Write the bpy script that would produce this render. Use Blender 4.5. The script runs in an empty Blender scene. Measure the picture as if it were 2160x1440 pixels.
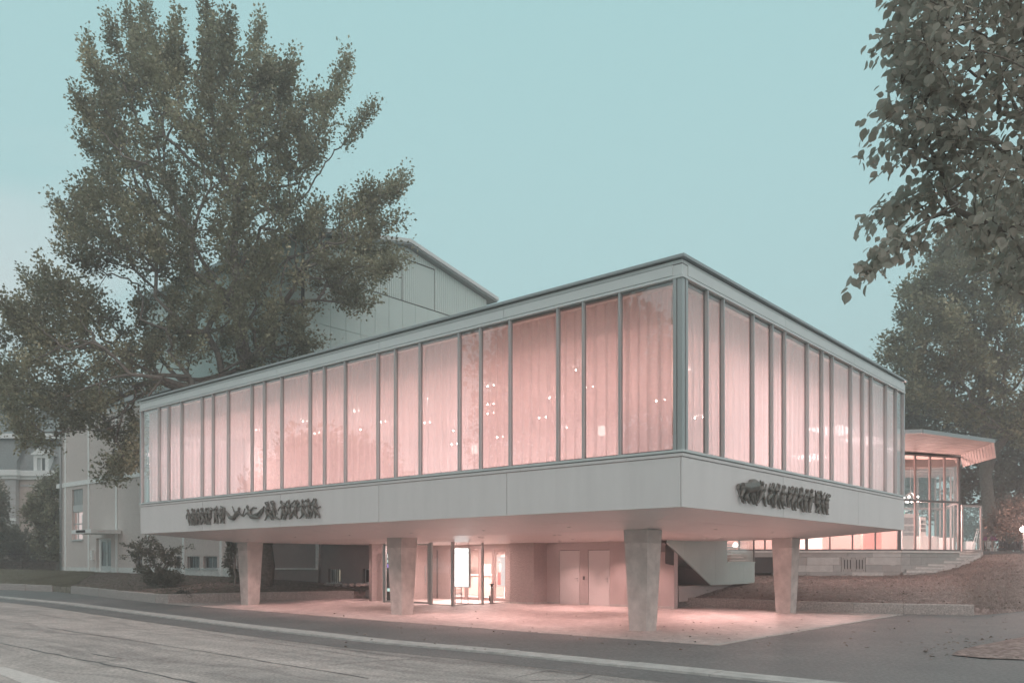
import bpy, bmesh, math, random
import numpy as np
from mathutils import Vector, Matrix

random.seed(7)
rng = np.random.default_rng(7)
R = math.radians
scene = bpy.context.scene
COL = scene.collection

# ------------------------------------------------------------------ camera
F = 1774.0                      # focal length in pixels of a 2160 wide frame
HOR = 1190.0                    # horizon row
CAMZ = 1.65
cam_d = bpy.data.cameras.new('camera')
cam_d.sensor_width = 36.0
cam_d.lens = F / 2160.0 * 36.0
cam_d.shift_y = (HOR - 720.0) / 2160.0
cam_d.clip_start = 0.1
cam_d.clip_end = 2000.0
cam = bpy.data.objects.new('camera', cam_d)
cam.location = (0, 0, CAMZ)
cam.rotation_euler = (R(90), 0, 0)
COL.objects.link(cam)
scene.camera = cam

# ------------------------------------------------------------------ sky
world = bpy.data.worlds.new('World')
scene.world = world
world.use_nodes = True
nt = world.node_tree
nt.nodes.clear()
def wn(t, **k):
    n = nt.nodes.new(t)
    for a, b in k.items():
        setattr(n, a, b)
    return n
w_out = wn('ShaderNodeOutputWorld')
w_bg = wn('ShaderNodeBackground')
w_bg.inputs['Strength'].default_value = 0.10
sky = wn('ShaderNodeTexSky', sky_type='NISHITA', sun_disc=False)
sky.sun_elevation = R(50)
sky.sun_rotation = R(160)
sky.air_density = 1.0
sky.dust_density = 0.6
tc = wn('ShaderNodeTexCoord')
sep = wn('ShaderNodeSeparateXYZ')
ramp = wn('ShaderNodeValToRGB')
ramp.color_ramp.elements[0].position = 0.0
ramp.color_ramp.elements[0].color = (0.52, 0.72, 0.725, 1)
ramp.color_ramp.elements[1].position = 0.75
ramp.color_ramp.elements[1].color = (0.345, 0.605, 0.615, 1)
e = ramp.color_ramp.elements.new(0.3)
e.color = (0.435, 0.675, 0.68, 1)
mul = wn('ShaderNodeVectorMath', operation='SCALE')
mul.inputs['Scale'].default_value = 9.9
mix = wn('ShaderNodeMix', data_type='RGBA')
mix.inputs['Factor'].default_value = 0.90
# soft cloud bank, mostly low in the sky
mapn = wn('ShaderNodeMapping')
mapn.inputs['Scale'].default_value = (1.6, 1.6, 4.5)
noi = wn('ShaderNodeTexNoise')
noi.inputs['Scale'].default_value = 1.7
noi.inputs['Detail'].default_value = 6.0
noi.inputs['Roughness'].default_value = 0.55
cr = wn('ShaderNodeValToRGB')
cr.color_ramp.elements[0].position = 0.44
cr.color_ramp.elements[1].position = 0.62
low = wn('ShaderNodeMapRange')
low.inputs['From Min'].default_value = 0.46
low.inputs['From Max'].default_value = 0.20
cmul = wn('ShaderNodeMath', operation='MULTIPLY')
cmul2 = wn('ShaderNodeMath', operation='MULTIPLY')
cmul2.inputs[1].default_value = 0.7
cmix = wn('ShaderNodeMix', data_type='RGBA')
cmix.inputs['B'].default_value = (8.2, 7.9, 8.0, 1)
L = nt.links.new
L(tc.outputs['Generated'], sep.inputs[0])
L(sep.outputs['Z'], ramp.inputs['Fac'])
L(ramp.outputs['Color'], mul.inputs[0])
L(sky.outputs['Color'], mix.inputs['A'])
L(mul.outputs['Vector'], mix.inputs['B'])
L(tc.outputs['Generated'], mapn.inputs['Vector'])
L(mapn.outputs['Vector'], noi.inputs['Vector'])
L(noi.outputs['Fac'], cr.inputs['Fac'])
L(sep.outputs['Z'], low.inputs['Value'])
L(cr.outputs['Color'], cmul.inputs[0])
L(low.outputs['Result'], cmul.inputs[1])
west = wn('ShaderNodeMapRange')
west.inputs['From Min'].default_value = 0.25
west.inputs['From Max'].default_value = -0.75
L(sep.outputs['X'], west.inputs['Value'])
cmul3 = wn('ShaderNodeMath', operation='MULTIPLY')
L(cmul.outputs[0], cmul3.inputs[0]); L(west.outputs['Result'], cmul3.inputs[1])
L(cmul3.outputs[0], cmul2.inputs[0])
L(cmul2.outputs[0], cmix.inputs['Factor'])
L(mix.outputs['Result'], cmix.inputs['A'])
L(cmix.outputs['Result'], w_bg.inputs['Color'])
L(w_bg.outputs[0], w_out.inputs['Surface'])

# weak, very soft light of the sun that has just gone
sun_d = bpy.data.lights.new('sun', 'SUN')
sun_d.energy = 1.5
sun_d.angle = R(100)
sun_d.color = (1.0, 0.57, 0.51)
sun = bpy.data.objects.new('sun', sun_d)
sun.rotation_euler = (R(40), 0, R(20))
sun.location = (30, -30, 30)
COL.objects.link(sun)

scene.view_settings.view_transform = 'Standard'
scene.view_settings.look = 'None'
scene.view_settings.exposure = 0.26
scene.view_settings.gamma = 1.0
scene.view_settings.use_curve_mapping = False
scene.render.engine = 'CYCLES'
scene.cycles.use_denoising = True
scene.cycles.max_bounces = 10
scene.cycles.transparent_max_bounces = 24
scene.cycles.diffuse_bounces = 5
scene.cycles.glossy_bounces = 4
scene.cycles.transmission_bounces = 6
scene.cycles.sample_clamp_indirect = 4.0

HAZE = 0.0038
# ------------------------------------------------------------------ frames
KX, KY = 3.445, 17.02                     # plan corner of the raised foyer
UX, UY = -0.7607, 0.6491                  # along the left facade
VX, VY = 0.6491, 0.7607                   # along the right facade
ANG = math.atan2(VY, VX)
def W(x, y, z):                           # building frame -> world (x along the right facade, y along the left one)
    return (KX + x * VX + y * UX, KY + x * VY + y * UY, z)
def g(Y):                                 # gently rising paving
    return 0.0085 * (min(max(Y, -30), 62) - 20.6)
def gp(px, py):                           # where a sight line meets the paving
    t = (py - HOR) / F
    Y = (CAMZ + 0.175) / (t + 0.0085)
    return ((px - 1080) / F * Y, Y, g(Y))
def at(px, py, Y):
    return ((px - 1080) / F * Y, Y, CAMZ + (HOR - py) / F * Y)
def on_x(px, py, c):                      # point of a plane parallel to the left facade -> (y, z)
    dx = (px - 1080) / F
    t = (c + VX * KX + VY * KY) / (VX * dx + VY)
    y = UX * (t * dx - KX) + UY * (t - KY)
    return y, CAMZ + (HOR - py) / F * t
def on_y(px, py, c):                      # same for planes parallel to the right facade -> (x, z)
    dx = (px - 1080) / F
    t = (c + UX * KX + UY * KY) / (UX * dx + UY)
    x = VX * (t * dx - KX) + VY * (t - KY)
    return x, CAMZ + (HOR - py) / F * t
def loc_of(p):
    dx, dy = p[0] - KX, p[1] - KY
    return dx * VX + dy * VY, dx * UX + dy * UY

# ------------------------------------------------------------------ objects
def tag(o, label=None, cat=None, group=None, kind=None):
    if label: o['label'] = label
    if cat: o['category'] = cat
    if group: o['group'] = group
    if kind: o['kind'] = kind
    return o
def thing(name, label, cat, loc=(0, 0, 0), rz=0.0, group=None):
    o = bpy.data.objects.new(name, None)
    o.empty_display_size = 0.3
    o.location = loc
    o.rotation_euler = (0, 0, rz)
    COL.objects.link(o)
    return tag(o, label, cat, group)
def chain_matrix(p):
    M = Matrix.Identity(4)
    while p is not None:
        M = (Matrix.Translation(p.location) @ p.rotation_euler.to_matrix().to_4x4()) @ M
        p = p.parent
    return M
def to_parent(V, parent):
    V = np.asarray(V, dtype=float).reshape(-1, 3)
    if parent is not None:
        M = np.array(chain_matrix(parent).inverted())
        V = V @ M[:3, :3].T + M[:3, 3]
    return V
def link_mesh(name, me, mat, parent, loc):
    if mat is not None and not me.materials:
        me.materials.append(mat)
    o = bpy.data.objects.new(name, me)
    o.location = loc
    o.parent = parent
    COL.objects.link(o)
    return o
def mesh(name, V, Fc, mat, parent=None, smooth=False, base=False):
    """one mesh object from world-space vertices, its origin in the middle (or at its foot)"""
    V = to_parent(V, parent)
    lo, hi = V.min(0), V.max(0)
    c = (lo + hi) / 2
    if base: c[2] = lo[2]
    me = bpy.data.meshes.new(name)
    me.from_pydata((V - c).tolist(), [], [list(f) for f in Fc])
    if smooth:
        me.polygons.foreach_set('use_smooth', [True] * len(me.polygons))
    me.update()
    return link_mesh(name, me, mat, parent, c)
def fast_mesh(name, V, Fi, k, mat, parent=None, smooth=False):
    """big mesh of k-sided faces from numpy arrays"""
    V = to_parent(V, parent)
    c = (V.min(0) + V.max(0)) / 2
    V = V - c
    me = bpy.data.meshes.new(name)
    n = len(Fi)
    me.vertices.add(len(V)); me.vertices.foreach_set('co', V.astype(np.float32).ravel())
    me.loops.add(n * k); me.loops.foreach_set('vertex_index', np.asarray(Fi, dtype=np.int32).ravel())
    me.polygons.add(n)
    me.polygons.foreach_set('loop_start', np.arange(0, n * k, k, dtype=np.int32))
    me.polygons.foreach_set('loop_total', np.full(n, k, dtype=np.int32))
    if smooth: me.polygons.foreach_set('use_smooth', np.ones(n, dtype=bool))
    me.update(calc_edges=True)
    return link_mesh(name, me, mat, parent, c)
BOXF = [(0, 3, 2, 1), (4, 5, 6, 7), (0, 1, 5, 4), (1, 2, 6, 5), (2, 3, 7, 6), (3, 0, 4, 7)]
class MB:
    """collects solids; build() links them as ONE mesh object"""
    def __init__(self): self.V, self.F = [], []
    def add(self, V, Fc):
        o = len(self.V)
        self.V += [tuple(v) for v in V]
        self.F += [tuple(i + o for i in f) for f in Fc]
        return self
    def hexa(self, bottom, top): return self.add(list(bottom) + list(top), BOXF)
    def wbox(self, x0, x1, y0, y1, z0, z1):
        return self.hexa([(x0, y0, z0), (x1, y0, z0), (x1, y1, z0), (x0, y1, z0)],
                         [(x0, y0, z1), (x1, y0, z1), (x1, y1, z1), (x0, y1, z1)])
    def bbox(self, x0, x1, y0, y1, z0, z1):       # building frame
        x0, x1 = min(x0, x1), max(x0, x1); y0, y1 = min(y0, y1), max(y0, y1); z0, z1 = min(z0, z1), max(z0, z1)
        return self.hexa([W(x0, y0, z0), W(x1, y0, z0), W(x1, y1, z0), W(x0, y1, z0)],
                         [W(x0, y0, z1), W(x1, y0, z1), W(x1, y1, z1), W(x0, y1, z1)])
    def fbox(self, fr, x0, x1, y0, y1, z0, z1):
        x0, x1 = min(x0, x1), max(x0, x1); y0, y1 = min(y0, y1), max(y0, y1); z0, z1 = min(z0, z1), max(z0, z1)
        return self.hexa([fr(x0, y0, z0), fr(x1, y0, z0), fr(x1, y1, z0), fr(x0, y1, z0)],
                         [fr(x0, y0, z1), fr(x1, y0, z1), fr(x1, y1, z1), fr(x0, y1, z1)])
    def tube(self, pts, rad, n=8, cap=True):
        pts = [Vector(p) for p in pts]
        rad = rad if isinstance(rad, (list, tuple)) else [rad] * len(pts)
        o = len(self.V)
        for i, p in enumerate(pts):
            d = (pts[min(i + 1, len(pts) - 1)] - pts[max(i - 1, 0)]).normalized()
            a = d.orthogonal().normalized() if abs(d.z) > 0.99 else d.cross(Vector((0, 0, 1))).normalized()
            b = d.cross(a)
            for k in range(n):
                t = 2 * math.pi * k / n
                self.V.append(tuple(p + (a * math.cos(t) + b * math.sin(t)) * rad[i]))
        for i in range(len(pts) - 1):
            for k in range(n):
                k2 = (k + 1) % n
                self.F.append((o + i * n + k, o + i * n + k2, o + (i + 1) * n + k2, o + (i + 1) * n + k))
        if cap:
            self.F.append(tuple(o + k for k in range(n))[::-1])
            self.F.append(tuple(o + (len(pts) - 1) * n + k for k in range(n)))
        return self
    def ball(self, c, r, seg=10, ring=7):
        rx, ry, rz = r if isinstance(r, (tuple, list)) else (r, r, r)
        o = len(self.V)
        self.V.append((c[0], c[1], c[2] + rz))
        for i in range(1, ring):
            a = math.pi * i / ring
            for k in range(seg):
                b = 2 * math.pi * k / seg
                self.V.append((c[0] + rx * math.sin(a) * math.cos(b), c[1] + ry * math.sin(a) * math.sin(b), c[2] + rz * math.cos(a)))
        self.V.append((c[0], c[1], c[2] - rz))
        last = len(self.V) - 1
        for k in range(seg):
            k2 = (k + 1) % seg
            self.F.append((o, o + 1 + k, o + 1 + k2))
            for i in range(ring - 2):
                a0, a1 = o + 1 + i * seg, o + 1 + (i + 1) * seg
                self.F.append((a0 + k, a1 + k, a1 + k2, a0 + k2))
            self.F.append((last, o + 1 + (ring - 2) * seg + k2, o + 1 + (ring - 2) * seg + k))
        return self
    def lathe(self, c, prof, n=16):               # prof: (radius, height)
        o = len(self.V)
        for r, z in prof:
            for k in range(n):
                t = 2 * math.pi * k / n
                self.V.append((c[0] + r * math.cos(t), c[1] + r * math.sin(t), c[2] + z))
        for i in range(len(prof) - 1):
            for k in range(n):
                k2 = (k + 1) % n
                self.F.append((o + i * n + k, o + i * n + k2, o + (i + 1) * n + k2, o + (i + 1) * n + k))
        self.F.append(tuple(o + k for k in range(n))[::-1])
        self.F.append(tuple(o + (len(prof) - 1) * n + k for k in range(n)))
        return self
    def build(self, name, mat, parent=None, smooth=False):
        return mesh(name, self.V, self.F, mat, parent, smooth)
def bpart(name, x0, x1, y0, y1, z0, z1, mat, parent): return MB().bbox(x0, x1, y0, y1, z0, z1).build(name, mat, parent)
def prism(poly, z0, z1, name, mat, parent=None):  # poly: world (x, y) or (x, y, dz) counter-clockwise
    n = len(poly)
    zz = [p[2] if len(p) > 2 else 0.0 for p in poly]
    V = [(p[0], p[1], z0 + q) for p, q in zip(poly, zz)] + [(p[0], p[1], z1 + q) for p, q in zip(poly, zz)]
    Fc = [tuple(range(n))[::-1], tuple(range(n, 2 * n))] + [(i, (i + 1) % n, n + (i + 1) % n, n + i) for i in range(n)]
    return mesh(name, V, Fc, mat, parent)
def dup(o, parent, loc=None, rot=None):
    c = o.copy(); COL.objects.link(c); c.parent = parent
    if loc is not None: c.location = loc
    if rot is not None: c.rotation_euler = rot
    return c

# ------------------------------------------------------------------ materials
MATS = {}
def mat(name, col, rough=0.6, metal=0.0, spec=0.5, var=0.0, scale=6.0, bump=0.0, bscale=40.0, col2=None, detail=6.0, stretch=None, bdist=0.02, grain=0.0, gscale=20.0):
    m = bpy.data.materials.new(name)
    m.use_nodes = True
    t = m.node_tree
    b = t.nodes['Principled BSDF']
    b.inputs['Base Color'].default_value = (*col, 1)
    b.inputs['Roughness'].default_value = rough
    b.inputs['Metallic'].default_value = metal
    b.inputs['Specular IOR Level'].default_value = spec
    co = None
    if var > 0 or col2 or bump > 0:
        co = t.nodes.new('ShaderNodeTexCoord')
        geo = t.nodes.new('ShaderNodeNewGeometry')
        vec = geo.outputs['Position']
        if stretch:
            mp = t.nodes.new('ShaderNodeMapping')
            mp.inputs['Rotation'].default_value = (0, 0, -ANG)
            mp.inputs['Scale'].default_value = stretch
            t.links.new(vec, mp.inputs['Vector'])
            vec = mp.outputs['Vector']
    if var > 0 or col2:
        n = t.nodes.new('ShaderNodeTexNoise')
        n.inputs['Scale'].default_value = scale
        n.inputs['Detail'].default_value = detail
        n.inputs['Roughness'].default_value = 0.62
        t.links.new(vec, n.inputs['Vector'])
        r = t.nodes.new('ShaderNodeValToRGB')
        r.color_ramp.elements[0].position = 0.34
        r.color_ramp.elements[1].position = 0.68
        c2 = col2 if col2 else tuple(c * (1 + var) for c in col)
        c1 = col if col2 else tuple(c * (1 - var) for c in col)
        r.color_ramp.elements[0].color = (*c1, 1)
        r.color_ramp.elements[1].color = (*c2, 1)
        t.links.new(n.outputs['Fac'], r.inputs['Fac'])
        out = r.outputs['Color']
        if grain > 0:                                        # speckle of chippings, leaves or dirt
            n3 = t.nodes.new('ShaderNodeTexNoise'); n3.inputs['Scale'].default_value = gscale; n3.inputs['Detail'].default_value = 2.5
            t.links.new(geo.outputs['Position'], n3.inputs['Vector'])
            m3 = t.nodes.new('ShaderNodeMapRange')
            m3.inputs['From Min'].default_value = 0.33; m3.inputs['From Max'].default_value = 0.67
            m3.inputs['To Min'].default_value = 1 - grain; m3.inputs['To Max'].default_value = 1 + grain
            t.links.new(n3.outputs['Fac'], m3.inputs['Value'])
            sc = t.nodes.new('ShaderNodeVectorMath'); sc.operation = 'SCALE'
            t.links.new(out, sc.inputs[0]); t.links.new(m3.outputs['Result'], sc.inputs['Scale'])
            out = sc.outputs['Vector']
        t.links.new(out, b.inputs['Base Color'])
    if bump > 0:
        n2 = t.nodes.new('ShaderNodeTexNoise')
        n2.inputs['Scale'].default_value = bscale
        n2.inputs['Detail'].default_value = 4.0
        t.links.new(vec, n2.inputs['Vector'])
        bp = t.nodes.new('ShaderNodeBump')
        bp.inputs['Strength'].default_value = bump
        bp.inputs['Distance'].default_value = bdist
        t.links.new(n2.outputs['Fac'], bp.inputs['Height'])
        t.links.new(bp.outputs['Normal'], b.inputs['Normal'])
    MATS[name] = m
    return m
def emit(name, col, s):
    m = bpy.data.materials.new(name); m.use_nodes = True
    t = m.node_tree; t.nodes.clear()
    o = t.nodes.new('ShaderNodeOutputMaterial'); e_ = t.nodes.new('ShaderNodeEmission')
    e_.inputs['Color'].default_value = (*col, 1); e_.inputs['Strength'].default_value = s
    t.links.new(e_.outputs[0], o.inputs['Surface'])
    MATS[name] = m
    return m
def glass(name, tint=(0.97, 0.985, 0.98), ior=1.5, boost=1.0):
    m = bpy.data.materials.new(name); m.use_nodes = True
    t = m.node_tree; t.nodes.clear()
    o = t.nodes.new('ShaderNodeOutputMaterial')
    tr = t.nodes.new('ShaderNodeBsdfTransparent'); tr.inputs['Color'].default_value = (*tint, 1)
    gl = t.nodes.new('ShaderNodeBsdfGlossy'); gl.inputs['Roughness'].default_value = 0.004
    gl.inputs['Color'].default_value = (1, 1, 1, 1)
    fr = t.nodes.new('ShaderNodeFresnel')
    gb = t.nodes.new('ShaderNodeNewGeometry'); mi = t.nodes.new('ShaderNodeMapRange')
    mi.inputs['To Min'].default_value = ior; mi.inputs['To Max'].default_value = 1.0 / ior   # same index on both faces of the thin sheet
    t.links.new(gb.outputs['Backfacing'], mi.inputs['Value']); t.links.new(mi.outputs['Result'], fr.inputs['IOR'])
    mm = t.nodes.new('ShaderNodeMath'); mm.operation = 'MULTIPLY'; mm.inputs[1].default_value = boost; mm.use_clamp = True
    geo = t.nodes.new('ShaderNodeNewGeometry')
    nz = t.nodes.new('ShaderNodeTexNoise'); nz.inputs['Scale'].default_value = 0.7
    bp = t.nodes.new('ShaderNodeBump'); bp.inputs['Strength'].default_value = 0.02; bp.inputs['Distance'].default_value = 0.05
    t.links.new(geo.outputs['Position'], nz.inputs['Vector'])
    t.links.new(nz.outputs['Fac'], bp.inputs['Height'])
    t.links.new(bp.outputs['Normal'], gl.inputs['Normal'])
    mx = t.nodes.new('ShaderNodeMixShader')
    t.links.new(fr.outputs[0], mm.inputs[0]); t.links.new(mm.outputs[0], mx.inputs[0])
    t.links.new(tr.outputs[0], mx.inputs[1]); t.links.new(gl.outputs[0], mx.inputs[2])
    t.links.new(mx.outputs[0], o.inputs['Surface'])
    MATS[name] = m
    return m
def leafmat(name, c1, c2, c3=None, trans=0.35, rough=0.55):
    m = bpy.data.materials.new(name); m.use_nodes = True
    t = m.node_tree; t.nodes.clear()
    o = t.nodes.new('ShaderNodeOutputMaterial')
    geo = t.nodes.new('ShaderNodeNewGeometry')
    oi = t.nodes.new('ShaderNodeObjectInfo')
    ad = t.nodes.new('ShaderNodeMath'); ad.operation = 'ADD'
    fr = t.nodes.new('ShaderNodeMath'); fr.operation = 'FRACT'
    r = t.nodes.new('ShaderNodeValToRGB')
    r.color_ramp.elements[0].color = (*c1, 1)
    r.color_ramp.elements[1].color = (*(c3 or c2), 1)
    if c3:
        e_ = r.color_ramp.elements.new(0.72); e_.color = (*c2, 1)
    nz = t.nodes.new('ShaderNodeTexNoise'); nz.inputs['Scale'].default_value = 0.42; nz.inputs['Detail'].default_value = 3  # broad noise: light and dark masses of a crown put into the leaf colour
    t.links.new(geo.outputs['Position'], nz.inputs['Vector'])
    t.links.new(geo.outputs['Random Per Island'], ad.inputs[0]); t.links.new(oi.outputs['Random'], ad.inputs[1])
    t.links.new(ad.outputs[0], fr.inputs[0])
    mxv = t.nodes.new('ShaderNodeMix'); mxv.inputs['Factor'].default_value = 0.6
    mr = t.nodes.new('ShaderNodeMapRange'); mr.inputs['From Min'].default_value = 0.3; mr.inputs['From Max'].default_value = 0.7
    t.links.new(nz.outputs['Fac'], mr.inputs['Value'])
    t.links.new(fr.outputs[0], mxv.inputs['A']); t.links.new(mr.outputs['Result'], mxv.inputs['B'])
    t.links.new(mxv.outputs['Result'], r.inputs['Fac'])
    p = t.nodes.new('ShaderNodeBsdfPrincipled'); p.inputs['Roughness'].default_value = rough
    tl = t.nodes.new('ShaderNodeBsdfTranslucent')
    mx = t.nodes.new('ShaderNodeMixShader'); mx.inputs[0].default_value = trans
    t.links.new(r.outputs['Color'], p.inputs['Base Color']); t.links.new(r.outputs['Color'], tl.inputs['Color'])
    t.links.new(p.outputs[0], mx.inputs[1]); t.links.new(tl.outputs[0], mx.inputs[2])
    t.links.new(mx.outputs[0], o.inputs['Surface'])
    MATS[name] = m
    return m
def clothmat(name, col, tr=0.5, see=0.28):
    m = bpy.data.materials.new(name); m.use_nodes = True
    t = m.node_tree; t.nodes.clear()
    o = t.nodes.new('ShaderNodeOutputMaterial')
    d = t.nodes.new('ShaderNodeBsdfDiffuse'); d.inputs['Color'].default_value = (*col, 1)
    tl = t.nodes.new('ShaderNodeBsdfTranslucent'); tl.inputs['Color'].default_value = (*col, 1)
    tp = t.nodes.new('ShaderNodeBsdfTransparent'); tp.inputs['Color'].default_value = (0.96, 0.94, 0.93, 1)
    a = t.nodes.new('ShaderNodeMixShader'); a.inputs[0].default_value = tr
    b = t.nodes.new('ShaderNodeMixShader')
    geo = t.nodes.new('ShaderNodeNewGeometry')
    lw = t.nodes.new('ShaderNodeLayerWeight'); lw.inputs['Blend'].default_value = 0.35
    mr = t.nodes.new('ShaderNodeMapRange')
    mr.inputs['To Min'].default_value = see; mr.inputs['To Max'].default_value = 0.02
    t.links.new(lw.outputs['Facing'], mr.inputs['Value'])
    t.links.new(mr.outputs['Result'], b.inputs[0])
    t.links.new(d.outputs[0], a.inputs[1]); t.links.new(tl.outputs[0], a.inputs[2])
    t.links.new(a.outputs[0], b.inputs[1]); t.links.new(tp.outputs[0], b.inputs[2])
    t.links.new(b.outputs[0], o.inputs['Surface'])
    MATS[name] = m
    return m

PINK = (1.0, 0.60, 0.565)
M_panel = mat('painted_panel', (0.715, 0.70, 0.692), 0.42, spec=0.4, var=0.035, scale=1.6, stretch=(1.6, 1.6, 0.22))
M_panel2 = mat('parapet_metal', (0.600, 0.655, 0.650), 0.38, spec=0.5, var=0.03, scale=1.2)
M_mull = mat('mullion_aluminium', (0.420, 0.450, 0.450), 0.38, metal=0.25, spec=0.5)
M_dark = mat('dark_joint', (0.07, 0.068, 0.066), 0.8)
M_soffit = mat('soffit_panel', (0.840, 0.775, 0.750), 0.34, spec=0.55, var=0.03, scale=0.8)
M_conc = mat('column_concrete', (0.620, 0.565, 0.535), 0.8, spec=0.25, var=0.16, scale=3.2, bump=0.12, bscale=30)
M_wallp = mat('smooth_render', (0.520, 0.455, 0.440), 0.85, var=0.05, scale=2.0, bump=0.08, bscale=60)
M_wallr = mat('rough_render', (0.430, 0.360, 0.345), 0.9, var=0.12, scale=14, bump=0.9, bscale=22, bdist=0.04)
M_door = mat('door_paint', (0.740, 0.700, 0.685), 0.45)
M_steel = mat('brushed_steel', (0.55, 0.55, 0.54), 0.3, metal=0.8)
M_asph = mat('new_asphalt', (0.150, 0.150, 0.148), 0.62, spec=0.45, col2=(0.195, 0.190, 0.185), scale=0.6, bump=0.35, bscale=120, bdist=0.01, grain=0.22, gscale=16)
M_pad = mat('forecourt_concrete', (0.40, 0.345, 0.325), 0.55, spec=0.4, col2=(0.620, 0.560, 0.530), scale=0.55, bump=0.15, bscale=60, bdist=0.008, stretch=(1.0, 0.35, 1.0), grain=0.16, gscale=5)
M_gut = mat('gutter_concrete', (0.480, 0.470, 0.450), 0.8, var=0.18, scale=4.0, bump=0.3, bscale=70, bdist=0.01)
M_gran = mat('granite_kerb', (0.320, 0.295, 0.280), 0.85, col2=(0.520, 0.485, 0.460), scale=26, detail=3, bump=0.6, bscale=34, bdist=0.02, grain=0.2, gscale=20)
M_room = mat('interior_cream', (0.72, 0.66, 0.63), 0.8)
M_roomf = mat('interior_floor', (0.42, 0.30, 0.26), 0.5)
M_glass = glass('window_glass', boost=2.1)
M_glassR = glass('short_front_glass', boost=1.15)
M_glass2 = glass('vestibule_glass', tint=(0.96, 0.97, 0.965))
M_cloth = clothmat('sheer_curtain', (0.82, 0.69, 0.68), tr=0.6)
M_bronze = mat('bronze', (0.150, 0.140, 0.125), 0.42, metal=0.2, spec=0.7, var=0.25, scale=9)
M_plast = mat('annex_roughcast', (0.650, 0.600, 0.570), 0.95, spec=0.1, var=0.09, scale=9, bump=0.6, bscale=26, bdist=0.03)
M_band = mat('annex_concrete_band', (0.850, 0.880, 0.865), 0.8, spec=0.2, var=0.05, scale=5)
M_plinth = mat('annex_plinth', (0.720, 0.750, 0.730), 0.85, var=0.1, scale=4)
M_frame = mat('window_frame_paint', (0.50, 0.54, 0.535), 0.5)
M_blind = mat('grey_shutter', (0.42, 0.47, 0.47), 0.5)
M_dglass = mat('dark_window_glass', (0.06, 0.07, 0.07), 0.06, spec=0.8)
M_lit = emit('lit_room', (1.0, 0.62, 0.58), 0.85)
M_tower = mat('tower_panel', (0.500, 0.615, 0.590), 0.55, var=0.05, scale=1.1)
M_corr = mat('tower_corrugated_metal', (0.540, 0.640, 0.615), 0.4, metal=0.1)
M_zinc = mat('zinc_edge', (0.340, 0.380, 0.385), 0.4, metal=0.2)
M_bark = mat('bark', (0.190, 0.175, 0.155), 0.95, spec=0.1, var=0.3, scale=8, bump=0.6, bscale=14, bdist=0.04)
M_leafA = leafmat('maple_leaf', (0.082, 0.088, 0.064), (0.34, 0.335, 0.225), (0.68, 0.62, 0.43))
M_leafB = leafmat('back_leaf', (0.10, 0.105, 0.074), (0.34, 0.325, 0.21), (0.58, 0.52, 0.36))
M_leafC = leafmat('lime_leaf', (0.26, 0.245, 0.20), (0.44, 0.44, 0.385), (0.64, 0.55, 0.44), trans=0.5, rough=0.34)
M_leafD = leafmat('shrub_leaf', (0.085, 0.095, 0.072), (0.19, 0.19, 0.14), (0.27, 0.25, 0.19))
M_leafE = leafmat('copper_bush_leaf', (0.119, 0.101, 0.084), (0.224, 0.175, 0.147), (0.308, 0.231, 0.196))
M_hedge = leafmat('hedge_leaf', (0.075, 0.078, 0.068), (0.128, 0.128, 0.105))
M_lawnL = mat('lawn_turf', (0.200, 0.185, 0.155), 0.95, spec=0.1, col2=(0.300, 0.275, 0.220), scale=1.6, bump=1.0, bscale=30, bdist=0.06, grain=0.3, gscale=6)
M_soil = mat('planting_soil', (0.200, 0.155, 0.140), 0.95, spec=0.1, col2=(0.310, 0.250, 0.225), scale=5, bump=1.0, bscale=38, bdist=0.05, grain=0.35, gscale=8)
M_lawnR = mat('dry_lawn', (0.290, 0.225, 0.207), 0.95, spec=0.1, col2=(0.420, 0.340, 0.315), scale=2.6, bump=1.0, bscale=34, bdist=0.06, grain=0.35, gscale=9)
M_grassL = leafmat('grass_blade', (0.168, 0.168, 0.119), (0.280, 0.266, 0.196))
M_grassR = leafmat('dry_grass_blade', (0.238, 0.189, 0.168), (0.420, 0.350, 0.315))
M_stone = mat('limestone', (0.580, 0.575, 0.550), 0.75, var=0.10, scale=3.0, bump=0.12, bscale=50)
M_stone2 = mat('limestone_shaded', (0.380, 0.385, 0.370), 0.75, var=0.10, scale=3.0, bump=0.12, bscale=50)  # same limestone, shade of the pavilion's angled side put into the colour
M_step = mat('step_stone', (0.72, 0.70, 0.67), 0.75, var=0.12, scale=5.0)
M_pfr = mat('pavilion_frame', (0.16, 0.15, 0.145), 0.45)
M_plank = mat('eaves_plank', (0.55, 0.45, 0.42), 0.6, var=0.08, scale=3)
M_white = mat('white_board', (0.75, 0.72, 0.70), 0.6)
M_slate = mat('slate', (0.185, 0.215, 0.215), 0.55, var=0.25, scale=7)
M_villa = mat('villa_plaster', (0.480, 0.430, 0.390), 0.9, var=0.05, scale=3)
M_quoin = mat('villa_stone', (0.420, 0.440, 0.435), 0.85, var=0.08, scale=4)
M_trim = mat('villa_trim', (0.680, 0.730, 0.720), 0.6)
M_iron = mat('wrought_iron', (0.035, 0.038, 0.038), 0.6)
M_hill = mat('wooded_hill', (0.05, 0.068, 0.066), 1.0, spec=0.0, col2=(0.09, 0.112, 0.105), scale=0.12, bump=1.0, bscale=0.3, bdist=3.0)
M_bulb = emit('bulb', (1.0, 0.90, 0.84), 60.0)
M_dl = emit('downlight_lens', (1.0, 0.88, 0.82), 30.0)
M_screen = emit('screen_light', (0.97, 1.0, 0.985), 2.1)
M_neon = emit('white_letters', (1.0, 0.97, 0.95), 3.0)
M_purple = mat('purple_box', (0.24, 0.05, 0.17), 0.6)
M_suit = mat('dark_suit', (0.035, 0.036, 0.042), 0.85)
M_suit2 = mat('grey_suit', (0.09, 0.085, 0.085), 0.85)
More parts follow.
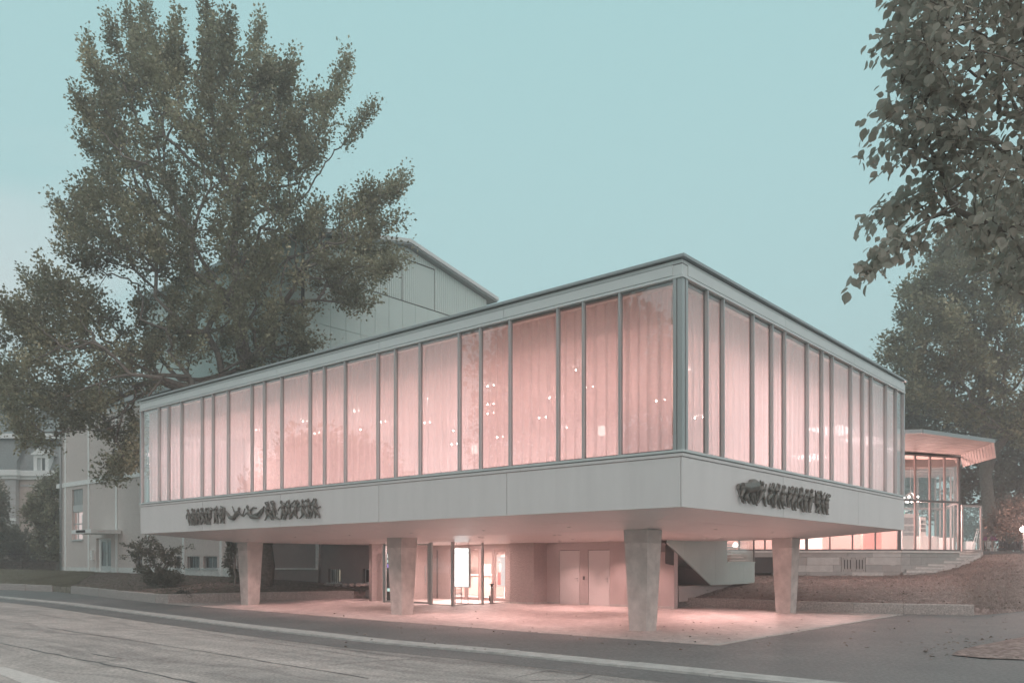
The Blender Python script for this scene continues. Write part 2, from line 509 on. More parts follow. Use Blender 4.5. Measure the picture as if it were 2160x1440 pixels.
M_shirt = mat('pale_shirt', (0.55, 0.52, 0.50), 0.8)
M_skin = mat('skin', (0.42, 0.27, 0.22), 0.6)
M_hair = mat('dark_hair', (0.04, 0.035, 0.03), 0.7)
M_tablewood = mat('table_wood', (0.33, 0.24, 0.21), 0.6)
M_linen = mat('white_linen', (0.72, 0.70, 0.69), 0.8)
M_mark = mat('road_paint', (0.600, 0.570, 0.540), 0.75, var=0.15, scale=12)
M_counter = mat('counter_veneer', (0.55, 0.42, 0.38), 0.5)
# ================================================================== GROUND
def smooth(a, b, x):
    t = min(max((x - a) / (b - a), 0), 1)
    return t * t * (3 - 2 * t)
def terrain(X, Y):
    x, y = loc_of((X, Y))
    z = g(Y) - 0.07
    k = smooth(21, 31, x)
    if y > 24: k = max(k, smooth(4.0, 8.5, x) * smooth(24, 29, y))
    hi = 1.05
    return z + k * (hi - z) if k > 0 else z
gx = np.concatenate([np.linspace(-160, -60, 10), np.linspace(-55, 55, 56), np.linspace(60, 130, 8)])
gy = np.concatenate([np.linspace(-44, 0, 6), np.linspace(2, 80, 50), np.linspace(90, 168, 8)])
V = [(X, Y, terrain(X, Y)) for Y in gy for X in gx]
nx = len(gx)
Fc = [(j * nx + i, j * nx + i + 1, (j + 1) * nx + i + 1, (j + 1) * nx + i) for j in range(len(gy) - 1) for i in range(nx - 1)]
tag(mesh('ground', V, Fc, M_lawnL, smooth=True), kind='structure')

# the concrete strip between road and pavement, the line everything in the street follows
strip_px = [(0, 1258), (150, 1272.5), (350, 1298), (540, 1321.5), (810, 1351.5), (1080, 1375), (1330, 1400), (1730, 1440)]
SP = [Vector(gp(*p)[:2]) for p in strip_px]
d0 = (SP[0] - SP[1]).normalized(); d1 = (SP[-1] - SP[-2]).normalized()
SP = [SP[0] + d0 * 50] + [SP[0] + d0 * 8] + SP + [SP[-1] + d1 * 6, SP[-1] + d1 * 32]
def offset_line(P, off):
    out = []
    for i, p in enumerate(P):
        d = (P[min(i + 1, len(P) - 1)] - P[max(i - 1, 0)]).normalized()
        n = Vector((-d.y, d.x))              # towards the building
        out.append(p + n * off)
    return out
def band(name, off0, off1, dz, m, parent=None, z0=None, kind='structure'):
    A, B = offset_line(SP, off0), offset_line(SP, off1)
    mb = MB()
    # subdivide so the sheet follows the paving
    def dens(P): 
        o = []
        for i in range(len(P) - 1):
            n = max(1, int((P[i + 1] - P[i]).length / 3))
            o += [P[i].lerp(P[i + 1], k / n) for k in range(n)]
        return o + [P[-1]]
    o = []
    n = None
    V, Fc = [], []
    for i in range(len(A) - 1):
        m_ = max(1, int((A[i + 1] - A[i]).length / 3))
        for k in range(m_ + (1 if i == len(A) - 2 else 0)):
            a = A[i].lerp(A[i + 1], k / m_); b = B[i].lerp(B[i + 1], k / m_)
            V += [(a.x, a.y, g(a.y) + dz), (b.x, b.y, g(b.y) + dz)]
    n = len(V) // 2
    Fc = [(2 * i, 2 * i + 2, 2 * i + 3, 2 * i + 1) for i in range(n - 1)]
    ob = mesh(name, V, Fc, m, parent)
    if kind: tag(ob, kind=kind)
    return ob

# road material: worn asphalt, tyre tracks and streaks that run along the street
def road_material():
    m = bpy.data.materials.new('worn_asphalt'); m.use_nodes = True
    t = m.node_tree; b = t.nodes['Principled BSDF']
    geo = t.nodes.new('ShaderNodeNewGeometry')
    mp = t.nodes.new('ShaderNodeMapping')
    sd = math.atan2(d1.y, d1.x)
    mp.inputs['Rotation'].default_value = (0, 0, -sd)
    t.links.new(geo.outputs['Position'], mp.inputs['Vector'])
    mp2 = t.nodes.new('ShaderNodeMapping'); mp2.inputs['Scale'].default_value = (0.05, 1.0, 1.0)
    t.links.new(mp.outputs['Vector'], mp2.inputs['Vector'])
    def noise(vec, s, d=5.0):
        n = t.nodes.new('ShaderNodeTexNoise'); n.inputs['Scale'].default_value = s; n.inputs['Detail'].default_value = d
        t.links.new(vec, n.inputs['Vector']); return n.outputs['Fac']
    def ramp_(f, p0, c0, p1, c1):
        r = t.nodes.new('ShaderNodeValToRGB'); e0, e1 = r.color_ramp.elements
        e0.position, e1.position = p0, p1; e0.color = (*c0, 1); e1.color = (*c1, 1)
        t.links.new(f, r.inputs['Fac']); return r.outputs['Color']
    def mult(a, b_):
        x = t.nodes.new('ShaderNodeMix'); x.data_type = 'RGBA'; x.blend_type = 'MULTIPLY'; x.inputs['Factor'].default_value = 1.0
        t.links.new(a, x.inputs['A']); t.links.new(b_, x.inputs['B']); return x.outputs['Result']
    base = ramp_(noise(geo.outputs["Position"], 0.35), 0.3, (0.43, 0.395, 0.372), 0.7, (0.50, 0.463, 0.434))
    streak = ramp_(noise(mp2.outputs['Vector'], 1.1, 6), 0.36, (0.80, 0.805, 0.81), 0.6, (1.05, 1.045, 1.04))
    grain = ramp_(noise(geo.outputs['Position'], 20, 3), 0.33, (0.70, 0.70, 0.70), 0.67, (1.28, 1.28, 1.28))
    blot = ramp_(noise(geo.outputs['Position'], 1.3, 4), 0.38, (0.86, 0.86, 0.86), 0.55, (1.02, 1.02, 1.02))
    mp3 = t.nodes.new('ShaderNodeMapping'); mp3.inputs['Scale'].default_value = (0.10, 2.4, 1.0)
    dst = t.nodes.new('ShaderNodeVectorMath'); dst.operation = 'ADD'
    nd = t.nodes.new('ShaderNodeTexNoise'); nd.inputs['Scale'].default_value = 0.22
    sc = t.nodes.new('ShaderNodeVectorMath'); sc.operation = 'SCALE'; sc.inputs['Scale'].default_value = 2.2
    t.links.new(mp.outputs['Vector'], nd.inputs['Vector']); t.links.new(nd.outputs['Color'], sc.inputs[0])
    t.links.new(mp.outputs['Vector'], dst.inputs[0]); t.links.new(sc.outputs['Vector'], dst.inputs[1])
    t.links.new(dst.outputs['Vector'], mp3.inputs['Vector'])
    tracks = ramp_(noise(mp3.outputs['Vector'], 0.9, 3), 0.38, (0.80, 0.80, 0.805), 0.46, (1.0, 1.0, 1.0))
    c = mult(mult(mult(mult(base, streak), grain), blot), tracks)
    t.links.new(c, b.inputs['Base Color'])
    b.inputs['Roughness'].default_value = 0.75; b.inputs['Specular IOR Level'].default_value = 0.35
    bp = t.nodes.new('ShaderNodeBump'); bp.inputs['Strength'].default_value = 0.5; bp.inputs['Distance'].default_value = 0.012
    t.links.new(noise(geo.outputs['Position'], 90, 3), bp.inputs['Height']); t.links.new(bp.outputs['Normal'], b.inputs['Normal'])
    return m
M_road = road_material()
road = band('road', -16, -1.25, -0.030, M_road)
tag(band('road_edge_asphalt', -1.25, -0.26, -0.026, M_asph), kind='structure')
tag(band('pavement', 0.26, 30, 0.0, M_asph), kind='structure')
# gutter strip of separate concrete lengths
gut = thing('gutter_strip', 'pale concrete gutter strip running along the edge of the road', 'gutter', (SP[4].x, SP[4].y, g(SP[4].y)))
A, B = offset_line(SP, -0.26), offset_line(SP, 0.26)
A0, B0 = offset_line(SP, -0.345), offset_line(SP, 0.345)
for i in range(1, len(SP) - 1):
    n = max(1, round((SP[i + 1] - SP[i]).length / 2.0))
    for k in range(n):
        e_ = 0.004
        q = [A[i].lerp(A[i + 1], (k + e_) / n), B[i].lerp(B[i + 1], (k + e_) / n), B[i].lerp(B[i + 1], (k + 1 - e_) / n), A[i].lerp(A[i + 1], (k + 1 - e_) / n)]
        dz = random.uniform(0.008, 0.016)
        MB().hexa([(p.x, p.y, g(p.y) - 0.10) for p in q[::-1]], [(p.x, p.y, g(p.y) + dz) for p in q[::-1]]).build('kerb_stone', M_gut, gut)

# sealed cracks and an old patch in the road, built as thin tar seams
M_tar = mat('tar_seam', (0.10, 0.10, 0.10), 0.5, var=0.2, scale=5)
def seam(px, w0):
    P = [Vector(gp(*p)) for p in px]
    Q = []
    for i in range(len(P) - 1):
        n = max(2, int((P[i + 1] - P[i]).length / 0.35))
        Q += [P[i].lerp(P[i + 1], k / n) for k in range(n)]
    Q.append(P[-1])
    V, Fc = [], []
    for i, p in enumerate(Q):
        d = (Q[min(i + 1, len(Q) - 1)] - Q[max(i - 1, 0)]); n = Vector((-d.y, d.x, 0)).normalized()
        w = w0 * random.uniform(0.45, 1.3); j = n * random.uniform(-0.025, 0.025)
        for s in (-1, 1):
            q = p + j + n * s * w / 2
            V.append((q.x, q.y, g(q.y) - 0.0265))
    Fc = [(2 * i, 2 * i + 1, 2 * i + 3, 2 * i + 2) for i in range(len(Q) - 1)]
    mesh('sealed_crack', V, Fc, M_tar, road)
seam([(100, 1321), (250, 1343), (390, 1364), (560, 1391), (780, 1426)], 0.05)
seam([(-60, 1342), (0, 1352), (100, 1373), (205, 1393), (320, 1416), (440, 1442)], 0.055)
seam([(360, 1319), (500, 1343), (640, 1362), (800, 1386)], 0.03)
seam([(190, 1374.5), (258, 1385), (205, 1393)], 0.05)
seam([(690, 1361), (830, 1379), (1010, 1392), (1180, 1412)], 0.03)
seam([(690, 1398), (860, 1386), (960, 1395)], 0.025)
seam([(1085, 1424), (1150, 1411), (1250, 1419), (1215, 1428), (1120, 1430)], 0.035)
def quad_mark(name, px, m, parent=None):
    P = [gp(*p) for p in px]
    return mesh(name, [(p[0], p[1], p[2] - 0.0255) for p in P], [tuple(range(len(P)))], m, parent)
quad_mark('lane_marking', [(-60, 1393), (-60, 1420), (0, 1418), (60, 1441), (150, 1441), (20, 1405)], M_mark, road)

# forecourt slab, its edge standing a little proud of the asphalt
pad_pts = [gp(345, 1272.5)[:2], gp(700, 1300.5)[:2], gp(1090, 1331)[:2], gp(1515, 1361)[:2], gp(1905, 1296)[:2], gp(1400, 1276)[:2], W(12.0, 6.5, 0)[:2], W(12.0, 19.0, 0)[:2], W(10.0, 20.8, 0)[:2]]
pad = prism([(p[0], p[1], g(p[1])) for p in pad_pts], -0.03, 0.012, 'forecourt', M_pad)
tag(pad, kind='structure')
# bright trowelled rim along the right side of the slab
a, b = Vector(pad_pts[3]), Vector(pad_pts[4])
n_ = Vector((b - a).orthogonal()).normalized() * -0.16
mesh('slab_edge', [(a.x, a.y, g(a.y) + 0.016), ((a - n_).x, (a - n_).y, g(a.y) + 0.016), ((b - n_).x, (b - n_).y, g(b.y) + 0.016), (b.x, b.y, g(b.y) + 0.016)], [(0, 1, 2, 3)], M_gut, pad)

# ------------------------------------------------------------------ lawns and beds
def ruled(name, front, back, nv, m, bulge=None, jit=0.03, sub=10):
    def dens(P):
        o = []
        for i in range(len(P) - 1):
            o += [Vector(P[i]).lerp(Vector(P[i + 1]), k / sub) for k in range(sub)]
        return o + [Vector(P[-1])]
    A, B = dens(front), dens(back)
    A = [a + (b - a).normalized() * .16 for a, b in zip(A, B)]      # the kerb stands in front
    V = []
    for a, b in zip(A, B):
        for j in range(nv + 1):
            t = j / nv
            p = a.lerp(b, t)
            z = p.z + (bulge(t) if bulge else 0)
            if 0 < j < nv: z += random.uniform(-jit, jit)
            V.append((p.x, p.y, z))
    w = nv + 1
    Q = np.array(V).reshape(-1, w, 3)
    for _ in range(25):                                  # ease the folds between the two edges
        Q[1:-1, 1:-1] = .5 * Q[1:-1, 1:-1] + .25 * (Q[:-2, 1:-1] + Q[2:, 1:-1])
    Q[:, 1:-1, 2] += np.random.default_rng(5).uniform(-jit, jit, Q[:, 1:-1, 2].shape)
    V = [tuple(q) for q in Q.reshape(-1, 3)]
    for i, a in enumerate(A): V[i * w] = (a.x, a.y, a.z)
    skirt = [(a.x, a.y, a.z - .45) for a in A]; n0 = len(V)
    Fc = [(n0 + i, n0 + i + 1, (i + 1) * w, i * w) for i in range(len(A) - 1)] + [(i * w + j, (i + 1) * w + j, (i + 1) * w + j + 1, i * w + j + 1) for i in range(len(A) - 1) for j in range(nv)]
    return mesh(name, V + skirt, Fc, m, smooth=True), np.array(V), w
def up(p, dz): return (p[0], p[1], p[2] + dz)
fl = [up(gp(-260, 1229), .30), up(gp(0, 1243), .30), up(gp(110, 1247), .30), up(gp(149, 1251), .30)]
AN = lambda px, z: (*W(7.0, on_x(px, 1200, 7.08)[0], 0)[:2], z)
CW = lambda px, z: (*W(8.8, on_x(px, 1200, 8.9)[0], 0)[:2], z)
bl = [(-46, 62, 1.40), (-36, 58, 1.36), AN(126, 1.24), AN(205, 1.20)]
lawnL, VL, wL = ruled('lawn', fl, bl, 14, M_lawnL)
tag(lawnL, kind='structure')
fb = [up(gp(149, 1251), .31), up(gp(240, 1261), .31), up(gp(328, 1271), .31), up(gp(354, 1272), .31), up(gp(560, 1266), .31), up(gp(803, 1261), .31)]
bb = [AN(205, 1.20), AN(300, 1.15), AN(420, 1.09), AN(500, 1.04), CW(640, .85), CW(812, .66)]
bedL, VB, wB = ruled('planting_bed', fb, bb, 14, M_soil)
tag(bedL, kind='structure')
fr = [up(gp(1330, 1274), .28), up(gp(1400, 1277), .29), up(gp(1560, 1282), .29), up(gp(1640, 1286), .29), up(gp(1800, 1291), .29), up(gp(2056, 1296.5), .23), up(gp(2072, 1296.5), .18), up(gp(2098, 1295), .12), up(gp(2130, 1291.5), .08), up(gp(2165, 1288), .02), up(gp(2420, 1268), .02)]
br = [(5.0, 35.5, .70), (8.5, 37.3, .95), at(1592, 1213, 38.3), at(1700, 1213, 38.3), at(1905, 1213, 38.3), at(1990, 1205, 38.8), at(2035, 1188, 40.0), at(2067, 1170, 41.0), at(2112, 1168, 41.5), at(2160, 1166, 42.0), at(2420, 1160, 44.0)]
lawnR, VR, wR = ruled('lawn', fr, br, 16, M_lawnR, bulge=lambda t: 0.12 * math.sin(math.pi * t))
tag(lawnR, kind='structure')
# leaf-strewn corner of earth at the right
sp = [gp(1995, 1381), gp(2060, 1366), gp(2160, 1345), gp(2300, 1318), gp(2330, 1395), gp(2160, 1392), gp(2060, 1388)]
c_ = np.mean(np.array(sp), axis=0)
V, Fc = [], []
for k in range(6):
    s = 1 - k / 6
    for p in sp:
        V.append((c_[0] + (p[0] - c_[0]) * s + random.uniform(-.08, .08), c_[1] + (p[1] - c_[1]) * s + random.uniform(-.08, .08), p[2] + 0.004 + 0.10 * (1 - s) ** 0.6 + random.uniform(0, .02)))
n = len(sp)
Fc = [(k * n + i, k * n + (i + 1) % n, (k + 1) * n + (i + 1) % n, (k + 1) * n + i) for k in range(5) for i in range(n)] + [tuple(5 * n + i for i in range(n))]
tag(mesh('soil', V, Fc, M_lawnR, smooth=True), kind='structure')

# ------------------------------------------------------------------ granite kerbs of separate stones
def kerb(label, pts, h, depth, lens, inward=1, hend=None):
    base = pts[0]
    t = thing('granite_kerb', label, 'kerb', base)
    for i in range(len(pts) - 1):
        a, b = Vector(pts[i]), Vector(pts[i + 1])
        d = (b - a); Ld = d.length; d2 = Vector((d.x, d.y, 0)).normalized(); n = Vector((-d2.y, d2.x, 0)) * inward
        m_ = max(1, round(Ld / lens)); cuts = [0] + sorted(min(max((k + random.uniform(-.15, .15)) / m_, .02), .98) for k in range(1, m_)) + [1]
        for k in range(m_):
            g0 = 0.006 / Ld
            p, q = a.lerp(b, cuts[k] + g0), a.lerp(b, cuts[k + 1] - g0)
            j = random.uniform(-.012, .012); o = n * random.uniform(-.008, .012)
            lo = [p + o, q + o, q + o + n * depth, p + o + n * depth]
            lo = [(v.x, v.y, v.z - .08) for v in lo]
            bev = 0.018
            mid = [(v[0], v[1], v[2] + .08 + h + j - bev) for v in lo]
            pi, qi = p + o + n * bev + d2 * bev * .6, q + o + n * bev - d2 * bev * .6
            top = [pi, qi, q + o + n * (depth - bev) - d2 * bev * .6, p + o + n * (depth - bev) + d2 * bev * .6]
            top = [(v.x, v.y, v.z + h + j) for v in top]
            mb = MB()
            if inward < 0: lo, mid, top = lo[::-1], mid[::-1], top[::-1]
            mb.V = lo + mid + top
            mb.F = [(0, 3, 2, 1)] + [(s + i_, s + (i_ + 1) % 4, s + 4 + (i_ + 1) % 4, s + 4 + i_) for s in (0, 4) for i_ in range(4)] + [(8, 9, 10, 11)]
            mb.build('kerb_stone', M_gran, t)
    return t
kerb('granite kerb of the far left lawn ending before the gap', [gp(-260, 1229), gp(0, 1243), gp(110, 1247)], .34, .34, 2.2)
kerb('granite kerb around the planting bed left of the forecourt', [gp(149, 1251), gp(240, 1261), gp(328, 1271), gp(354, 1272), gp(560, 1266), gp(803, 1261)], .36, .36, 2.4)
kerb('low granite kerb below the dry lawn on the right', [gp(1372, 1277.5), gp(1400, 1278), gp(1560, 1282.5), gp(1640, 1287), gp(1800, 1292), gp(2055, 1297.5)], .34, .36, 2.3)

# ================================================================== RAISED FOYER
foyer = thing('foyer_building', 'raised glass foyer with pink lit curtains standing on four tapered concrete legs', 'building', W(0, 0, 0), ANG)
LX, LY = 15.26, 23.14                       # right side, left side
ZB, ZS, ZT = 2.82, 2.50, 7.92               # bottom of the fascia, of the flat soffit, top of the roof edge
RIN = 2.54                                  # width of the sloping rim of the soffit
zc = lambda y: CAMZ + (HOR - y) / F * KY    # height from the row at the near corner
# lower fascia panels (left face x = 0, right face y = 0), joints 12 mm wide over a dark backing
def cuts_left(pxs, py): return [on_x(p, py, 0.0)[0] for p in pxs]
def cuts_right(pxs, py): return [on_y(p, py, 0.0)[0] for p in pxs]
zf0, zf1 = ZB, zc(962.5)
def fascia(name, ys, xs, z0, z1, m, off, gap=0.018):
    for a, b in zip(ys[:-1], ys[1:]):
        bpart(name, -off, .03, a + gap / 2, b - gap / 2, z0, z1, m, foyer)
    for a, b in zip(xs[:-1], xs[1:]):
        bpart(name, a + gap / 2, b - gap / 2, -off, .03, z0, z1, m, foyer)
yl = [0.032] + sorted(cuts_left([427, 591, 799, 1069], 1060)) + [LY]
xr = [-0.0] + sorted(cuts_right([1652], 1040)) + [LX]
xr = [-.002] + xr[1:2] + [10.6] + [LX]
fascia('fascia_panel', yl, xr, zf0, zf1, M_panel, 0.0)
bpart('fascia_panel', LX - .03, LX, .035, LY, zf0, zf1, M_panel, foyer)
bpart('fascia_panel', .035, LX - .035, LY - .03, LY, zf0, zf1, M_panel, foyer)
MB().bbox(.033, .10, .033, LY - .04, zf0 + .02, zf1 - .01).bbox(.10, LX - .04, .033, .10, zf0 + .02, zf1 - .01).build('backing', M_dark, foyer)
# sill bands
def ring(name, z0, z1, off, m, inner=.06, cuts=None):
    ys = [-off] + (cuts[0] if cuts else []) + [LY + off]
    xs = [inner] + (cuts[1] if cuts else []) + [LX + off]
    for a, b in zip(ys[:-1], ys[1:]): bpart(name, -off, inner, a + (.004 if a > 0 else 0), b - .004, z0, z1, m, foyer)
    for a, b in zip(xs[:-1], xs[1:]): bpart(name, a + .004, b - .004, -off, inner, z0, z1, m, foyer)
    bpart(name, LX - inner, LX + off, inner + .004, LY + off, z0, z1, m, foyer)
    bpart(name, inner + .004, LX - inner - .004, LY - inner, LY + off, z0, z1, m, foyer)
sy = sorted(cuts_left([310, 413, 511, 624, 755, 910, 1099, 1323], 1000)); sx = sorted(cuts_right([1560, 1660, 1740], 990))
ring('window_sill', zc(961.0), zc(954), 0.018, M_panel, cuts=(sy, sx))
ring('window_sill', zc(952.3), zc(947.2), 0.045, M_panel2)
ring('groove', zc(954) + .001, zc(952.3) - .001, -0.02, M_dark)
# head and parapet
ring('window_head', zc(584.2), zc(578.8), 0.035, M_panel2)
ring('groove', zc(578.8) + .001, zc(577) - .001, -0.015, M_dark)
py_ = sorted(cuts_left([427.7, 586, 801, 1064], 700)); px_ = sorted(cuts_right([1654, 1801], 650))
for a, b in zip([.20] + py_, py_ + [LY]): bpart('parapet_panel', -.03, .06, a + .008, b - .008, zc(577), zc(555.3), M_panel2, foyer)
for a, b in zip([.20] + px_, px_ + [LX]): bpart('parapet_panel', a + .008, b - .008, -.03, .06, zc(577), zc(555.3), M_panel2, foyer)
ring('groove', zc(555.3) + .001, zc(552.8) - .001, -0.015, M_dark)
ring('parapet_strip', zc(552.8), zc(545.5), -0.005, M_panel2)
ring('groove', zc(545.5) + .001, zc(543) - .001, -0.03, M_dark)
ring('corner_backing', zc(577) + .001, zc(555.3) - .001, 0.0, M_panel2)
cop = sorted(cuts_left([500, 640, 795, 960, 1045, 1320], 700))
ring('roof_edge', zc(543.2), zc(537.2), 0.085, M_zinc, inner=.12, cuts=(cop, [7.7]))
bpart('roof', .12, LX - .12, .12, LY - .12, ZT - .12, ZT - .03, M_dark, foyer)
# mullions and panes
zg0, zg1 = zc(947.4), zc(584.0)
pl = [334, 354.4, 382, 425, 448, 480, 530, 556.6, 593, 652.7, 683, 727, 796, 833, 885, 967.7, 1012.7, 1075, 1176, 1230, 1307]
ym = sorted(on_x(p, 850, 0.0)[0] for p in pl)
pr = [1492, 1526, 1589, 1629, 1656, 1704, 1735, 1756.6, 1796, 1821, 1839, 1870, 1891]
xm = sorted(on_y(p, 800, 0.0)[0] for p in pr)
MW = 0.042
M_glass3 = glass('end_window_glass', boost=.35)
for y in ym:
    MB().bbox(-.022, .050, y - MW / 2, y + MW / 2, zg0, zg1).build('mullion', M_mull, foyer)
for x in xm:
    MB().bbox(x - MW / 2, x + MW / 2, -.022, .050, zg0, zg1).build('mullion', M_mull, foyer)
# corner posts with a shadow gap
bpart('corner_post', -.005, .11, -.005, .11, zg0, zg1, M_mull, foyer)
bpart('corner_post', -.022, .10, .125, .20, zg0, zg1, M_mull, foyer)
bpart('corner_post', .125, .20, -.022, .10, zg0, zg1, M_mull, foyer)
bpart('corner_post', -.02, .10, LY - .09, LY + .01, zg0, zg1, M_mull, foyer)
bpart('corner_post', LX - .09, LX + .01, -.02, .10, zg0, zg1, M_mull, foyer)
bpart('corner_post', .20, LX, LY - .10, LY - .03, zg0, zg0 + .05, M_mull, foyer)
yy = [.20] + ym + [LY - .09]
for a, b in zip(yy[:-1], yy[1:]):
    bpart('pane', .040, .052, a + MW / 2, b - MW / 2, zg0, zg1, M_glass, foyer)
xx = [.20] + xm + [LX - .09]
for a, b in zip(xx[:-1], xx[1:]):
    bpart('pane', a + MW / 2, b - MW / 2, .040, .052, zg0, zg1, M_glassR, foyer)
bpart('pane', .10, 4.5, LY - .052, LY - .04, zg0, zg1, M_glass3, foyer)
bpart('pane', LX - .052, LX - .04, .10, 4.5, zg0, zg1, M_glass, foyer)
# inner frame bars, coloured dark for the shade line beside each mullion
fr_ = MB()
for y in ym + [.2, LY - .09]:
    fr_.bbox(.06, .085, y - .022, y + .022, zg0 + .02, zg1 - .02)
fr_.bbox(.06, .16, .2, LY - .1, zg1 - .05, zg1 + .02).bbox(.06, .16, .2, LY - .1, zg0, zg0 + .035)
for x in xm + [LX - .09]:
    fr_.bbox(x - .022, x + .022, .06, .085, zg0 + .02, zg1 - .02)
fr_.bbox(.2, LX - .1, .06, .16, zg1 - .05, zg1 + .02).bbox(.2, LX - .1, .06, .16, zg0, zg0 + .035)
fr_.build('inner_frame', M_pfr, foyer)
# the room behind
bpart('floor', .12, LX - .12, .12, LY - .12, 3.70, 3.88, M_roomf, foyer)
bpart('ceiling', .95, LX - .12, .95, LY - .12, 6.92, 7.0, M_room, foyer)
MB().bbox(.9, .95, .9, LY - .12, 6.92, 7.50).bbox(.95, LX - .12, .9, .95, 6.92, 7.50).build('ceiling_edge', M_room, foyer)
bpart('ceiling', .10, LX - .1, .10, LY - .1, 7.50, 7.54, M_room, foyer)
bpart('inner_wall', 9.2, 9.35, 7.5, LY - .12, 3.88, 6.92, M_room, foyer)
bpart('inner_wall', LX - .3, LX - .12, 4.5, LY - .12, 3.88, 7.5, M_room, foyer)
bpart('inner_wall', 4.5, LX - .3, LY - .3, LY - .12, 3.88, 7.5, M_room, foyer)
bpart('rear_wall', LX - .1, LX - .02, 4.5, LY - .03, zg0, zg1, M_panel2, foyer)
bpart('rear_wall', 4.5, LX - .1, LY - .1, LY - .02, zg0, zg1, M_panel2, foyer)
# soffit: sloping rim of panels and a flat middle, thin joints over a dark backing
def sz(x, y):
    d = min(x, y, LX - x, LY - y)
    return ZB - (ZB - ZS) * min(max(d / RIN, 0), 1)
def sof(poly, dz=0.0):
    V = [W(x, y, sz(x, y) - dz) for x, y in poly]
    n = len(V)
    V2 = V + [(p[0], p[1], p[2] + .02) for p in V]
    a = Vector(V[1]) - Vector(V[0]); b = Vector(V[2]) - Vector(V[1])
    return mesh('soffit_panel', V2, [tuple(range(n)), tuple(range(n, 2 * n))[::-1]] + [(i, n + i, n + (i + 1) % n, (i + 1) % n) for i in range(n)], M_soffit, foyer)
G = .005
def rimcells(L_, cuts):      # along one side: coordinates along the side
    return [0] + cuts + [L_]
for side in ('L', 'R', 'E', 'B'):
    Ln = LY if side in 'LE' else LX
    cs = [RIN + (Ln - 2 * RIN) * k / 5 for k in range(6)]
    outer = [0] + cs[1:-1] + [Ln]
    inner = [RIN] + cs[1:-1] + [Ln - RIN]
    f = {'L': lambda s, d: (d, s), 'R': lambda s, d: (s, d), 'E': lambda s, d: (LX - d, s), 'B': lambda s, d: (s, LY - d)}[side]
    for k in range(5):
        for d0_, d1_ in ((.0, RIN / 2), (RIN / 2, RIN)):
            t0, t1 = d0_ / RIN, d1_ / RIN
            a0 = outer[k] + (inner[k] - outer[k]) * t0; a1 = outer[k] + (inner[k] - outer[k]) * t1
            b0 = outer[k + 1] + (inner[k + 1] - outer[k + 1]) * t0; b1 = outer[k + 1] + (inner[k + 1] - outer[k + 1]) * t1
            q = [f(a0 + G, d0_ + G * 2), f(b0 - G, d0_ + G * 2), f(b1 - G, d1_ - G), f(a1 + G, d1_ - G)]
            sof(q)
nxp, nyp = 4, 7
for i in range(nxp):
    for j in range(nyp):
        x0 = RIN + (LX - 2 * RIN) * i / nxp; x1 = RIN + (LX - 2 * RIN) * (i + 1) / nxp
        y0 = RIN + (LY - 2 * RIN) * j / nyp; y1 = RIN + (LY - 2 * RIN) * (j + 1) / nyp
        sof([(x0 + G, y0 + G), (x1 - G, y0 + G), (x1 - G, y1 - G), (x0 + G, y1 - G)])
bk = []
q = [(.05, .05), (LX - .05, .05), (LX - .05, LY - .05), (.05, LY - .05)]
q2 = [(RIN, RIN), (LX - RIN, RIN), (LX - RIN, LY - RIN), (RIN, LY - RIN)]
V = [W(x, y, sz(x, y) + .03) for x, y in q + q2]
mesh('soffit_backing', V, [(0, 1, 5, 4), (1, 2, 6, 5), (2, 3, 7, 6), (3, 0, 4, 7), (4, 5, 6, 7)], M_dark, foyer)
# tapered legs
M_concd = mat('column_head_concrete', (.52, .475, .45), .8, spec=.25, var=.12, scale=3)
for x, y in ((2.80, 2.65), (2.90, 11.60), (2.90, 20.25), (11.60, 2.63)):
    P = W(x, y, 0); z0 = g(P[1]) - .05
    zt = ZS + .01
    def sq(h, z): return [W(x - h, y - h, z), W(x + h, y - h, z), W(x + h, y + h, z), W(x - h, y + h, z)]
    zi = z0 + (zt - z0) * .87; hi = .24 + .10 * .87
    mb = MB().hexa(sq(.24, z0), sq(hi, zi))
    col = mb.build('column', M_conc, foyer)
    MB().hexa(sq(hi + .002, zi + .001), sq(.342, zt)).build('column_head', M_concd, col)
    MB().hexa(sq(.36, z0 + .03), sq(.34, z0 + .07)).build('base_plate', M_pad, col)
# recessed downlights
dl_px = [(867.5, 1123), (1020, 1117.5), (1011, 1132.5), (1079, 1139), (1200, 1111), (1180.5, 1127), (1180, 1140), (1287, 1140), (523, 1136), (622, 1132), (736, 1128), (670, 1142.5), (745, 1147), (1482, 1129), (1492, 1134.7), (1524, 1131.7)]
spots = []
for px, py in dl_px:
    for k in range(400):
        Y = 17 + k * .06
        p = at(px, py, Y); x, y = loc_of(p)
        if 0 < x < LX and 0 < y < LY and p[2] >= sz(x, y):
            spots.append((x, y)); break
spots += [(5.2, 1.9), (8.6, 1.8), (6.5, 4.5), (9.3, 3.8), (4.2, 6.5), (4.4, 9.5), (7.4, 8.2), (9.9, 10.6), (9.9, 7.2)]  # the pair nearest the door wall is added to brighten that wall
ldat = bpy.data.lights.new('downlight_beam', 'SPOT')
ldat.energy = 122; ldat.color = PINK; ldat.spot_size = R(112); ldat.spot_blend = 0.7; ldat.shadow_soft_size = 0.035
proto = None
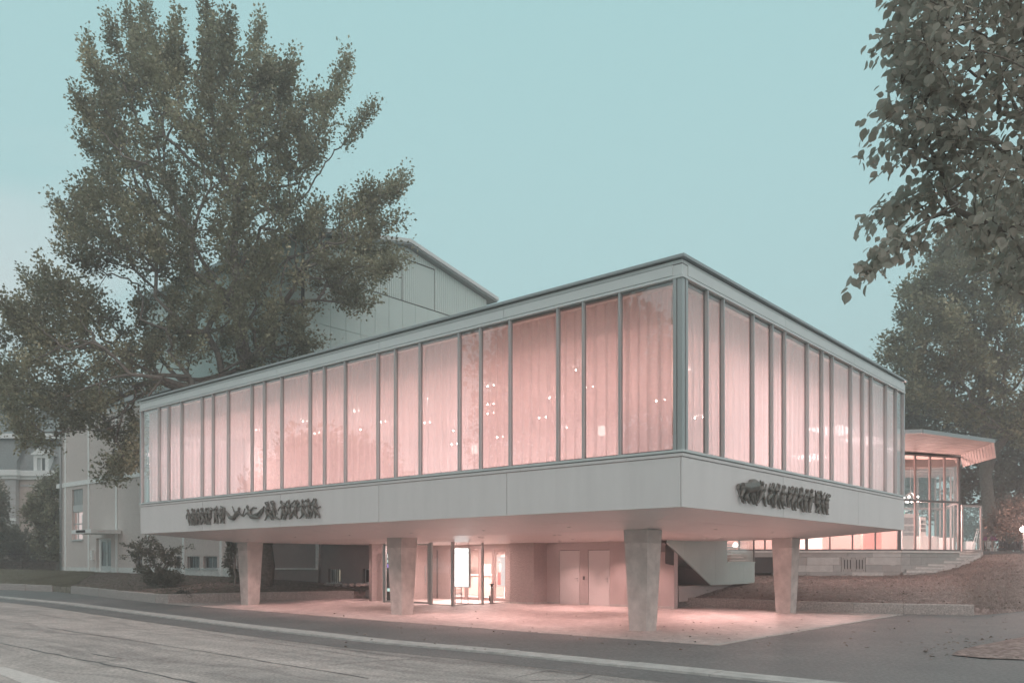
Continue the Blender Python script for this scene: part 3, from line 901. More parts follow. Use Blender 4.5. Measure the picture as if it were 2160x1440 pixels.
for x, y in spots:
    z = sz(x, y)
    P = W(x, y, z)
    if proto is None:
        mb = MB(); mb.lathe((P[0], P[1], P[2] - .012), [(.026, 0), (.045, 0), (.045, .013), (.026, .013)], 14)
        proto = mb.build('downlight', M_steel, foyer)
        lens = MB().lathe((P[0], P[1], P[2] - .009), [(.001, 0), (.025, 0), (.025, .004), (.001, .004)], 12).build('lens', M_dl, proto)
        o = proto
    else:
        o = dup(proto, foyer)
        dup(lens, o)
    o.location = Vector(to_parent([P], foyer)[0]) + Vector((0, 0, -.0055))
    lo = bpy.data.objects.new('downlight_beam', ldat); COL.objects.link(lo); lo.parent = foyer
    lo.location = Vector(to_parent([P], foyer)[0]) + Vector((0, 0, -.03))
# interior lamps of the foyer: flush ceiling fields
adat = bpy.data.lights.new('ceiling_light_field', 'AREA')
adat.shape = 'RECTANGLE'; adat.size = 2.6; adat.size_y = 1.4; adat.energy = 285; adat.color = (1.0, 0.76, 0.775)
for x, y in [(4.6, 3.2), (4.6, 7.2), (4.6, 11.2), (4.6, 15.2), (4.6, 18.6), (3.6, 21.4), (8.6, 3.4), (12.2, 3.4)]:
    lo = bpy.data.objects.new('ceiling_light_field', adat); COL.objects.link(lo); lo.parent = foyer
    lo.location = (x, y, 6.90)

# ------------------------------------------------------------------ curtains
def curtain(label, side, s0, s1, seed):
    r = np.random.default_rng(seed)
    n = int((s1 - s0) / .028)
    s = np.linspace(s0, s1, n)
    ph = np.cumsum(r.normal(1.0, .22, n)) * .028 * 2 * math.pi / .27
    amp = .035 + .03 * np.interp(s, np.linspace(s0, s1, 18), r.random(18))
    o0 = .045 * np.sin(ph) + .010 * np.sin(2.3 * ph + 1)
    zs = [zg0 + .0, 4.6, 5.6, 6.6, 7.25, 7.40]
    V = []
    for i in range(n):
        for j, z in enumerate(zs):
            k = [1.0, 1.0, .9, .8, .9, .55][j]
            o = .27 + amp[i] / .05 * o0[i] * k + .012 * math.sin(s[i] * 3.1 + j)
            V.append(W(o, s[i], z) if side == 'L' else W(s[i], o, z))
    m_ = len(zs)
    Fi = np.array([(i * m_ + j, (i + 1) * m_ + j, (i + 1) * m_ + j + 1, i * m_ + j + 1) for i in range(n - 1) for j in range(m_ - 1)])
    o = fast_mesh('curtain', V, Fi, 4, M_cloth, None, True)
    tag(o, label, 'curtain', 'sheer curtains in the foyer windows')
    return o
curtain('sheer pink lit curtain at the far left end of the long window front', 'L', ym[-5] + .02, LY - .13, 1)
curtain('sheer pink lit curtain in the middle of the long front, behind reflected clouds', 'L', ym[7] + .02, ym[-5], 2)
curtain('sheer pink lit curtain of the long front next to the near corner post', 'L', .42, ym[7], 3)
curtain('sheer pink lit curtain right of the near corner above the horse relief', 'R', .42, xm[6], 4)
curtain('sheer pink lit curtain at the far end of the short front', 'R', xm[6] + .02, LX - .22, 5)

# pendant lamps glimpsed through the curtains
PEND = []
def pend(px, py, side, depth, proto=[None]):
    c = depth
    if side == 'L': y, z = on_x(px, py, c); P = W(c, y, z)
    else: x, z = on_y(px, py, c); P = W(x, c, z)
    if proto[0] is None:
        t = thing('pendant_lamp', 'tiny bright pendant lamp glimpsed through the pink foyer curtain', 'lamp', P, 0, 'pendant lamps behind the curtains')
        MB().ball((P[0] - .09, P[1] + .07, P[2]), .020, 8, 6).ball((P[0] + .09, P[1] - .07, P[2]), .012, 8, 6).build('bulb', M_bulb, t)
        MB().tube([(P[0] - .12, P[1] + .1, P[2] + .05), (P[0] + .12, P[1] - .1, P[2] + .05)], .012, 6).tube([(P[0], P[1], P[2] + .05), (P[0], P[1], P[2] + 1.0)], .006, 5).build('arm', M_steel, t)
        proto[0] = t
    else:
        t = dup(proto[0], None, P)
        t['label'] = proto[0]['label']; t['group'] = proto[0]['group']
        for ch in list(proto[0].children): dup(ch, t)
    PEND.append(((px, py, side), t))
for p in [(544, 906, 3.0), (643, 888, 3.2), (668, 913, 3.5), (765, 905, 3.4), (752, 866, 3.0), (808, 889, 3.6), (896, 841, 3.0), (901, 891, 3.5), (962, 907, 3.0), (958, 936, 4.4), (1035, 813, 3.0), (1035, 852, 3.2), (1035, 871, 4.0), (1055, 921, 3.1), (1166, 838, 3.2), (1144, 880, 2.6), (1188, 902, 3.8), (1222, 779, 3.0), (1243, 816, 3.2), (1393, 844, 2.6)]:
    pend(p[0], p[1], 'L', p[2])
for p in [(1453, 784, 2.6), (1474, 880, 2.6), (1561, 823, 3.0)]:
    pend(p[0], p[1], 'R', p[2])
# each lamp told apart by the pane it shows through
ORD = ['first', 'second', 'third', 'fourth', 'fifth', 'sixth', 'seventh', 'eighth', 'ninth', 'tenth', 'eleventh', 'twelfth', 'thirteenth', 'fourteenth', 'fifteenth']
def name_lamps():
    cells = {}
    for (px, py, side), t in PEND:
        pp = sorted(pl, reverse=True) if side == 'L' else sorted(pr)
        k = sum(1 for q in pp if (q > px if side == 'L' else q < px))
        cells.setdefault((side, k), []).append((py, t))
    for (side, k), ls in cells.items():
        ls.sort(key=lambda q: q[0])
        rank = [''] if len(ls) == 1 else ['upper ', 'lower '] if len(ls) == 2 else ['topmost ', 'middle ', 'lower ', 'lowest '][:len(ls)]
        for (py, t), w in zip(ls, rank):
            t['label'] = '%sbright pendant lamp behind the %s pane %s of the near corner post' % (w, ORD[k], 'left' if side == 'L' else 'right')
name_lamps()
# two standing lamps that glow through the cloth
for px, py in ((1269, 900), (1001, 940)):
    y, z = on_x(px, py, 1.7)
    P = W(1.7, y, 3.88)
    t = thing('floor_lamp', 'tall glowing floor lamp behind the curtain ' + ('near the corner of the foyer' if px > 1200 else 'in the middle of the long front'), 'lamp', P)
    MB().lathe((P[0], P[1], z - .22), [(.05, 0), (.09, .06), (.08, .22), (.02, .26)], 12).build('shade', emit('lamp_shade_glow%d' % px, (1, .88, .82), 2.4), t)
    MB().lathe((P[0], P[1], 3.88), [(.14, 0), (.14, .02), (.015, .03), (.015, z - .22 - 3.88)], 10).build('stand', M_steel, t)
# ------------------------------------------------------------------ walls under the foyer
DWX = 11.05                                             # plane of the wall with the two steel doors
gz = lambda x, y: g(W(x, y, 0)[1])
zb = gz(DWX, 8)
dpx = [(1180, 1222.5), (1240.5, 1286)]
dys = [(on_x(b, 1200, DWX)[0], on_x(a, 1200, DWX)[0]) for a, b in dpx]      # (y low, y high)
dtop = on_x(1200, 1159.5, DWX)[1]
segs = []
bwall = thing('ground_floor_wall', 'smooth pink lit wall under the foyer holding two flush doors', 'wall', W(DWX, 8, zb), ANG)
ycut = [12.16, dys[0][1], dys[0][0], dys[1][1], dys[1][0], 6.45]
for i in (0, 2, 4):
    bpart('wall_panel', DWX, DWX + .25, ycut[i + 1], ycut[i], zb + .0, ZS, M_wallp, bwall)
    bpart('skirting', DWX - .015, DWX - .001, ycut[i + 1] + .01, ycut[i] - .01, zb - .05, zb + .10, M_gut, bwall)
for (a, b) in dys:
    bpart('wall_panel', DWX, DWX + .25, a, b, dtop, ZS, M_wallp, bwall)
    bpart('door_reveal', DWX + .06, DWX + .24, a, b, zb - .04, dtop, M_dark, bwall)
    d = bpart('door', DWX + .012, DWX + .058, a + .02, b - .02, zb + .012, dtop - .02, M_door, bwall)
    hy = a + .10
    hz = zb + 1.03
    mb = MB().tube([W(DWX + .012, hy, hz), W(DWX - .045, hy, hz), W(DWX - .05, hy + .12, hz)], .011, 8)
    for dz in (0, -.09): mb.tube([W(DWX + .012, hy, hz + dz), W(DWX + .0, hy, hz + dz)], .026, 12)
    mb.build('handle', M_steel, d)
ymid = (dys[0][0] + dys[1][1]) / 2
bpart('wall_socket', DWX - .02, DWX - .001, ymid - .035, ymid + .035, zb + .98, zb + 1.12, M_dark, bwall)
# textured block beside the vestibule
yB = on_x(1126, 1200, 10.24)[0]
bpart('textured_wall', 10.24, DWX, yB, 13.38, zb + .0, ZS, M_wallr, bwall)
bpart('skirting', 10.225, 10.239, yB, 13.38, zb - .05, zb + .09, M_gut, bwall)
bpart('skirting', 10.25, DWX - .02, yB - .015, yB - .001, zb - .05, zb + .09, M_gut, bwall)
# return wall below the stair
bpart('wall_panel', DWX + .26, 15.6, 7.96, 8.2, zb, ZS, M_wallp, bwall)

# ------------------------------------------------------------------ vestibule: a glass box with inner doors
vt = thing('entrance_vestibule', 'glass entrance vestibule with slim steel posts lit from inside', 'entrance', W(8.5, 15.5, gz(8.5, 15.5)), ANG)
VX0, VY0, VX1, VY1 = 7.25, 13.62, 10.45, 18.0
vz = gz(8.2, 15) + .012
yp = [on_x(p, 1200, VX0)[0] for p in (810, 882, 908, 945)]
xp = [on_y(1018, 1200, VY0)[0], on_y(1086, 1200, VY0)[0]]
for y, w in ((yp[0], .05), (yp[2] + .04, .035), (yp[2] - .045, .035)):
    bpart('post', VX0 - .03, VX0 + .05, y - w, y + w, vz - .03, ZS, M_steel, vt)
bpart('post', VX0 - .05, VX0 + .05, VY0 - .05, VY0 + .05, vz - .03, ZS, M_steel, vt)
for x in xp: bpart('post', x - .035, x + .035, VY0 - .04, VY0 + .04, vz - .03, ZS, M_steel, vt)
bpart('rail', VX0 - .02, VX0 + .04, VY0 + .06, yp[2] - .09, vz, vz + .03, M_steel, vt)
bpart('rail', VX0 + .06, xp[0] - .04, VY0 - .02, VY0 + .03, vz, vz + .03, M_steel, vt)
bpart('rail', xp[0] + .04, xp[1] - .04, VY0 - .02, VY0 + .03, vz, vz + .03, M_steel, vt)
bpart('pane', VX0, VX0 + .012, VY0 + .06, yp[2] - .085, vz + .03, ZS, M_glass2, vt)
bpart('pane', VX0 + .06, xp[0] - .04, VY0, VY0 + .012, vz + .03, ZS, M_glass2, vt)
bpart('pane', xp[0] + .04, xp[1] - .04, VY0, VY0 + .012, vz + .03, ZS, M_glass2, vt)
# glass door in the front between column and posts
yd0, yd1 = yp[2] + .09, yp[0] - .06
ym_ = (yd0 + yd1) / 2
def gdoor(a, b):
    d = MB().bbox(VX0 - .02, VX0 + .03, a, a + .06, vz + .02, ZS - .04).bbox(VX0 - .02, VX0 + .03, b - .06, b, vz + .02, ZS - .04)
    d.bbox(VX0 - .02, VX0 + .03, a + .06, b - .06, vz + .02, vz + .10).bbox(VX0 - .02, VX0 + .03, a + .06, b - .06, ZS - .10, ZS - .04)
    d = d.build('door', M_steel, vt)
    bpart('pane', VX0, VX0 + .01, a + .06, b - .06, vz + .10, ZS - .10, M_glass2, d)
    MB().tube([W(VX0 - .07, a + .12, vz + .8), W(VX0 - .07, a + .12, vz + 1.5)], .013, 8).build('handle', M_steel, d)
gdoor(yd0, ym_ - .005); gdoor(ym_ + .005, yd1)
# rough side walls inside and the inner door screen at the back
VX1 = 11.2
qx = lambda p: on_x(p, 1200, VX1)[0]
FRM = mat('vestibule_door_frame', (0.36, 0.27, 0.25), 0.5)
yR = 13.42
bpart('side_wall', VX1 - .15, VX1, yR, qx(1072), vz, ZS, M_wallr, vt)
bpart('side_wall', VX1 - .15, VX1, qx(955), qx(906), vz, vz + 2.18, M_wallr, vt)
bpart('side_wall', VX0 + .3, VX1, 18.6, 18.78, vz, ZS, M_wallr, vt)
bpart('lintel', VX1 - .16, VX1, qx(1072) + .001, 18.59, vz + 2.18, ZS, M_wallr, vt)
bpart('dado_panel', VX1 - .19, VX1 - .151, qx(928) - .02, qx(928) + .02, vz, vz + 2.18, M_pfr, vt)
for i, (p, q) in enumerate(((1071.5, 1045.5), (1043.5, 1016.5), (1014.5, 986.5), (985.5, 956), (905, 880))):
    a, b = qx(p), qx(q)
    d = MB().bbox(VX1 - .10, VX1 - .04, a, a + .075, vz + .02, vz + 2.17).bbox(VX1 - .10, VX1 - .04, b - .075, b, vz + .02, vz + 2.17)
    d.bbox(VX1 - .10, VX1 - .04, a + .075, b - .075, vz + .02, vz + .14).bbox(VX1 - .10, VX1 - .04, a + .075, b - .075, vz + 2.05, vz + 2.17)
    d = d.build('door', FRM, vt)
    bpart('pane', VX1 - .075, VX1 - .065, a + .075, b - .075, vz + .14, vz + 2.05, M_glass2, d)
    hy = b - .13 if i % 2 == 0 else a + .13
    MB().tube([W(VX1 - .11, hy, vz + .85), W(VX1 - .15, hy, vz + .85), W(VX1 - .15, hy, vz + 1.4), W(VX1 - .11, hy, vz + 1.4)], .014, 8).build('handle', M_steel, d)
# the ground-floor foyer seen through the doors
room = thing('ticket_hall', 'bright pink lit ticket hall behind the glass entrance doors', 'room', W(14, 16, gz(14, 16)), ANG)
bpart('floor', VX1, 19, 12, 25, vz - .06, vz + .005, M_room, room)
bpart('back_wall', 16.6, 16.75, 12, 25, vz, 2.48, M_counter, room)
bpart('side_wall', VX1 + .1, 16.6, 12.25, 12.4, vz, 2.48, M_room, room)
bpart('side_wall', VX1 + .1, 16.6, 24.0, 24.15, vz, 2.48, M_room, room)
bpart('ceiling', VX1, 16.6, 12.4, 24, 2.44, 2.48, M_room, room)
# stair at the left of the hall
ys0, ys1 = on_x(906, 1200, 13.4)[0], on_x(886, 1200, 13.4)[0]
for k in range(9):
    bpart('stair_tread', 13.2 + .28 * k, 16.0, ys0, ys1 + .6, vz + .17 * k, vz + .17 * (k + 1) - .03, M_counter, room)
    bpart('stair_nosing', 13.17 + .28 * k, 16.0, ys0, ys1 + .6, vz + .17 * (k + 1) - .029, vz + .17 * (k + 1) - .002, M_white, room)
MB().tube([W(13.0, ys0 + .1, vz + 1.0), W(16.0, ys0 + .1, vz + 2.4)], .022, 8).build('handrail', M_dark, room)
adat2 = bpy.data.lights.new('hall_light', 'AREA'); adat2.shape = 'RECTANGLE'; adat2.size = 3.2; adat2.size_y = 1.0; adat2.energy = 620; adat2.color = (1, .73, .70)
for x, y in ((13.6, 14.8), (13.6, 18.0), (13.0, 21.8)):
    lo = bpy.data.objects.new('hall_light', adat2); COL.objects.link(lo); lo.parent = room
    lo.location = Vector(to_parent([W(x, y, 2.42)], room)[0])
adat3 = bpy.data.lights.new('vestibule_light', 'AREA'); adat3.shape = 'RECTANGLE'; adat3.size = 1.6; adat3.size_y = 2.4; adat3.energy = 210; adat3.color = (1, .66, .62)
lo = bpy.data.objects.new('vestibule_light', adat3); COL.objects.link(lo); lo.parent = vt
lo.location = Vector(to_parent([W(9.2, 15.8, 2.47)], vt)[0])
# reception counter with its monitor
ct = thing('reception_counter', 'pale wooden reception counter in the ticket hall', 'counter', W(14.5, 17, vz), ANG)
bpart('front', 14.2, 14.9, on_x(1046, 1200, 14.2)[0], on_x(975, 1200, 14.2)[0], vz, vz + 1.02, M_counter, ct)
bpart('counter_top', 14.12, 14.98, on_x(1046, 1200, 14.2)[0] - .05, on_x(975, 1200, 14.2)[0] + .05, vz + 1.02, vz + 1.06, M_white, ct)
my = on_x(1028, 1200, 14.5)[0]
mo = thing('monitor', 'small computer monitor on the reception counter', 'monitor', W(14.5, my, vz + 1.06), ANG)
bpart('screen', 14.48, 14.52, my - .2, my + .2, vz + 1.15, vz + 1.50, M_dglass, mo)
bpart('bezel', 14.46, 14.479, my - .23, my + .23, vz + 1.13, vz + 1.52, M_white, mo)
MB().bbox(14.4, 14.65, my - .1, my + .1, vz + 1.06, vz + 1.075).bbox(14.54, 14.57, my - .03, my + .03, vz + 1.075, vz + 1.2).build('stand', M_white, mo)
# lit poster board deep in the hall, seen from behind: its lettering reads mirrored
def text(name, body, size, mtx, m, parent, ext=.004, mirror=False):
    c = bpy.data.curves.new(name, 'FONT'); c.body = body; c.size = size; c.extrude = ext; c.align_x = 'CENTER'; c.align_y = 'CENTER'
    c.materials.append(m)
    tmp = bpy.data.objects.new(name, c); COL.objects.link(tmp)
    bpy.context.view_layer.update()
    me = bpy.data.meshes.new_from_object(tmp.evaluated_get(bpy.context.evaluated_depsgraph_get()))
    bpy.data.objects.remove(tmp)
    n = len(me.vertices); co = np.empty(n * 3); me.vertices.foreach_get('co', co); co = co.reshape(-1, 3)
    if mirror: co[:, 0] *= -1
    o_, ex, ey, ez = mtx
    Wd = np.array(o_) + co[:, :1] * np.array(ex) + co[:, 1:2] * np.array(ey) + co[:, 2:] * np.array(ez)
    Fc = [tuple(p.vertices) for p in me.polygons]
    if mirror: Fc = [f[::-1] for f in Fc]
    return mesh(name, Wd, Fc, m, parent)
ub = np.array((UX, UY, 0)); vb = np.array((VX, VY, 0)); zu = np.array((0, 0, 1.0))
PX_ = 12.6
pq = lambda p: on_x(p, 1200, PX_)[0]
pa, pbb = pq(1076), pq(1048)
pb = thing('poster_board', 'bright poster board with a standing figure seen through the right entrance door', 'poster', W(PX_, (pa + pbb) / 2, vz), ANG)
bpart('board', PX_, PX_ + .04, pa, pbb, vz + .55, vz + 2.2, M_white, pb)
M_pale = emit('pale_backlit_print', (1.0, 0.87, 0.85), 1.0)
bpart('print', PX_ - .012, PX_ - .001, pa + .03, pbb - .03, vz + .60, vz + 1.86, M_pale, pb)
M_pskin = mat('printed_figure', (0.40, 0.17, 0.16), 0.7); M_pshirt = mat('printed_shirt', (0.62, 0.48, 0.46), 0.7)
fy = pq(1054); fz = vz + .64
MB().tube([W(PX_ - .02, fy, fz), W(PX_ - .02, fy, fz + .58)], [.085, .075], 8).build('printed_trousers', M_pskin, pb)
MB().tube([W(PX_ - .02, fy, fz + .56), W(PX_ - .02, fy, fz + .95)], [.10, .125], 8).ball(W(PX_ - .02, fy, fz + 1.06), .065).build('printed_shirt', M_pshirt, pb)
text('lettering', 'KURTHEATER', .15, (W(PX_ - .015, (pa + pbb) / 2, vz + 2.03), -ub, zu, -vb), mat('brown_letters', (.30, .12, .11), .7), pb, mirror=True)
MB().bbox(PX_ - .1, PX_ + .2, pa + .1, pbb - .1, vz, vz + .02).bbox(PX_, PX_ + .04, (pa + pbb) / 2 - .05, (pa + pbb) / 2 + .05, vz + .02, vz + .55).build('stand', M_white, pb)
# bright display standing in the vestibule
dy0, dz0 = on_x(956.5, 1236, 8.6); dy1, dz1 = on_x(987.5, 1156, 8.6)
ds = thing('display_screen', 'glaring white display screen standing on thin legs inside the vestibule', 'display', W(8.6, (dy0 + dy1) / 2, vz), ANG)
ya, yb_ = min(dy0, dy1), max(dy0, dy1)
bpart('housing', 8.61, 8.72, ya - .03, yb_ + .03, dz0 - .03, dz1 + .03, M_frame, ds)
zsp = dz0 + (dz1 - dz0) * .89
bpart('screen', 8.60, 8.609, ya, yb_, dz0, zsp - .012, M_screen, ds)
bpart('header', 8.60, 8.609, ya, yb_, zsp + .012, dz1, M_screen, ds)
text('lettering', 'KURTHEATER', .085, (W(8.597, (ya + yb_) / 2, (zsp + dz1) / 2), -ub, zu, -vb), mat('pale_grey_letters', (.45, .44, .43), .6), ds, .002)
for y in (ya + .06, (ya + yb_) / 2 + .03, yb_ - .05):
    MB().tube([W(8.66, y, vz), W(8.66, y, dz0 - .03)], .012, 8).build('leg', M_dark, ds)
bpart('foot', 8.45, 8.9, ya, yb_, vz, vz + .012, M_dark, ds)
for y in (ya + .06, yb_ - .12):
    MB().tube([W(8.66, y, dz1 + .03), W(8.66, y, ZS)], .008, 6).build('cable', M_dark, ds)
# ash bin
bx, by = 9.2, on_y(1037, 1240, 0)[0]
yb2 = on_x(1037, 1240, 9.35)[0]
bn = thing('ash_bin', 'slim steel ash bin with a dark lid beside the entrance doors', 'bin', W(9.35, yb2, vz), ANG)
P = W(9.35, yb2, vz)
MB().lathe(P, [(.085, 0), (.085, .06), (.075, .07), (.075, .66), (.05, .67)], 18).build('body', M_steel, bn, True)
MB().lathe(P, [(.04, .67), (.04, .74), (.10, .745), (.10, .775), (.02, .79)], 18).build('lid', M_dark, bn, True)
MB().lathe((P[0] - .07, P[1] - .045, P[2] + .10), [(.03, 0), (.03, .22)], 10).build('slot_cover', M_dark, bn)
# information stele behind the left glass door: small lit pictures
yl_ = on_x(818, 1200, 8.1)[0]
st = thing('info_stele', 'dark information stele with small lit fields at the left end of the vestibule', 'display', W(8.1, yl_, vz), ANG)
bpart('body', 8.1, 8.2, yl_ - .30, yl_ + .12, vz, vz + 2.05, M_dglass, st)
for z0_, z1_, c in ((1.80, 1.98, (1, .95, .92)), (1.62, 1.74, (.75, .95, .88)), (1.40, 1.56, (.42, .26, .8)), (.42, .55, (.72, .95, .88))):
    bpart('lit_field', 8.092, 8.099, yl_ - .20, yl_ + .03, vz + z0_, vz + z1_, emit('stele_field%d' % int(z0_ * 100), c, .9), st)

# ------------------------------------------------------------------ metal clad stair block that hangs below the foyer
SY = 6.4
sb = thing('stair_block', 'grey metal clad outside stair block with a slanted underside right of the front leg', 'stairs', W(14, SY + .8, .9), ANG)
xa, za = on_y(1408, 1145, SY); xb_, zb_ = on_y(1500, 1232, SY); xc = on_y(1592, 1231, SY)[0]
zb_ = (zb_ + on_y(1592, 1231, SY)[1]) / 2
xw = on_y(1534, 1160, SY)[0]; zw0 = on_y(1560, 1185.5, SY)[1]
SD = 1.5
def sface(poly, y0, y1, name, m):
    n = len(poly)
    V = [W(x, y0, z) for x, z in poly] + [W(x, y1, z) for x, z in poly]
    return mesh(name, V, [tuple(range(n)), tuple(range(n, 2 * n))[::-1]] + [(i, n + i, n + (i + 1) % n, (i + 1) % n) for i in range(n)], m, sb)
slope = lambda x: za + (zb_ - za) * min(max((x - xa) / (xb_ - xa), 0), 1)
cx = [xa] + [on_y(p, 1180, SY)[0] for p in (1444, 1477, 1509, 1539.5, 1568)] + [xc]
def top(x): return ZS + .3 if x < xw + 1e-6 else zw0 - .02
pts = sorted(cx + [xb_, xw])
groups = [(cx[i], cx[i + 1]) for i in range(len(cx) - 1)]
for a, b in groups:
    brk = [a + .004] + [v for v in (xb_, xw) if a + .05 < v < b - .05] + [b - .004]
    for p, q in zip(brk[:-1], brk[1:]):
        m_ = (p + q) / 2; t_ = ZS + .3 if m_ < xw else zw0 - .02
        poly = [(p, slope(p)), (q, slope(q)), (q, t_), (p, t_)]
        if t_ - max(slope(p), slope(q)) > .02 or True: sface(poly, SY, SY + .05, 'cladding_panel', M_tower)
sface([(xa - .1, slope(xa)), (xb_, zb_), (xc, zb_), (xc, zb_ + .03), (xb_, zb_ + .03), (xa - .1, slope(xa) + .03)], SY + .051, SY + SD, 'underside', mat('dark_cladding', (0.16, 0.15, 0.145), .6))
sface([(xa, slope(xa) + .04), (xb_, zb_ + .04), (xc - .05, zb_ + .04), (xc - .05, zw0 - .05), (xa, zw0 - .05)], SY + .06, SY + .09, 'backing', M_dark)
sface([(xw - .03, zw0 - .02), (xc + .02, zw0 - .02), (xc + .02, zw0 + .03), (xw - .03, zw0 + .03)], SY - .02, SY + SD, 'window_sill', M_tower)
sface([(xw, zw0 + .03), (xc - .02, zw0 + .03), (xc - .02, ZS + .3), (xw, ZS + .3)], SY + .02, SY + .03, 'pane', M_glass2)
sface([(xc - .05, zw0 + .03), (xc, zw0 + .03), (xc, ZS + .3), (xc - .05, ZS + .3)], SY + .0, SY + .05, 'window_frame', M_pfr)
sface([(xc - .012, zw0 + .03), (xc - .002, zw0 + .03), (xc - .002, ZS + .3), (xc - .012, ZS + .3)], SY + .05, SY + SD, 'pane', M_glass2)
sface([(xc - .03, zb_), (xc, zb_), (xc, zw0 - .02), (xc - .03, zw0 - .02)], SY + .051, SY + SD, 'end_panel', M_tower)
sface([(xa, ZS - 1.2), (xw + .3, zw0), (xw + .3, ZS + .3), (xa, ZS + .3)], SY + SD - .08, SY + SD, 'inner_wall', M_room)
sface([(xw + .3, zw0 - .3), (xc - .3, zw0 - .3), (xc - .3, zw0 + .45), (xw + .3, zw0 + .45)], SY + .9, SY + .95, 'balustrade', M_counter)
for k in range(6):
    sface([(xw + .9 + .0, zw0 + .06 + .13 * k), (xc - .1, zw0 + .06 + .13 * k), (xc - .1, zw0 + .10 + .13 * k), (xw + .9, zw0 + .10 + .13 * k)], SY + .35 + .1 * k, SY + .62 + .1 * k, 'stair_tread', M_room)
MB().tube([W(xw - .1, SY + .5, zw0 + .2), W(xw + .8, SY + .5, zw0 + .62), W(xc - .3, SY + .5, zw0 + .62)], .02, 8).build('handrail', M_white, sb)
pw = on_y(1551, 1149, SY + 1.1)
ob = MB().ball(W(pw[0], SY + 1.1, pw[1]), .11, 12, 8).build('globe_lamp', emit('globe_glow', (1, .93, .88), 10.0), sb, True)
pl_ = bpy.data.lights.new('globe_light', 'POINT'); pl_.energy = 26; pl_.color = (1, .66, .62); pl_.shadow_soft_size = .1
lo = bpy.data.objects.new('globe_light', pl_); COL.objects.link(lo); lo.parent = sb
lo.location = Vector(to_parent([W(pw[0] - .2, SY + .7, pw[1] + .25)], sb)[0])
xq0, xq1 = on_y(1466, 1240, SY + .35)[0], on_y(1546, 1240, SY + .35)[0]
sface([(xq0 - 1.2, .3), (xq1, .3), (xq1, zb_ - .012), (xq0 - 1.2, zb_ - .012)], SY + .35, SY + SD - .1, 'plinth', M_wallp)

# ------------------------------------------------------------------ fly tower of the theatre
TY = 25.1
tw = thing('fly_tower', 'tall grey fly tower with a low gabled roof rising behind the foyer', 'building', W(15, TY, 1.0), ANG)
tx0, txp, tx1 = 8.9, 15.35, on_y(1027, 640, TY)[0]
zp = on_y(855, 519, TY)[1]; ze = on_y(1027, 632, TY)[1]
roofz = lambda x: zp - (zp - ze) * abs(x - txp) / (tx1 - txp)
zc0 = on_y(849, 635, TY)[1]                                   # foot of the corrugated zone
zj = on_y(720, 695, TY)[1]
JX = [on_y(p, 690, TY)[0] for p in (664, 697.6, 729.6, 760.6, 791.5, 820.5, 848.5, 876.7, 903.5, 928.5)]
pw_ = (JX[-1] - JX[0]) / 9
JX = [JX[0] + pw_ * k for k in range(-8, 16)]
JX = [x for x in JX if tx0 < x < tx1]
xs_ = [tx0] + JX + [tx1]
TZ0 = 5.0
for a, b in zip(xs_[:-1], xs_[1:]):
    for z0_, z1_ in ((zj, zc0), (zj - (zc0 - zj), zj), (zj - 2 * (zc0 - zj), zj - (zc0 - zj))):
        bpart('cladding_panel', a + .009, b - .009, TY, TY + .05, z0_ + .009, z1_ - .009, M_tower, tw)
def corr(x0, x1, zlo, zhi, off, parent, name='corrugated_sheet'):
    V, Fc = [], []
    x = x0; prof = [(0, 0), (.055, 0), (.075, .035), (.13, .035), (.15, 0)]
    xs2 = []
    while x < x1 - 1e-3:
        for dx, d in prof[:-1]:
            if x + dx < x1: xs2.append((x + dx, d))
        x += .15
    xs2.append((x1, 0))
    for xx_, d in xs2:
        V += [W(xx_, TY + off - d, zlo), W(xx_, TY + off - d, zhi(xx_))]
    Fc = [(2 * i, 2 * i + 2, 2 * i + 3, 2 * i + 1) for i in range(len(xs2) - 1)]
    return mesh(name, V, Fc, M_corr, parent)
dxa, dxb = on_y(849, 590, TY)[0], on_y(917, 610, TY)[0]; dzt = on_y(849, 545, TY)[1]
corr(tx0, dxa - .04, zc0 + .05, lambda x: roofz(x) - .02, .03, tw)
corr(dxb + .03, tx1, zc0 + .05, lambda x: roofz(x) - .02, .03, tw)
corr(dxa + .02, dxb - .02, zc0 + .05, lambda x: dzt, .03, tw, 'loading_door')
corr(dxa - .04, dxb + .03, dzt + .07, lambda x: roofz(x) - .02, .03, tw)
MB().bbox(tx0, tx1, TY + .06, TY + .3, TZ0, zc0 + .1).build('backing', M_dark, tw)
V = [W(tx0, TY + .06, zc0), W(tx1, TY + .06, zc0), W(tx1, TY + .06, roofz(tx1)), W(txp, TY + .06, zp), W(tx0, TY + .06, roofz(tx0))]
V += [W(tx0, TY + .1, zc0), W(tx1, TY + .1, zc0), W(tx1, TY + .1, roofz(tx1)), W(txp, TY + .1, zp), W(tx0, TY + .1, roofz(tx0))]
mesh('backing', V, [(0, 1, 2, 3, 4), (9, 8, 7, 6, 5)], M_dark, tw)
bpart('side_wall', tx0 - .0, tx0 + .2, TY + .31, TY + 16, TZ0, ze, M_tower, tw)
bpart('side_wall', tx1 - .2, tx1 + .0, TY + .31, TY + 16, TZ0, ze, M_corr, tw)
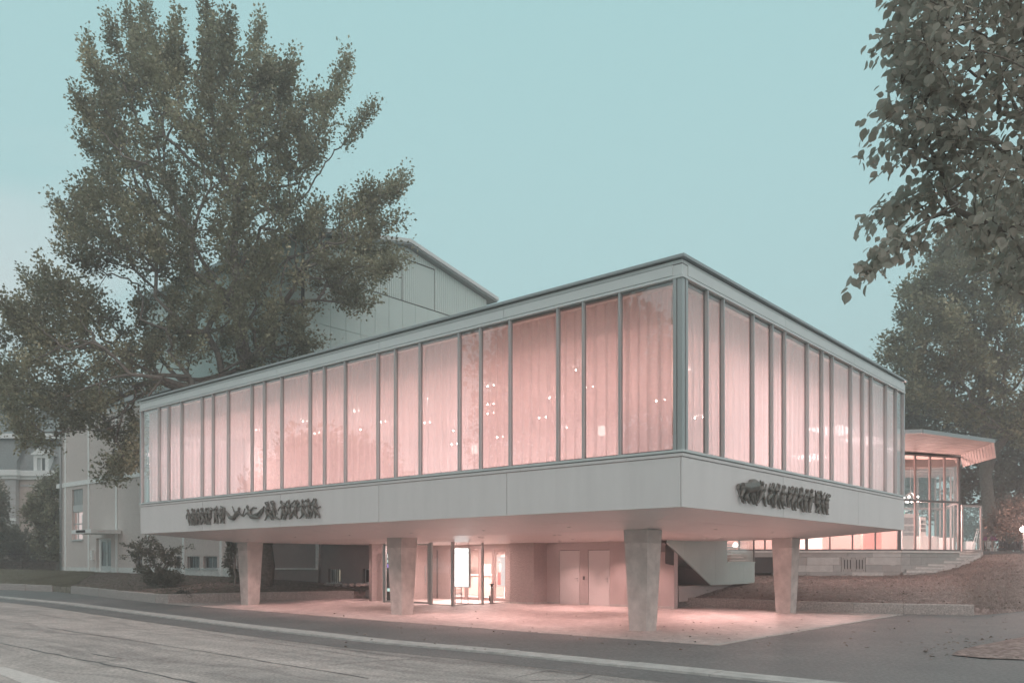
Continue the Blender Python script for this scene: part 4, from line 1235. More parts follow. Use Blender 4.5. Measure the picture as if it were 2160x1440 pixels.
for s, xe in ((-1, tx0 - .55), (1, tx1 + .55)):
    zz = roofz(xe)
    V = [W(txp, TY - .35, zp + .02), W(xe, TY - .35, zz + .02), W(xe, TY + 17, zz + .02), W(txp, TY + 17, zp + .02)]
    V2 = [(p[0], p[1], p[2] + .22) for p in V]
    mesh('roof', V + V2, [(0, 1, 2, 3), (7, 6, 5, 4), (0, 4, 5, 1), (1, 5, 6, 2), (2, 6, 7, 3), (3, 7, 4, 0)], M_zinc, tw)
    V = [W(txp, TY - .42, zp + .10), W(xe + s * .05, TY - .42, zz + .10), W(xe + s * .05, TY - .352, zz + .10), W(txp, TY - .352, zp + .10)]
    V2 = [(p[0], p[1], p[2] + .20) for p in V]
    mesh('roof_edge', V + V2, [(0, 1, 2, 3), (7, 6, 5, 4), (0, 4, 5, 1), (1, 5, 6, 2), (2, 6, 7, 3), (3, 7, 4, 0)], M_panel2, tw)

# ------------------------------------------------------------------ annex with concrete bands
AX = 7.08
ax = thing('stage_annex', 'roughcast annex with pale concrete bands and a stage door left of the foyer', 'building', W(AX, 40, 1.2), ANG)
ay = lambda p: on_x(p, 1200, AX)[0]
azt = on_x(262, 853, AX)[1]; azb = on_x(217, 1200, AX)[1] - .4
y_l, y_r = ay(126), ay(500)
strips = [ay(p) for p in (139, 188, 246.5, 313, 388, 467)]
band0, band1 = on_x(200, 1018.5, AX)[1], on_x(200, 1009, AX)[1]
plz = on_x(246, 1196, AX)[1]
SWd = .19
edges = [y_l] + strips + [y_r]
wall_mb = MB()
# windows and door cut out of the wall bays
wy0, wy1 = ay(152), ay(174.5); wz0, wz1 = on_x(163, 1138, AX)[1], on_x(163, 1031, AX)[1]
dy0_, dy1_ = ay(203), ay(234); dzt_ = on_x(220, 1134, AX)[1]
holes = [(min(wy0, wy1), max(wy0, wy1), wz0, wz1), (min(dy0_, dy1_), max(dy0_, dy1_), azb, dzt_)]
bw = []
for p0, p1 in ((285, 300), (367, 381), (394.5, 421), (428.5, 458)):
    bw.append((min(ay(p0), ay(p1)), max(ay(p0), ay(p1)), on_x((p0 + p1) / 2, 1198.5, AX)[1], on_x((p0 + p1) / 2, 1172.5, AX)[1]))
holes += bw
def walled(y0, y1, z0, z1, hs, m, parent, name, x0, x1):
    hs = [h for h in hs if h[0] < y1 and h[1] > y0 and h[2] < z1 and h[3] > z0]
    ycs = sorted({y0, y1} | {min(max(v, y0), y1) for h in hs for v in h[:2]})
    mb = MB()
    for a, b in zip(ycs[:-1], ycs[1:]):
        if b - a < 1e-4: continue
        c = (a + b) / 2
        zs = [z0]
        for h in sorted([h for h in hs if h[0] < c < h[1]], key=lambda h: h[2]): zs += [max(h[2], z0), min(h[3], z1)]
        zs.append(z1)
        for i in range(0, len(zs), 2):
            if zs[i + 1] - zs[i] > 1e-3: mb.bbox(x0, x1, a, b, zs[i], zs[i + 1])
    return mb.build(name, m, parent)
E_ = sorted(edges)
for a, b in zip(E_[:-1], E_[1:]):
    a2 = a + (SWd / 2 if a != E_[0] else 0); b2 = b - (SWd / 2 if b != E_[-1] else 0)
    walled(a2, b2, plz, band0, holes, M_plast, ax, 'wall_panel', AX, AX + .35)
    walled(a2, b2, azb, plz - .004, holes, M_plinth, ax, 'plinth', AX - .012, AX + .35)
    walled(a2, b2, band1, azt - .3, [], M_plast, ax, 'wall_panel', AX, AX + .35)
for s in strips:
    bpart('pilaster', AX - .05, AX + .3, s - SWd / 2 + .002, s + SWd / 2 - .002, azb, band0 - .002, M_band, ax)
    bpart('pilaster', AX - .05, AX + .3, s - SWd / 2 + .002, s + SWd / 2 - .002, band1 + .002, azt - .302, M_band, ax)
bpart('concrete_band', AX - .07, AX + .3, y_r, y_l + .35, band0, band1, M_band, ax)
bpart('concrete_band', AX - .09, AX + .3, y_r, y_l + .35, azt - .3, azt, M_band, ax)
bpart('side_wall', AX + .36, AX + 9, y_l - .3, y_l - .02, azb, azt - .3, M_plast, ax)
bpart('side_wall', AX + .36, 8.9, y_r + .02, y_r + .3, azb, azt - .3, M_plast, ax)
V = [W(AX - .35, y_r, azt + .01), W(AX - .35, y_l + .5, azt + .01), W(AX + 6, y_l + .5, azt + 1.6), W(AX + 6, y_r, azt + 1.6)]
V2 = [(p[0], p[1], p[2] + .16) for p in V]
mesh('roof', V + V2, [(0, 1, 2, 3), (7, 6, 5, 4), (0, 4, 5, 1), (1, 5, 6, 2), (2, 6, 7, 3), (3, 7, 4, 0)], M_zinc, ax)
# tall window: shutter above, lit panes below
y0, y1, z0, z1 = holes[0]
zm = on_x(163, 1078, AX)[1]
w = MB().bbox(AX + .12, AX + .18, y0, y0 + .05, z0, zm).bbox(AX + .12, AX + .18, y1 - .05, y1, z0, zm).bbox(AX + .12, AX + .18, y0 + .05, y1 - .05, z0, z0 + .05)
w.bbox(AX + .12, AX + .18, y0 + .05, y1 - .05, zm - .05, zm)
yc_ = y0 + (y1 - y0) * .30; yc2 = y0 + (y1 - y0) * .62
zq = z0 + (zm - z0) * .56
w.bbox(AX + .125, AX + .175, yc2 - .03, yc2 + .03, z0 + .05, zm - .05)
w.bbox(AX + .13, AX + .17, y0 + .05, y1 - .05, zq - .035, zq + .035)
w = w.build('window', M_frame, ax)
bpart('pane', AX + .145, AX + .15, y0 + .05, y1 - .05, z0 + .05, zm - .05, M_glass, w)
bpart('lit_room', AX + .34, AX + .35, y0 - .3, y1 + .3, z0 - .1, zm + .1, M_lit, w)
MB().tube([W(AX + .32, yc2 - .22, z0 + .3), W(AX + .32, yc2 - .22, zm - .2)], .06, 8).build('hanging_item', M_counter, w)
bpart('sill', AX - .09, AX + .11, y0 - .08, y1 + .05, z0 - .07, z0 - .002, M_frame, w)
sh = bpart('shutter', AX + .11, AX + .14, y0, y1, zm, z1, M_blind, ax)
for k in range(7):
    yk = y0 + (y1 - y0) * (k + .5) / 7
    bpart('slat', AX + .085, AX + .109, yk - .045, yk + .045, zm + .42, z1 - .02, M_blind, sh)
bpart('slat', AX + .06, AX + .109, y0 + .01, y1 - .01, zm - .02, zm + .40, M_frame, sh)
# barred basement windows
def barred(par, x, y0, y1, z0, z1, lit=False, n=7):
    w = MB().bbox(x + .14, x + .19, y0, y0 + .05, z0, z1).bbox(x + .14, x + .19, y1 - .05, y1, z0, z1).bbox(x + .14, x + .19, y0 + .05, y1 - .05, z0, z0 + .05).bbox(x + .14, x + .19, y0 + .05, y1 - .05, z1 - .05, z1)
    w.bbox(x + .145, x + .185, (y0 + y1) / 2 - .025, (y0 + y1) / 2 + .025, z0 + .05, z1 - .05)
    w = w.build('window', M_frame, par)
    bpart('pane', x + .16, x + .165, y0 + .05, y1 - .05, z0 + .05, z1 - .05, M_dglass if not lit else M_glass, w)
    if lit: bpart('lit_room', x + .25, x + .26, y0, y0 + (y1 - y0) * .45, z0, z1, emit('dim_lit_room', (1, .82, .62), .38), w); bpart('curtain', x + .25, x + .26, y0 + (y1 - y0) * .45, y1, z0, z1, M_blind, w)
    for k in range(n):
        yk = y0 + (y1 - y0) * (k + .5) / n
        MB().tube([W(x + .05, yk, z0), W(x + .05, yk, z1)], .011, 6).build('bar', M_iron, w)
    bpart('sill', x - .07, x + .13, y0 - .07, y1 + .07, z0 - .08, z0 - .002, M_frame, w)
for h in bw: barred(ax, AX, *h)
# stage door
y0, y1, z0, z1 = holes[1]
zg_ = on_x(218, 1203, AX)[1]
fr = MB().bbox(AX + .16, AX + .24, y0, y0 + .07, zg_, z1).bbox(AX + .16, AX + .24, y1 - .22, y1, zg_, z1).bbox(AX + .16, AX + .24, y0 + .07, y1 - .22, z1 - .1, z1).build('door_frame', M_band, ax)
ymd = (y0 + y1 - .15) / 2
for a, b in ((y0 + .07, ymd), (ymd, y1 - .22)):
    d = MB().bbox(AX + .17, AX + .22, a + .005, a + .10, zg_ + .01, z1 - .11).bbox(AX + .17, AX + .22, b - .10, b - .005, zg_ + .01, z1 - .11)
    d.bbox(AX + .17, AX + .22, a + .10, b - .10, zg_ + .01, zg_ + .28).bbox(AX + .17, AX + .22, a + .10, b - .10, z1 - .2, z1 - .11)
    d = d.build('door', M_frame, ax)
    bpart('pane', AX + .19, AX + .195, a + .10, b - .10, zg_ + .28, z1 - .2, M_dglass, d)
MB().tube([W(AX + .165, ymd + .05, zg_ + 1.05), W(AX + .11, ymd + .05, zg_ + 1.05), W(AX + .11, ymd + .18, zg_ + 1.05)], .013, 6).build('handle', M_dark, ax)
bpart('threshold', AX - .1, AX + .24, y0, y1, zg_ - .2, zg_ + .005, M_plinth, ax)
# canopy with its lettering
cf = AX - 1.75
cya, cyb = on_x(150.5, 1120, cf)[0], on_x(191.5, 1120, cf)[0]
cz0, cz1 = on_x(171, 1124.5, cf)[1], on_x(171, 1116.5, cf)[1]
cyb = ay(239) if ay(239) < cyb else cyb
cn = bpart('canopy', cf, AX - .052, min(cya, cyb), max(cya, cyb), cz0, cz1, M_band, ax)
M_let = mat('dark_letters', (.05, .05, .05), .6)
ty_ = on_x(170.5, 1120, cf)[0]
text('lettering', 'KURTHEATER', .20, (W(cf - .02, ty_, (cz0 + cz1) / 2), -ub, zu, -vb), M_let, cn, .012)
bpart('bulkhead_lamp', cf + .4, cf + .75, min(cya, cyb) - .05, min(cya, cyb) - .001, cz0 + .1, cz1 - .08, M_white, cn)
# intercom, downpipe
yi = ay(197.5); zi0, zi1 = on_x(197.5, 1180, AX)[1], on_x(197.5, 1160, AX)[1]
ic = bpart('intercom', AX - .16, AX - .001, yi - .13, yi + .13, zi0, zi1, M_band, ax)
for k in (.2, .55, .8): MB().tube([W(AX - .161, yi + .03, zi0 + (zi1 - zi0) * k), W(AX - .175, yi + .03, zi0 + (zi1 - zi0) * k)], .02, 8).build('button', M_dark, ic)
yd = ay(132)
MB().tube([W(AX - .12, yd, azb + .3), W(AX - .12, yd, azt - .1)], .065, 10).build('downpipe', M_zinc, ax, True)
for z in (2.4, 5.2, 8.0): MB().lathe(W(AX - .12, yd, z), [(.066, 0), (.085, 0), (.085, .06), (.066, .06)], 10).build('pipe_clip', M_steel, ax)

# ------------------------------------------------------------------ courtyard wall seen under the foyer
CX = 8.9
cw = thing('courtyard_wall', 'dim plastered wall with two barred windows behind the planting bed', 'wall', W(CX, 24, .8), ANG)
cy = lambda p, q=1200: on_x(p, q, CX)[0]
h1 = (cy(719), cy(692), on_x(706, 1228, CX)[1], on_x(706, 1199, CX)[1]); h2 = (cy(795), cy(765), on_x(780, 1229, CX)[1], on_x(780, 1199, CX)[1])
ysplit = cy(677)
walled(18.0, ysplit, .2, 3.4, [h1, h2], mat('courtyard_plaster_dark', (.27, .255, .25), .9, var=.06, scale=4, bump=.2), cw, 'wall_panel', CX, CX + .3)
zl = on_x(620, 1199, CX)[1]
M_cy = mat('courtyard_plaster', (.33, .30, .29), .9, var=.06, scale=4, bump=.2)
y_e = 28.4
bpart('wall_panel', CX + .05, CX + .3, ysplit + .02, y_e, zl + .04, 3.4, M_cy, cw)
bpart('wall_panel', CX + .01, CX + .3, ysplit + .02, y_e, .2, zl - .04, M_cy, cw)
bpart('ledge', CX - .06, CX + .3, ysplit + .02, y_e, zl - .04, zl + .04, M_plinth, cw)
for p in (566, 672): bpart('pilaster', CX - .03, CX + .048, cy(p) - .2, cy(p) + .2, zl + .041, 3.4, M_plinth, cw)
barred(cw, CX, *h1, lit=True, n=6); barred(cw, CX, *h2, n=6)
MB().tube([W(CX - .08, ysplit + .03, .6), W(CX - .08, ysplit + .03, 3.4)], .055, 10).build('downpipe', M_steel, cw, True)
# row of edging stones at the foot of the wall
for k in range(9):
    y = cy(690) - (cy(690) - cy(800)) * k / 8
    P = W(CX - .45 + random.uniform(-.06, .06), y, .70 + .01 * k)
    o = MB().ball(P, (random.uniform(.13, .2), random.uniform(.1, .16), random.uniform(.07, .1)), 7, 5).build('edging_stone', M_gran)
    tag(o, 'rounded grey edging stone along the courtyard wall, %s from the downpipe' % ORD[k], 'stone', 'edging stones along the courtyard wall')
# ================================================================== GARDEN PAVILION
pv = thing('garden_pavilion', 'lit glass garden pavilion on a limestone base under a folded plank roof', 'building', at(1897, 1160, 38))
PB0, PC, PB1 = Vector(at(1500, 1160, 38)), Vector(at(1900, 1160, 38)), Vector(at(2024, 1160, 39.4))
zfl = CAMZ + 30 / F * 38                                  # floor level
zgnd = 1.0
e1 = (PC - PB0); e1.z = 0; L1 = e1.length; e1.normalize()
e2 = (PB1 - PC); e2.z = 0; L2 = e2.length; e2.normalize()
n1 = Vector((e1.y, -e1.x, 0)); n2 = Vector((e2.y, -e2.x, 0))   # outward (towards the street)
def fr1(s, d, z): p = PC - e1 * s + n1 * d; return (p.x, p.y, z)
def fr2(s, d, z): p = PC + e2 * s + n2 * d; return (p.x, p.y, z)
py1 = lambda px: (PC.x - (px - 1080) / F * 38)             # distance along the front from the corner
py1 = lambda px: (1900 - px) / F * 38
# limestone courses, each block its own piece
vx0, vx1 = py1(1825), py1(1775); vzt, vzb = CAMZ + (HOR - 1174) / F * 38, CAMZ + (HOR - 1206) / F * 38
lx0, lx1 = py1(1630), py1(1590); lzt, lzb = CAMZ + (HOR - 1174.5) / F * 38, CAMZ + (HOR - 1208) / F * 38
courses = [(zgnd - .15, CAMZ - 15.7 / F * 38), (CAMZ - 15.7 / F * 38, CAMZ - .8 / F * 38), (CAMZ - .8 / F * 38, CAMZ + 15.6 / F * 38), (CAMZ + 15.6 / F * 38, zfl - .10)]
rr = random.Random(3)
hl = [(vx0 - .02, vx1 + .02, vzb - .02, vzt + .02), (lx0 - .02, lx1 + .02, lzb - .02, lzt + .02)]
def blocks(fr, L_, mats_):
    for ci, (z0, z1) in enumerate(courses):
        s = 0.0
        while s < L_ - .01:
            w = rr.uniform(.55, 1.5)
            e = min(s + w, L_)
            if L_ - e < .3: e = L_
            segs = [(s, e)]
            for h in (hl if fr is fr1 else []):
                if h[2] < z1 - .03 and h[3] > z0 + .03:
                    ns = []
                    for a, b in segs:
                        if h[1] <= a or h[0] >= b: ns.append((a, b))
                        else:
                            if h[0] - a > .05: ns.append((a, h[0]))
                            if b - h[1] > .05: ns.append((h[1], b))
                    segs = ns
            d = rr.uniform(0, .006)
            for a, b in segs:
                MB().fbox(fr, a + .004, b - .004, -.30, d, z0 + .004, z1 - .004).build('stone_block', rr.choice(mats_), pv)
            s = e
M_stone3 = mat('limestone_warm', (0.43, 0.415, 0.395), 0.75, var=0.09, scale=3.0, bump=0.12, bscale=50)
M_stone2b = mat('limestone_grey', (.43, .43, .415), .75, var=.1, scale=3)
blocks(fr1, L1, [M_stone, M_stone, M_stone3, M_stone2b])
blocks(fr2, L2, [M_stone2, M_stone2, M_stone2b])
MB().fbox(fr1, 0.31, L1, -.6, -.31, zgnd - .3, zfl - .1).fbox(fr2, .31, L2, -.6, -.31, zgnd - .3, zfl - .1).build('core', M_dark, pv)
MB().fbox(fr1, -.05, L1, -.4, .05, zfl - .10, zfl - .02).build('coping', M_step, pv)
MB().fbox(fr2, .06, L2, -.4, .05, zfl - .10, zfl - .02).build('coping', M_step, pv)
# slotted vent doors and the louvre
for a, b in ((vx0, (vx0 + vx1) / 2 - .004), ((vx0 + vx1) / 2 + .004, vx1)):
    d = MB().fbox(fr1, a, b, -.06, .012, vzb, vzt).build('vent_door', M_stone3, pv)
    for k in range(3):
        s = a + (b - a) * (.25 + .25 * k)
        MB().fbox(fr1, s - .025, s + .025, .0122, .016, vzb + .14, vzt - .12).build('slot', M_dark, d)
    for s in (a + .08, b - .08):
        for z in (vzb + .07, vzt - .07): MB().fbox(fr1, s - .018, s + .018, .0122, .017, z - .018, z + .018).build('screw', M_dark, d)
MB().fbox(fr1, lx0, lx1, -.12, -.06, lzb, lzt).build('louvre_backing', M_dark, pv)
M_louv = mat('louvre_metal', (.20, .19, .185), .5)
for k in range(16):
    z = lzb + (lzt - lzb) * (k + .5) / 16
    V = [fr1(lx0, -.05, z + .012), fr1(lx1, -.05, z + .012), fr1(lx1, .005, z - .018), fr1(lx0, .005, z - .018)]
    mesh('louvre_slat', V + [(p[0], p[1], p[2] + .008) for p in V], BOXF, M_louv, pv)
# frames and panes
zr = 6.70
zt1 = CAMZ + (HOR - 1055) / F * 38.2
fp1 = [py1(p) for p in (1897, 1847, 1799, 1751, 1702, 1668, 1614, 1560)]
fp2 = [L2 * k / 4 for k in range(5)]
for s, w in zip(fp1, [.09, .03, .03, .03, .07, .035, .035, .035]):
    MB().fbox(fr1, s - w / 1.2, s + w / 1.2, -.09, -.0, zfl - .02, zr).build('post', M_pfr, pv)
for s in fp2[1:]:
    w = .035 if s < L2 - .01 else .07
    MB().fbox(fr2, s - w, s + w, -.09, -.0, zfl - .02, zr).build('post', M_pfr if s > L2 - .01 else mat('pavilion_mullion%d' % int(s * 10), (.30, .25, .24), .45), pv)
for fr_, L_ in ((fr1, L1), (fr2, L2)):
    MB().fbox(fr_, .06, L_ - .07, -.08, .01, zfl - .019, zfl + .05).build('rail', M_pfr, pv)
    MB().fbox(fr_, .06, L_ - .07, -.08, .01, zt1 - .045, zt1 + .045).build('rail', M_pfr, pv)
    MB().fbox(fr_, .06, L_ - .07, -.08, .01, zr - .09, zr).build('rail', M_pfr, pv)
for a, b in zip(fp1[:-1], fp1[1:]): MB().fbox(fr1, a + .04, b - .04, -.05, -.04, zfl + .05, zr - .09).build('pane', M_glass, pv)
for a, b in zip(fp2[:-1], fp2[1:]):
    MB().fbox(fr2, a + .045, b - .045, -.05, -.04, zfl + .05, zt1 - .045).build('pane', M_glass, pv)
    MB().fbox(fr2, a + .045, b - .045, -.05, -.04, zt1 + .045, zr - .09).build('pane', M_glass, pv)
# third, receding side with the doorway; its door stands open
e3 = Vector((0.30, 0.954, 0)); n3 = Vector((e3.y, -e3.x, 0)); PD = PB1.copy()
def fr3(s, d, z): p = PD + e3 * s + n3 * d; return (p.x, p.y, z)
for s in (.9, 1.8, 3.2, 4.6, 6.0): MB().fbox(fr3, s - .04, s + .04, -.09, 0, zfl - .02, zr).build('post', M_pfr, pv)
MB().fbox(fr3, .05, 6.0, -.08, 0, zr - .1, zr).fbox(fr3, .05, 6, -.08, 0, zfl + 2.2, zfl + 2.28).build('rail', M_pfr, pv)
for a, b in ((.95, 1.76), (1.84, 3.16), (3.24, 4.56), (4.64, 5.96)): MB().fbox(fr3, a, b, -.05, -.04, zfl, zfl + 2.2).build('pane', M_glass, pv)
MB().fbox(fr3, .07, 5.96, -.05, -.04, zfl + 2.28, zr - .1).build('pane', M_glass, pv)
dp0, dp1 = Vector(at(2028, 1160, 39.6)), Vector(at(2071, 1160, 39.9))
de = (dp1 - dp0); de.z = 0; Ld = de.length; de.normalize(); dn = Vector((de.y, -de.x, 0))
def frd(s, d, z): p = dp0 + de * s + dn * d; return (p.x, p.y, z)
zdt = CAMZ + (HOR - 1065) / F * 39.8
M_dfr = mat('open_door_frame', (.40, .36, .345), .45)
dr = MB().fbox(frd, 0, .09, -.03, .03, zfl - .01, zdt).fbox(frd, Ld - .09, Ld, -.03, .03, zfl - .01, zdt).fbox(frd, .09, Ld - .09, -.03, .03, zdt - .09, zdt).fbox(frd, .09, Ld - .09, -.03, .03, zfl - .01, zfl + .07).build('open_door', M_dfr, pv)
MB().fbox(frd, .09, Ld - .09, -.005, .005, zfl + .07, zdt - .09).build('pane', M_glass, dr)
MB().fbox(frd, Ld - .22, Ld - .10, -.06, -.035, zfl + 1.02, zfl + 1.06).build('handle', M_steel, dr)
# roof: soffit of separate planks, thin roof edge
zs_ = 6.75
rf = [Vector(at(1700, 913, 32.6)), Vector(at(1908, 913, 32.66)), Vector(at(1945, 912, 32.5)), Vector(at(2097, 932, 35.1))]
rf = [Vector((p.x, p.y, zs_)) for p in rf]
inn = [Vector((PB0.x, PB0.y, zs_)), Vector((PC.x - 1.2, PC.y, zs_)), Vector((PC.x, PC.y, zs_)), Vector((PB1.x, PB1.y, zs_))]
for i in range(3):
    n = 15
    for k in range(n):
        t0, t1 = k / n + .004, (k + 1) / n - .004
        q = [inn[i].lerp(rf[i], t0), inn[i + 1].lerp(rf[i + 1], t0), inn[i + 1].lerp(rf[i + 1], t1), inn[i].lerp(rf[i], t1)]
        dz = .004 * (k % 2)
        V = [(p.x, p.y, p.z + dz) for p in q] + [(p.x, p.y, p.z + .03) for p in q]
        mesh('eaves_plank', V, BOXF, M_plank, pv)
back = [Vector((PB1.x + 2.5, PB1.y + 8, zs_ + .2)), Vector((PB0.x, PB0.y + 9, zs_ + .2))]
poly = [Vector((p.x, p.y, zs_ + .035)) for p in rf] + [Vector(at(2101, 965, 37.2))] + back
V = [tuple(p) for p in poly] + [(p.x, p.y, p.z + .07) for p in poly]
n = len(poly)
mesh('roof', V, [tuple(range(n))[::-1], tuple(range(n, 2 * n))] + [(i, (i + 1) % n, n + (i + 1) % n, n + i) for i in range(n)], M_zinc, pv)
for i in range(3):
    a, b = rf[i], rf[i + 1]
    d = (b - a).normalized(); o = Vector((d.y, -d.x, 0)) * .05
    V = [tuple(a + Vector((0, 0, -.03))), tuple(b + Vector((0, 0, -.03))), tuple(b + o + Vector((0, 0, -.03))), tuple(a + o + Vector((0, 0, -.03)))]
    mesh('roof_edge', V + [(p[0], p[1], p[2] + .15) for p in V], BOXF, M_zinc, pv)
# folded end of the eaves, slatted
E2, E3, E4, G1 = Vector(at(2097, 933, 35.1)), Vector(at(2101, 965, 36.6)), Vector(at(2031, 985, 40.5)), Vector(at(2025, 960, 39.3))
for k in range(12):
    t0, t1 = k / 12 + .006, (k + 1) / 12 - .006
    q = [G1.lerp(E2, t0), G1.lerp(E2, t1), E4.lerp(E3, t1), E4.lerp(E3, t0)]
    o = Vector((.02, .03, .03))
    mesh('eaves_plank', [tuple(p) for p in q] + [tuple(p + o) for p in q], BOXF, M_plank, pv)
# inside: floor, ceiling with beams, rear wall, partitions
zc_ = 6.5
V = [PB0, PC, PB1, PB1 + Vector((2, 7, 0)), Vector((PB0.x, PB0.y + 8, 0))]
prism([(p.x, p.y + .12) for p in V], zfl - .09, zfl - .03, 'floor', M_room, pv)
prism([(p.x, p.y + .12) for p in V], zc_ + .12, zc_ + .2, 'ceiling', M_counter, pv)
for k in range(4):
    a = Vector((PB0.x, 39.6 + 1.5 * k, 0)); b = Vector((PB1.x + .5 * k, 39.9 + 1.3 * k, 0))
    MB().hexa([(a.x, a.y, zc_ - .25), (b.x, a.y + .3, zc_ - .25), (b.x, a.y + .5, zc_ - .25), (a.x, a.y + .2, zc_ - .25)], [(a.x, a.y, zc_ + .12), (b.x, a.y + .3, zc_ + .12), (b.x, a.y + .5, zc_ + .12), (a.x, a.y + .2, zc_ + .12)]).build('beam', M_pfr, pv)
MB().wbox(PB0.x, 20.6, 45.0, 45.2, zfl, zc_ + .1).build('rear_wall', mat('pavilion_rear_wall', (.55, .40, .37), .8), pv)
for k in range(3): MB().wbox(20.7 + k * .98, 20.78 + k * .98, 45.0, 45.1, zfl, zc_ + .1).build('post', M_pfr, pv)
MB().wbox(20.7, 23.5, 45.0, 45.1, zfl + 2.3, zfl + 2.4).build('rail', M_pfr, pv)
MB().wbox(13.2, 13.9, 42, 42.3, zfl, zfl + 2.6).build('pillar', mat('red_pillar', (.36, .17, .15), .7), pv)
MB().wbox(17.2, 18.1, 41.2, 41.5, zfl, zfl + 2.6).build('pillar', MATS['red_pillar'], pv)
MB().wbox(14.8, 16.0, 43.4, 43.5, zfl, zfl + 2.4).build('partition', M_white, pv)
al = bpy.data.lights.new('pavilion_light', 'POINT'); al.shadow_soft_size = .25; al.energy = 560; al.color = (1, .62, .57)
for x in (12.6, 16.2, 19.6):
    lo = bpy.data.objects.new('pavilion_light', al); COL.objects.link(lo); lo.parent = pv
    lo.location = Vector(to_parent([(x, 41.0, zfl + 1.6)], pv)[0])
ex = MB().wbox(22.6 - 2.0, 22.95 - 2.0, 44.9, 44.96, zfl + 2.0, zfl + 2.16).build('exit_sign', emit('exit_green', (.45, 1.0, .72), 2.2), pv)
# chandelier
cp = at(1921, 1052, 41.0)
ch = thing('chandelier', 'sparkling chandelier hanging in the garden pavilion', 'lamp', cp)
mb = MB(); mb2 = MB()
for k in range(14):
    a = 2 * math.pi * k / 14; r_ = .32 if k % 2 else .2
    p = (cp[0] + r_ * math.cos(a), cp[1] + r_ * math.sin(a), cp[2] + (.1 if k % 2 else -.12))
    mb.ball(p, .045, 7, 5); mb2.tube([p, (cp[0], cp[1], cp[2] + .35)], .008, 5)
mb.build('bulb', emit('chandelier_bulb', (1, .9, .85), 14.0), ch); mb2.tube([(cp[0], cp[1], cp[2] + .3), (cp[0], cp[1], zc_ + .1)], .012, 6).build('arm', M_steel, ch)
# exhibition boards
for i, (p0, p1, y0, Yd, lab) in enumerate(((1903, 1929, 1083, 39.0, 'white exhibition board with three grey drawings behind the pavilion glass'), (1941, 1953, 1090, 40.2, 'narrow white board with a column of small photographs in the pavilion'))):
    a, b = at(p0, 1158, Yd), at(p1, 1158, Yd)
    zt_ = CAMZ + (HOR - y0) / F * Yd
    t = thing('exhibition_board', lab, 'board', a, 0, 'exhibition boards in the pavilion')
    MB().wbox(a[0], b[0], Yd, Yd + .06, zfl - .02, zt_).build('board', M_white, t)
    if i == 0:
        for q0, q1 in ((1091, 1105), (1109, 1120), (1122, 1129)):
            MB().wbox(a[0] + .03, b[0] - .03, Yd - .012, Yd - .001, CAMZ + (HOR - q1) / F * Yd, CAMZ + (HOR - q0) / F * Yd).build('drawing', mat('grey_drawing%d' % q0, (.36, .35, .36), .7, var=.3, scale=8), t)
    else:
        for k in range(3):
            for m_ in range(4):
                xx0 = a[0] + .03 + m_ * .058
                zz1 = CAMZ + (HOR - 1097 - k * 9) / F * Yd
                MB().wbox(xx0, xx0 + .045, Yd - .012, Yd - .001, zz1 - .14, zz1).build('photograph', rr.choice([M_dark, M_pfr, M_louv]), t)
# white-clothed tables
def linen_table(x0, x1, y0, y1, zf, label):
    t = thing('linen_table', label, 'table', ((x0 + x1) / 2, (y0 + y1) / 2, zf), 0, 'white clothed tables')
    V, Fc = [], []
    n = 40
    for j, z in enumerate((0.75, 0.735, 0.4, 0.03)):
        for k in range(n):
            a = 2 * math.pi * k / n
            c, s = math.cos(a), math.sin(a)
            rx = (x1 - x0) / 2; ry = (y1 - y0) / 2
            q = max(abs(c), abs(s))
            f = 1 + (.0, .01, .03, .05)[j] + (0, 0, .02, .045)[j] * math.sin(k * 2.5)
            V.append(((x0 + x1) / 2 + rx * c / q * f, (y0 + y1) / 2 + ry * s / q * f, zf + z))
    Fc = [(j * n + k, j * n + (k + 1) % n, (j + 1) * n + (k + 1) % n, (j + 1) * n + k)[::-1] for j in range(3) for k in range(n)] + [tuple(range(n))]
    mesh('cloth', V, Fc, M_linen, t, True)
    for sx_ in (x0 + .08, x1 - .08):
        for sy_ in (y0 + .08, y1 - .08): MB().tube([(sx_, sy_, zf), (sx_, sy_, zf + .73)], .02, 6).build('leg', M_steel, t)
linen_table(19.25, 20.6, 40.6, 41.3, zfl - .03, 'long white clothed table inside the pavilion glass')
linen_table(20.9, 22.4, 42.6, 43.3, zfl - .03, 'white clothed table in the corner of the pavilion near the open door')

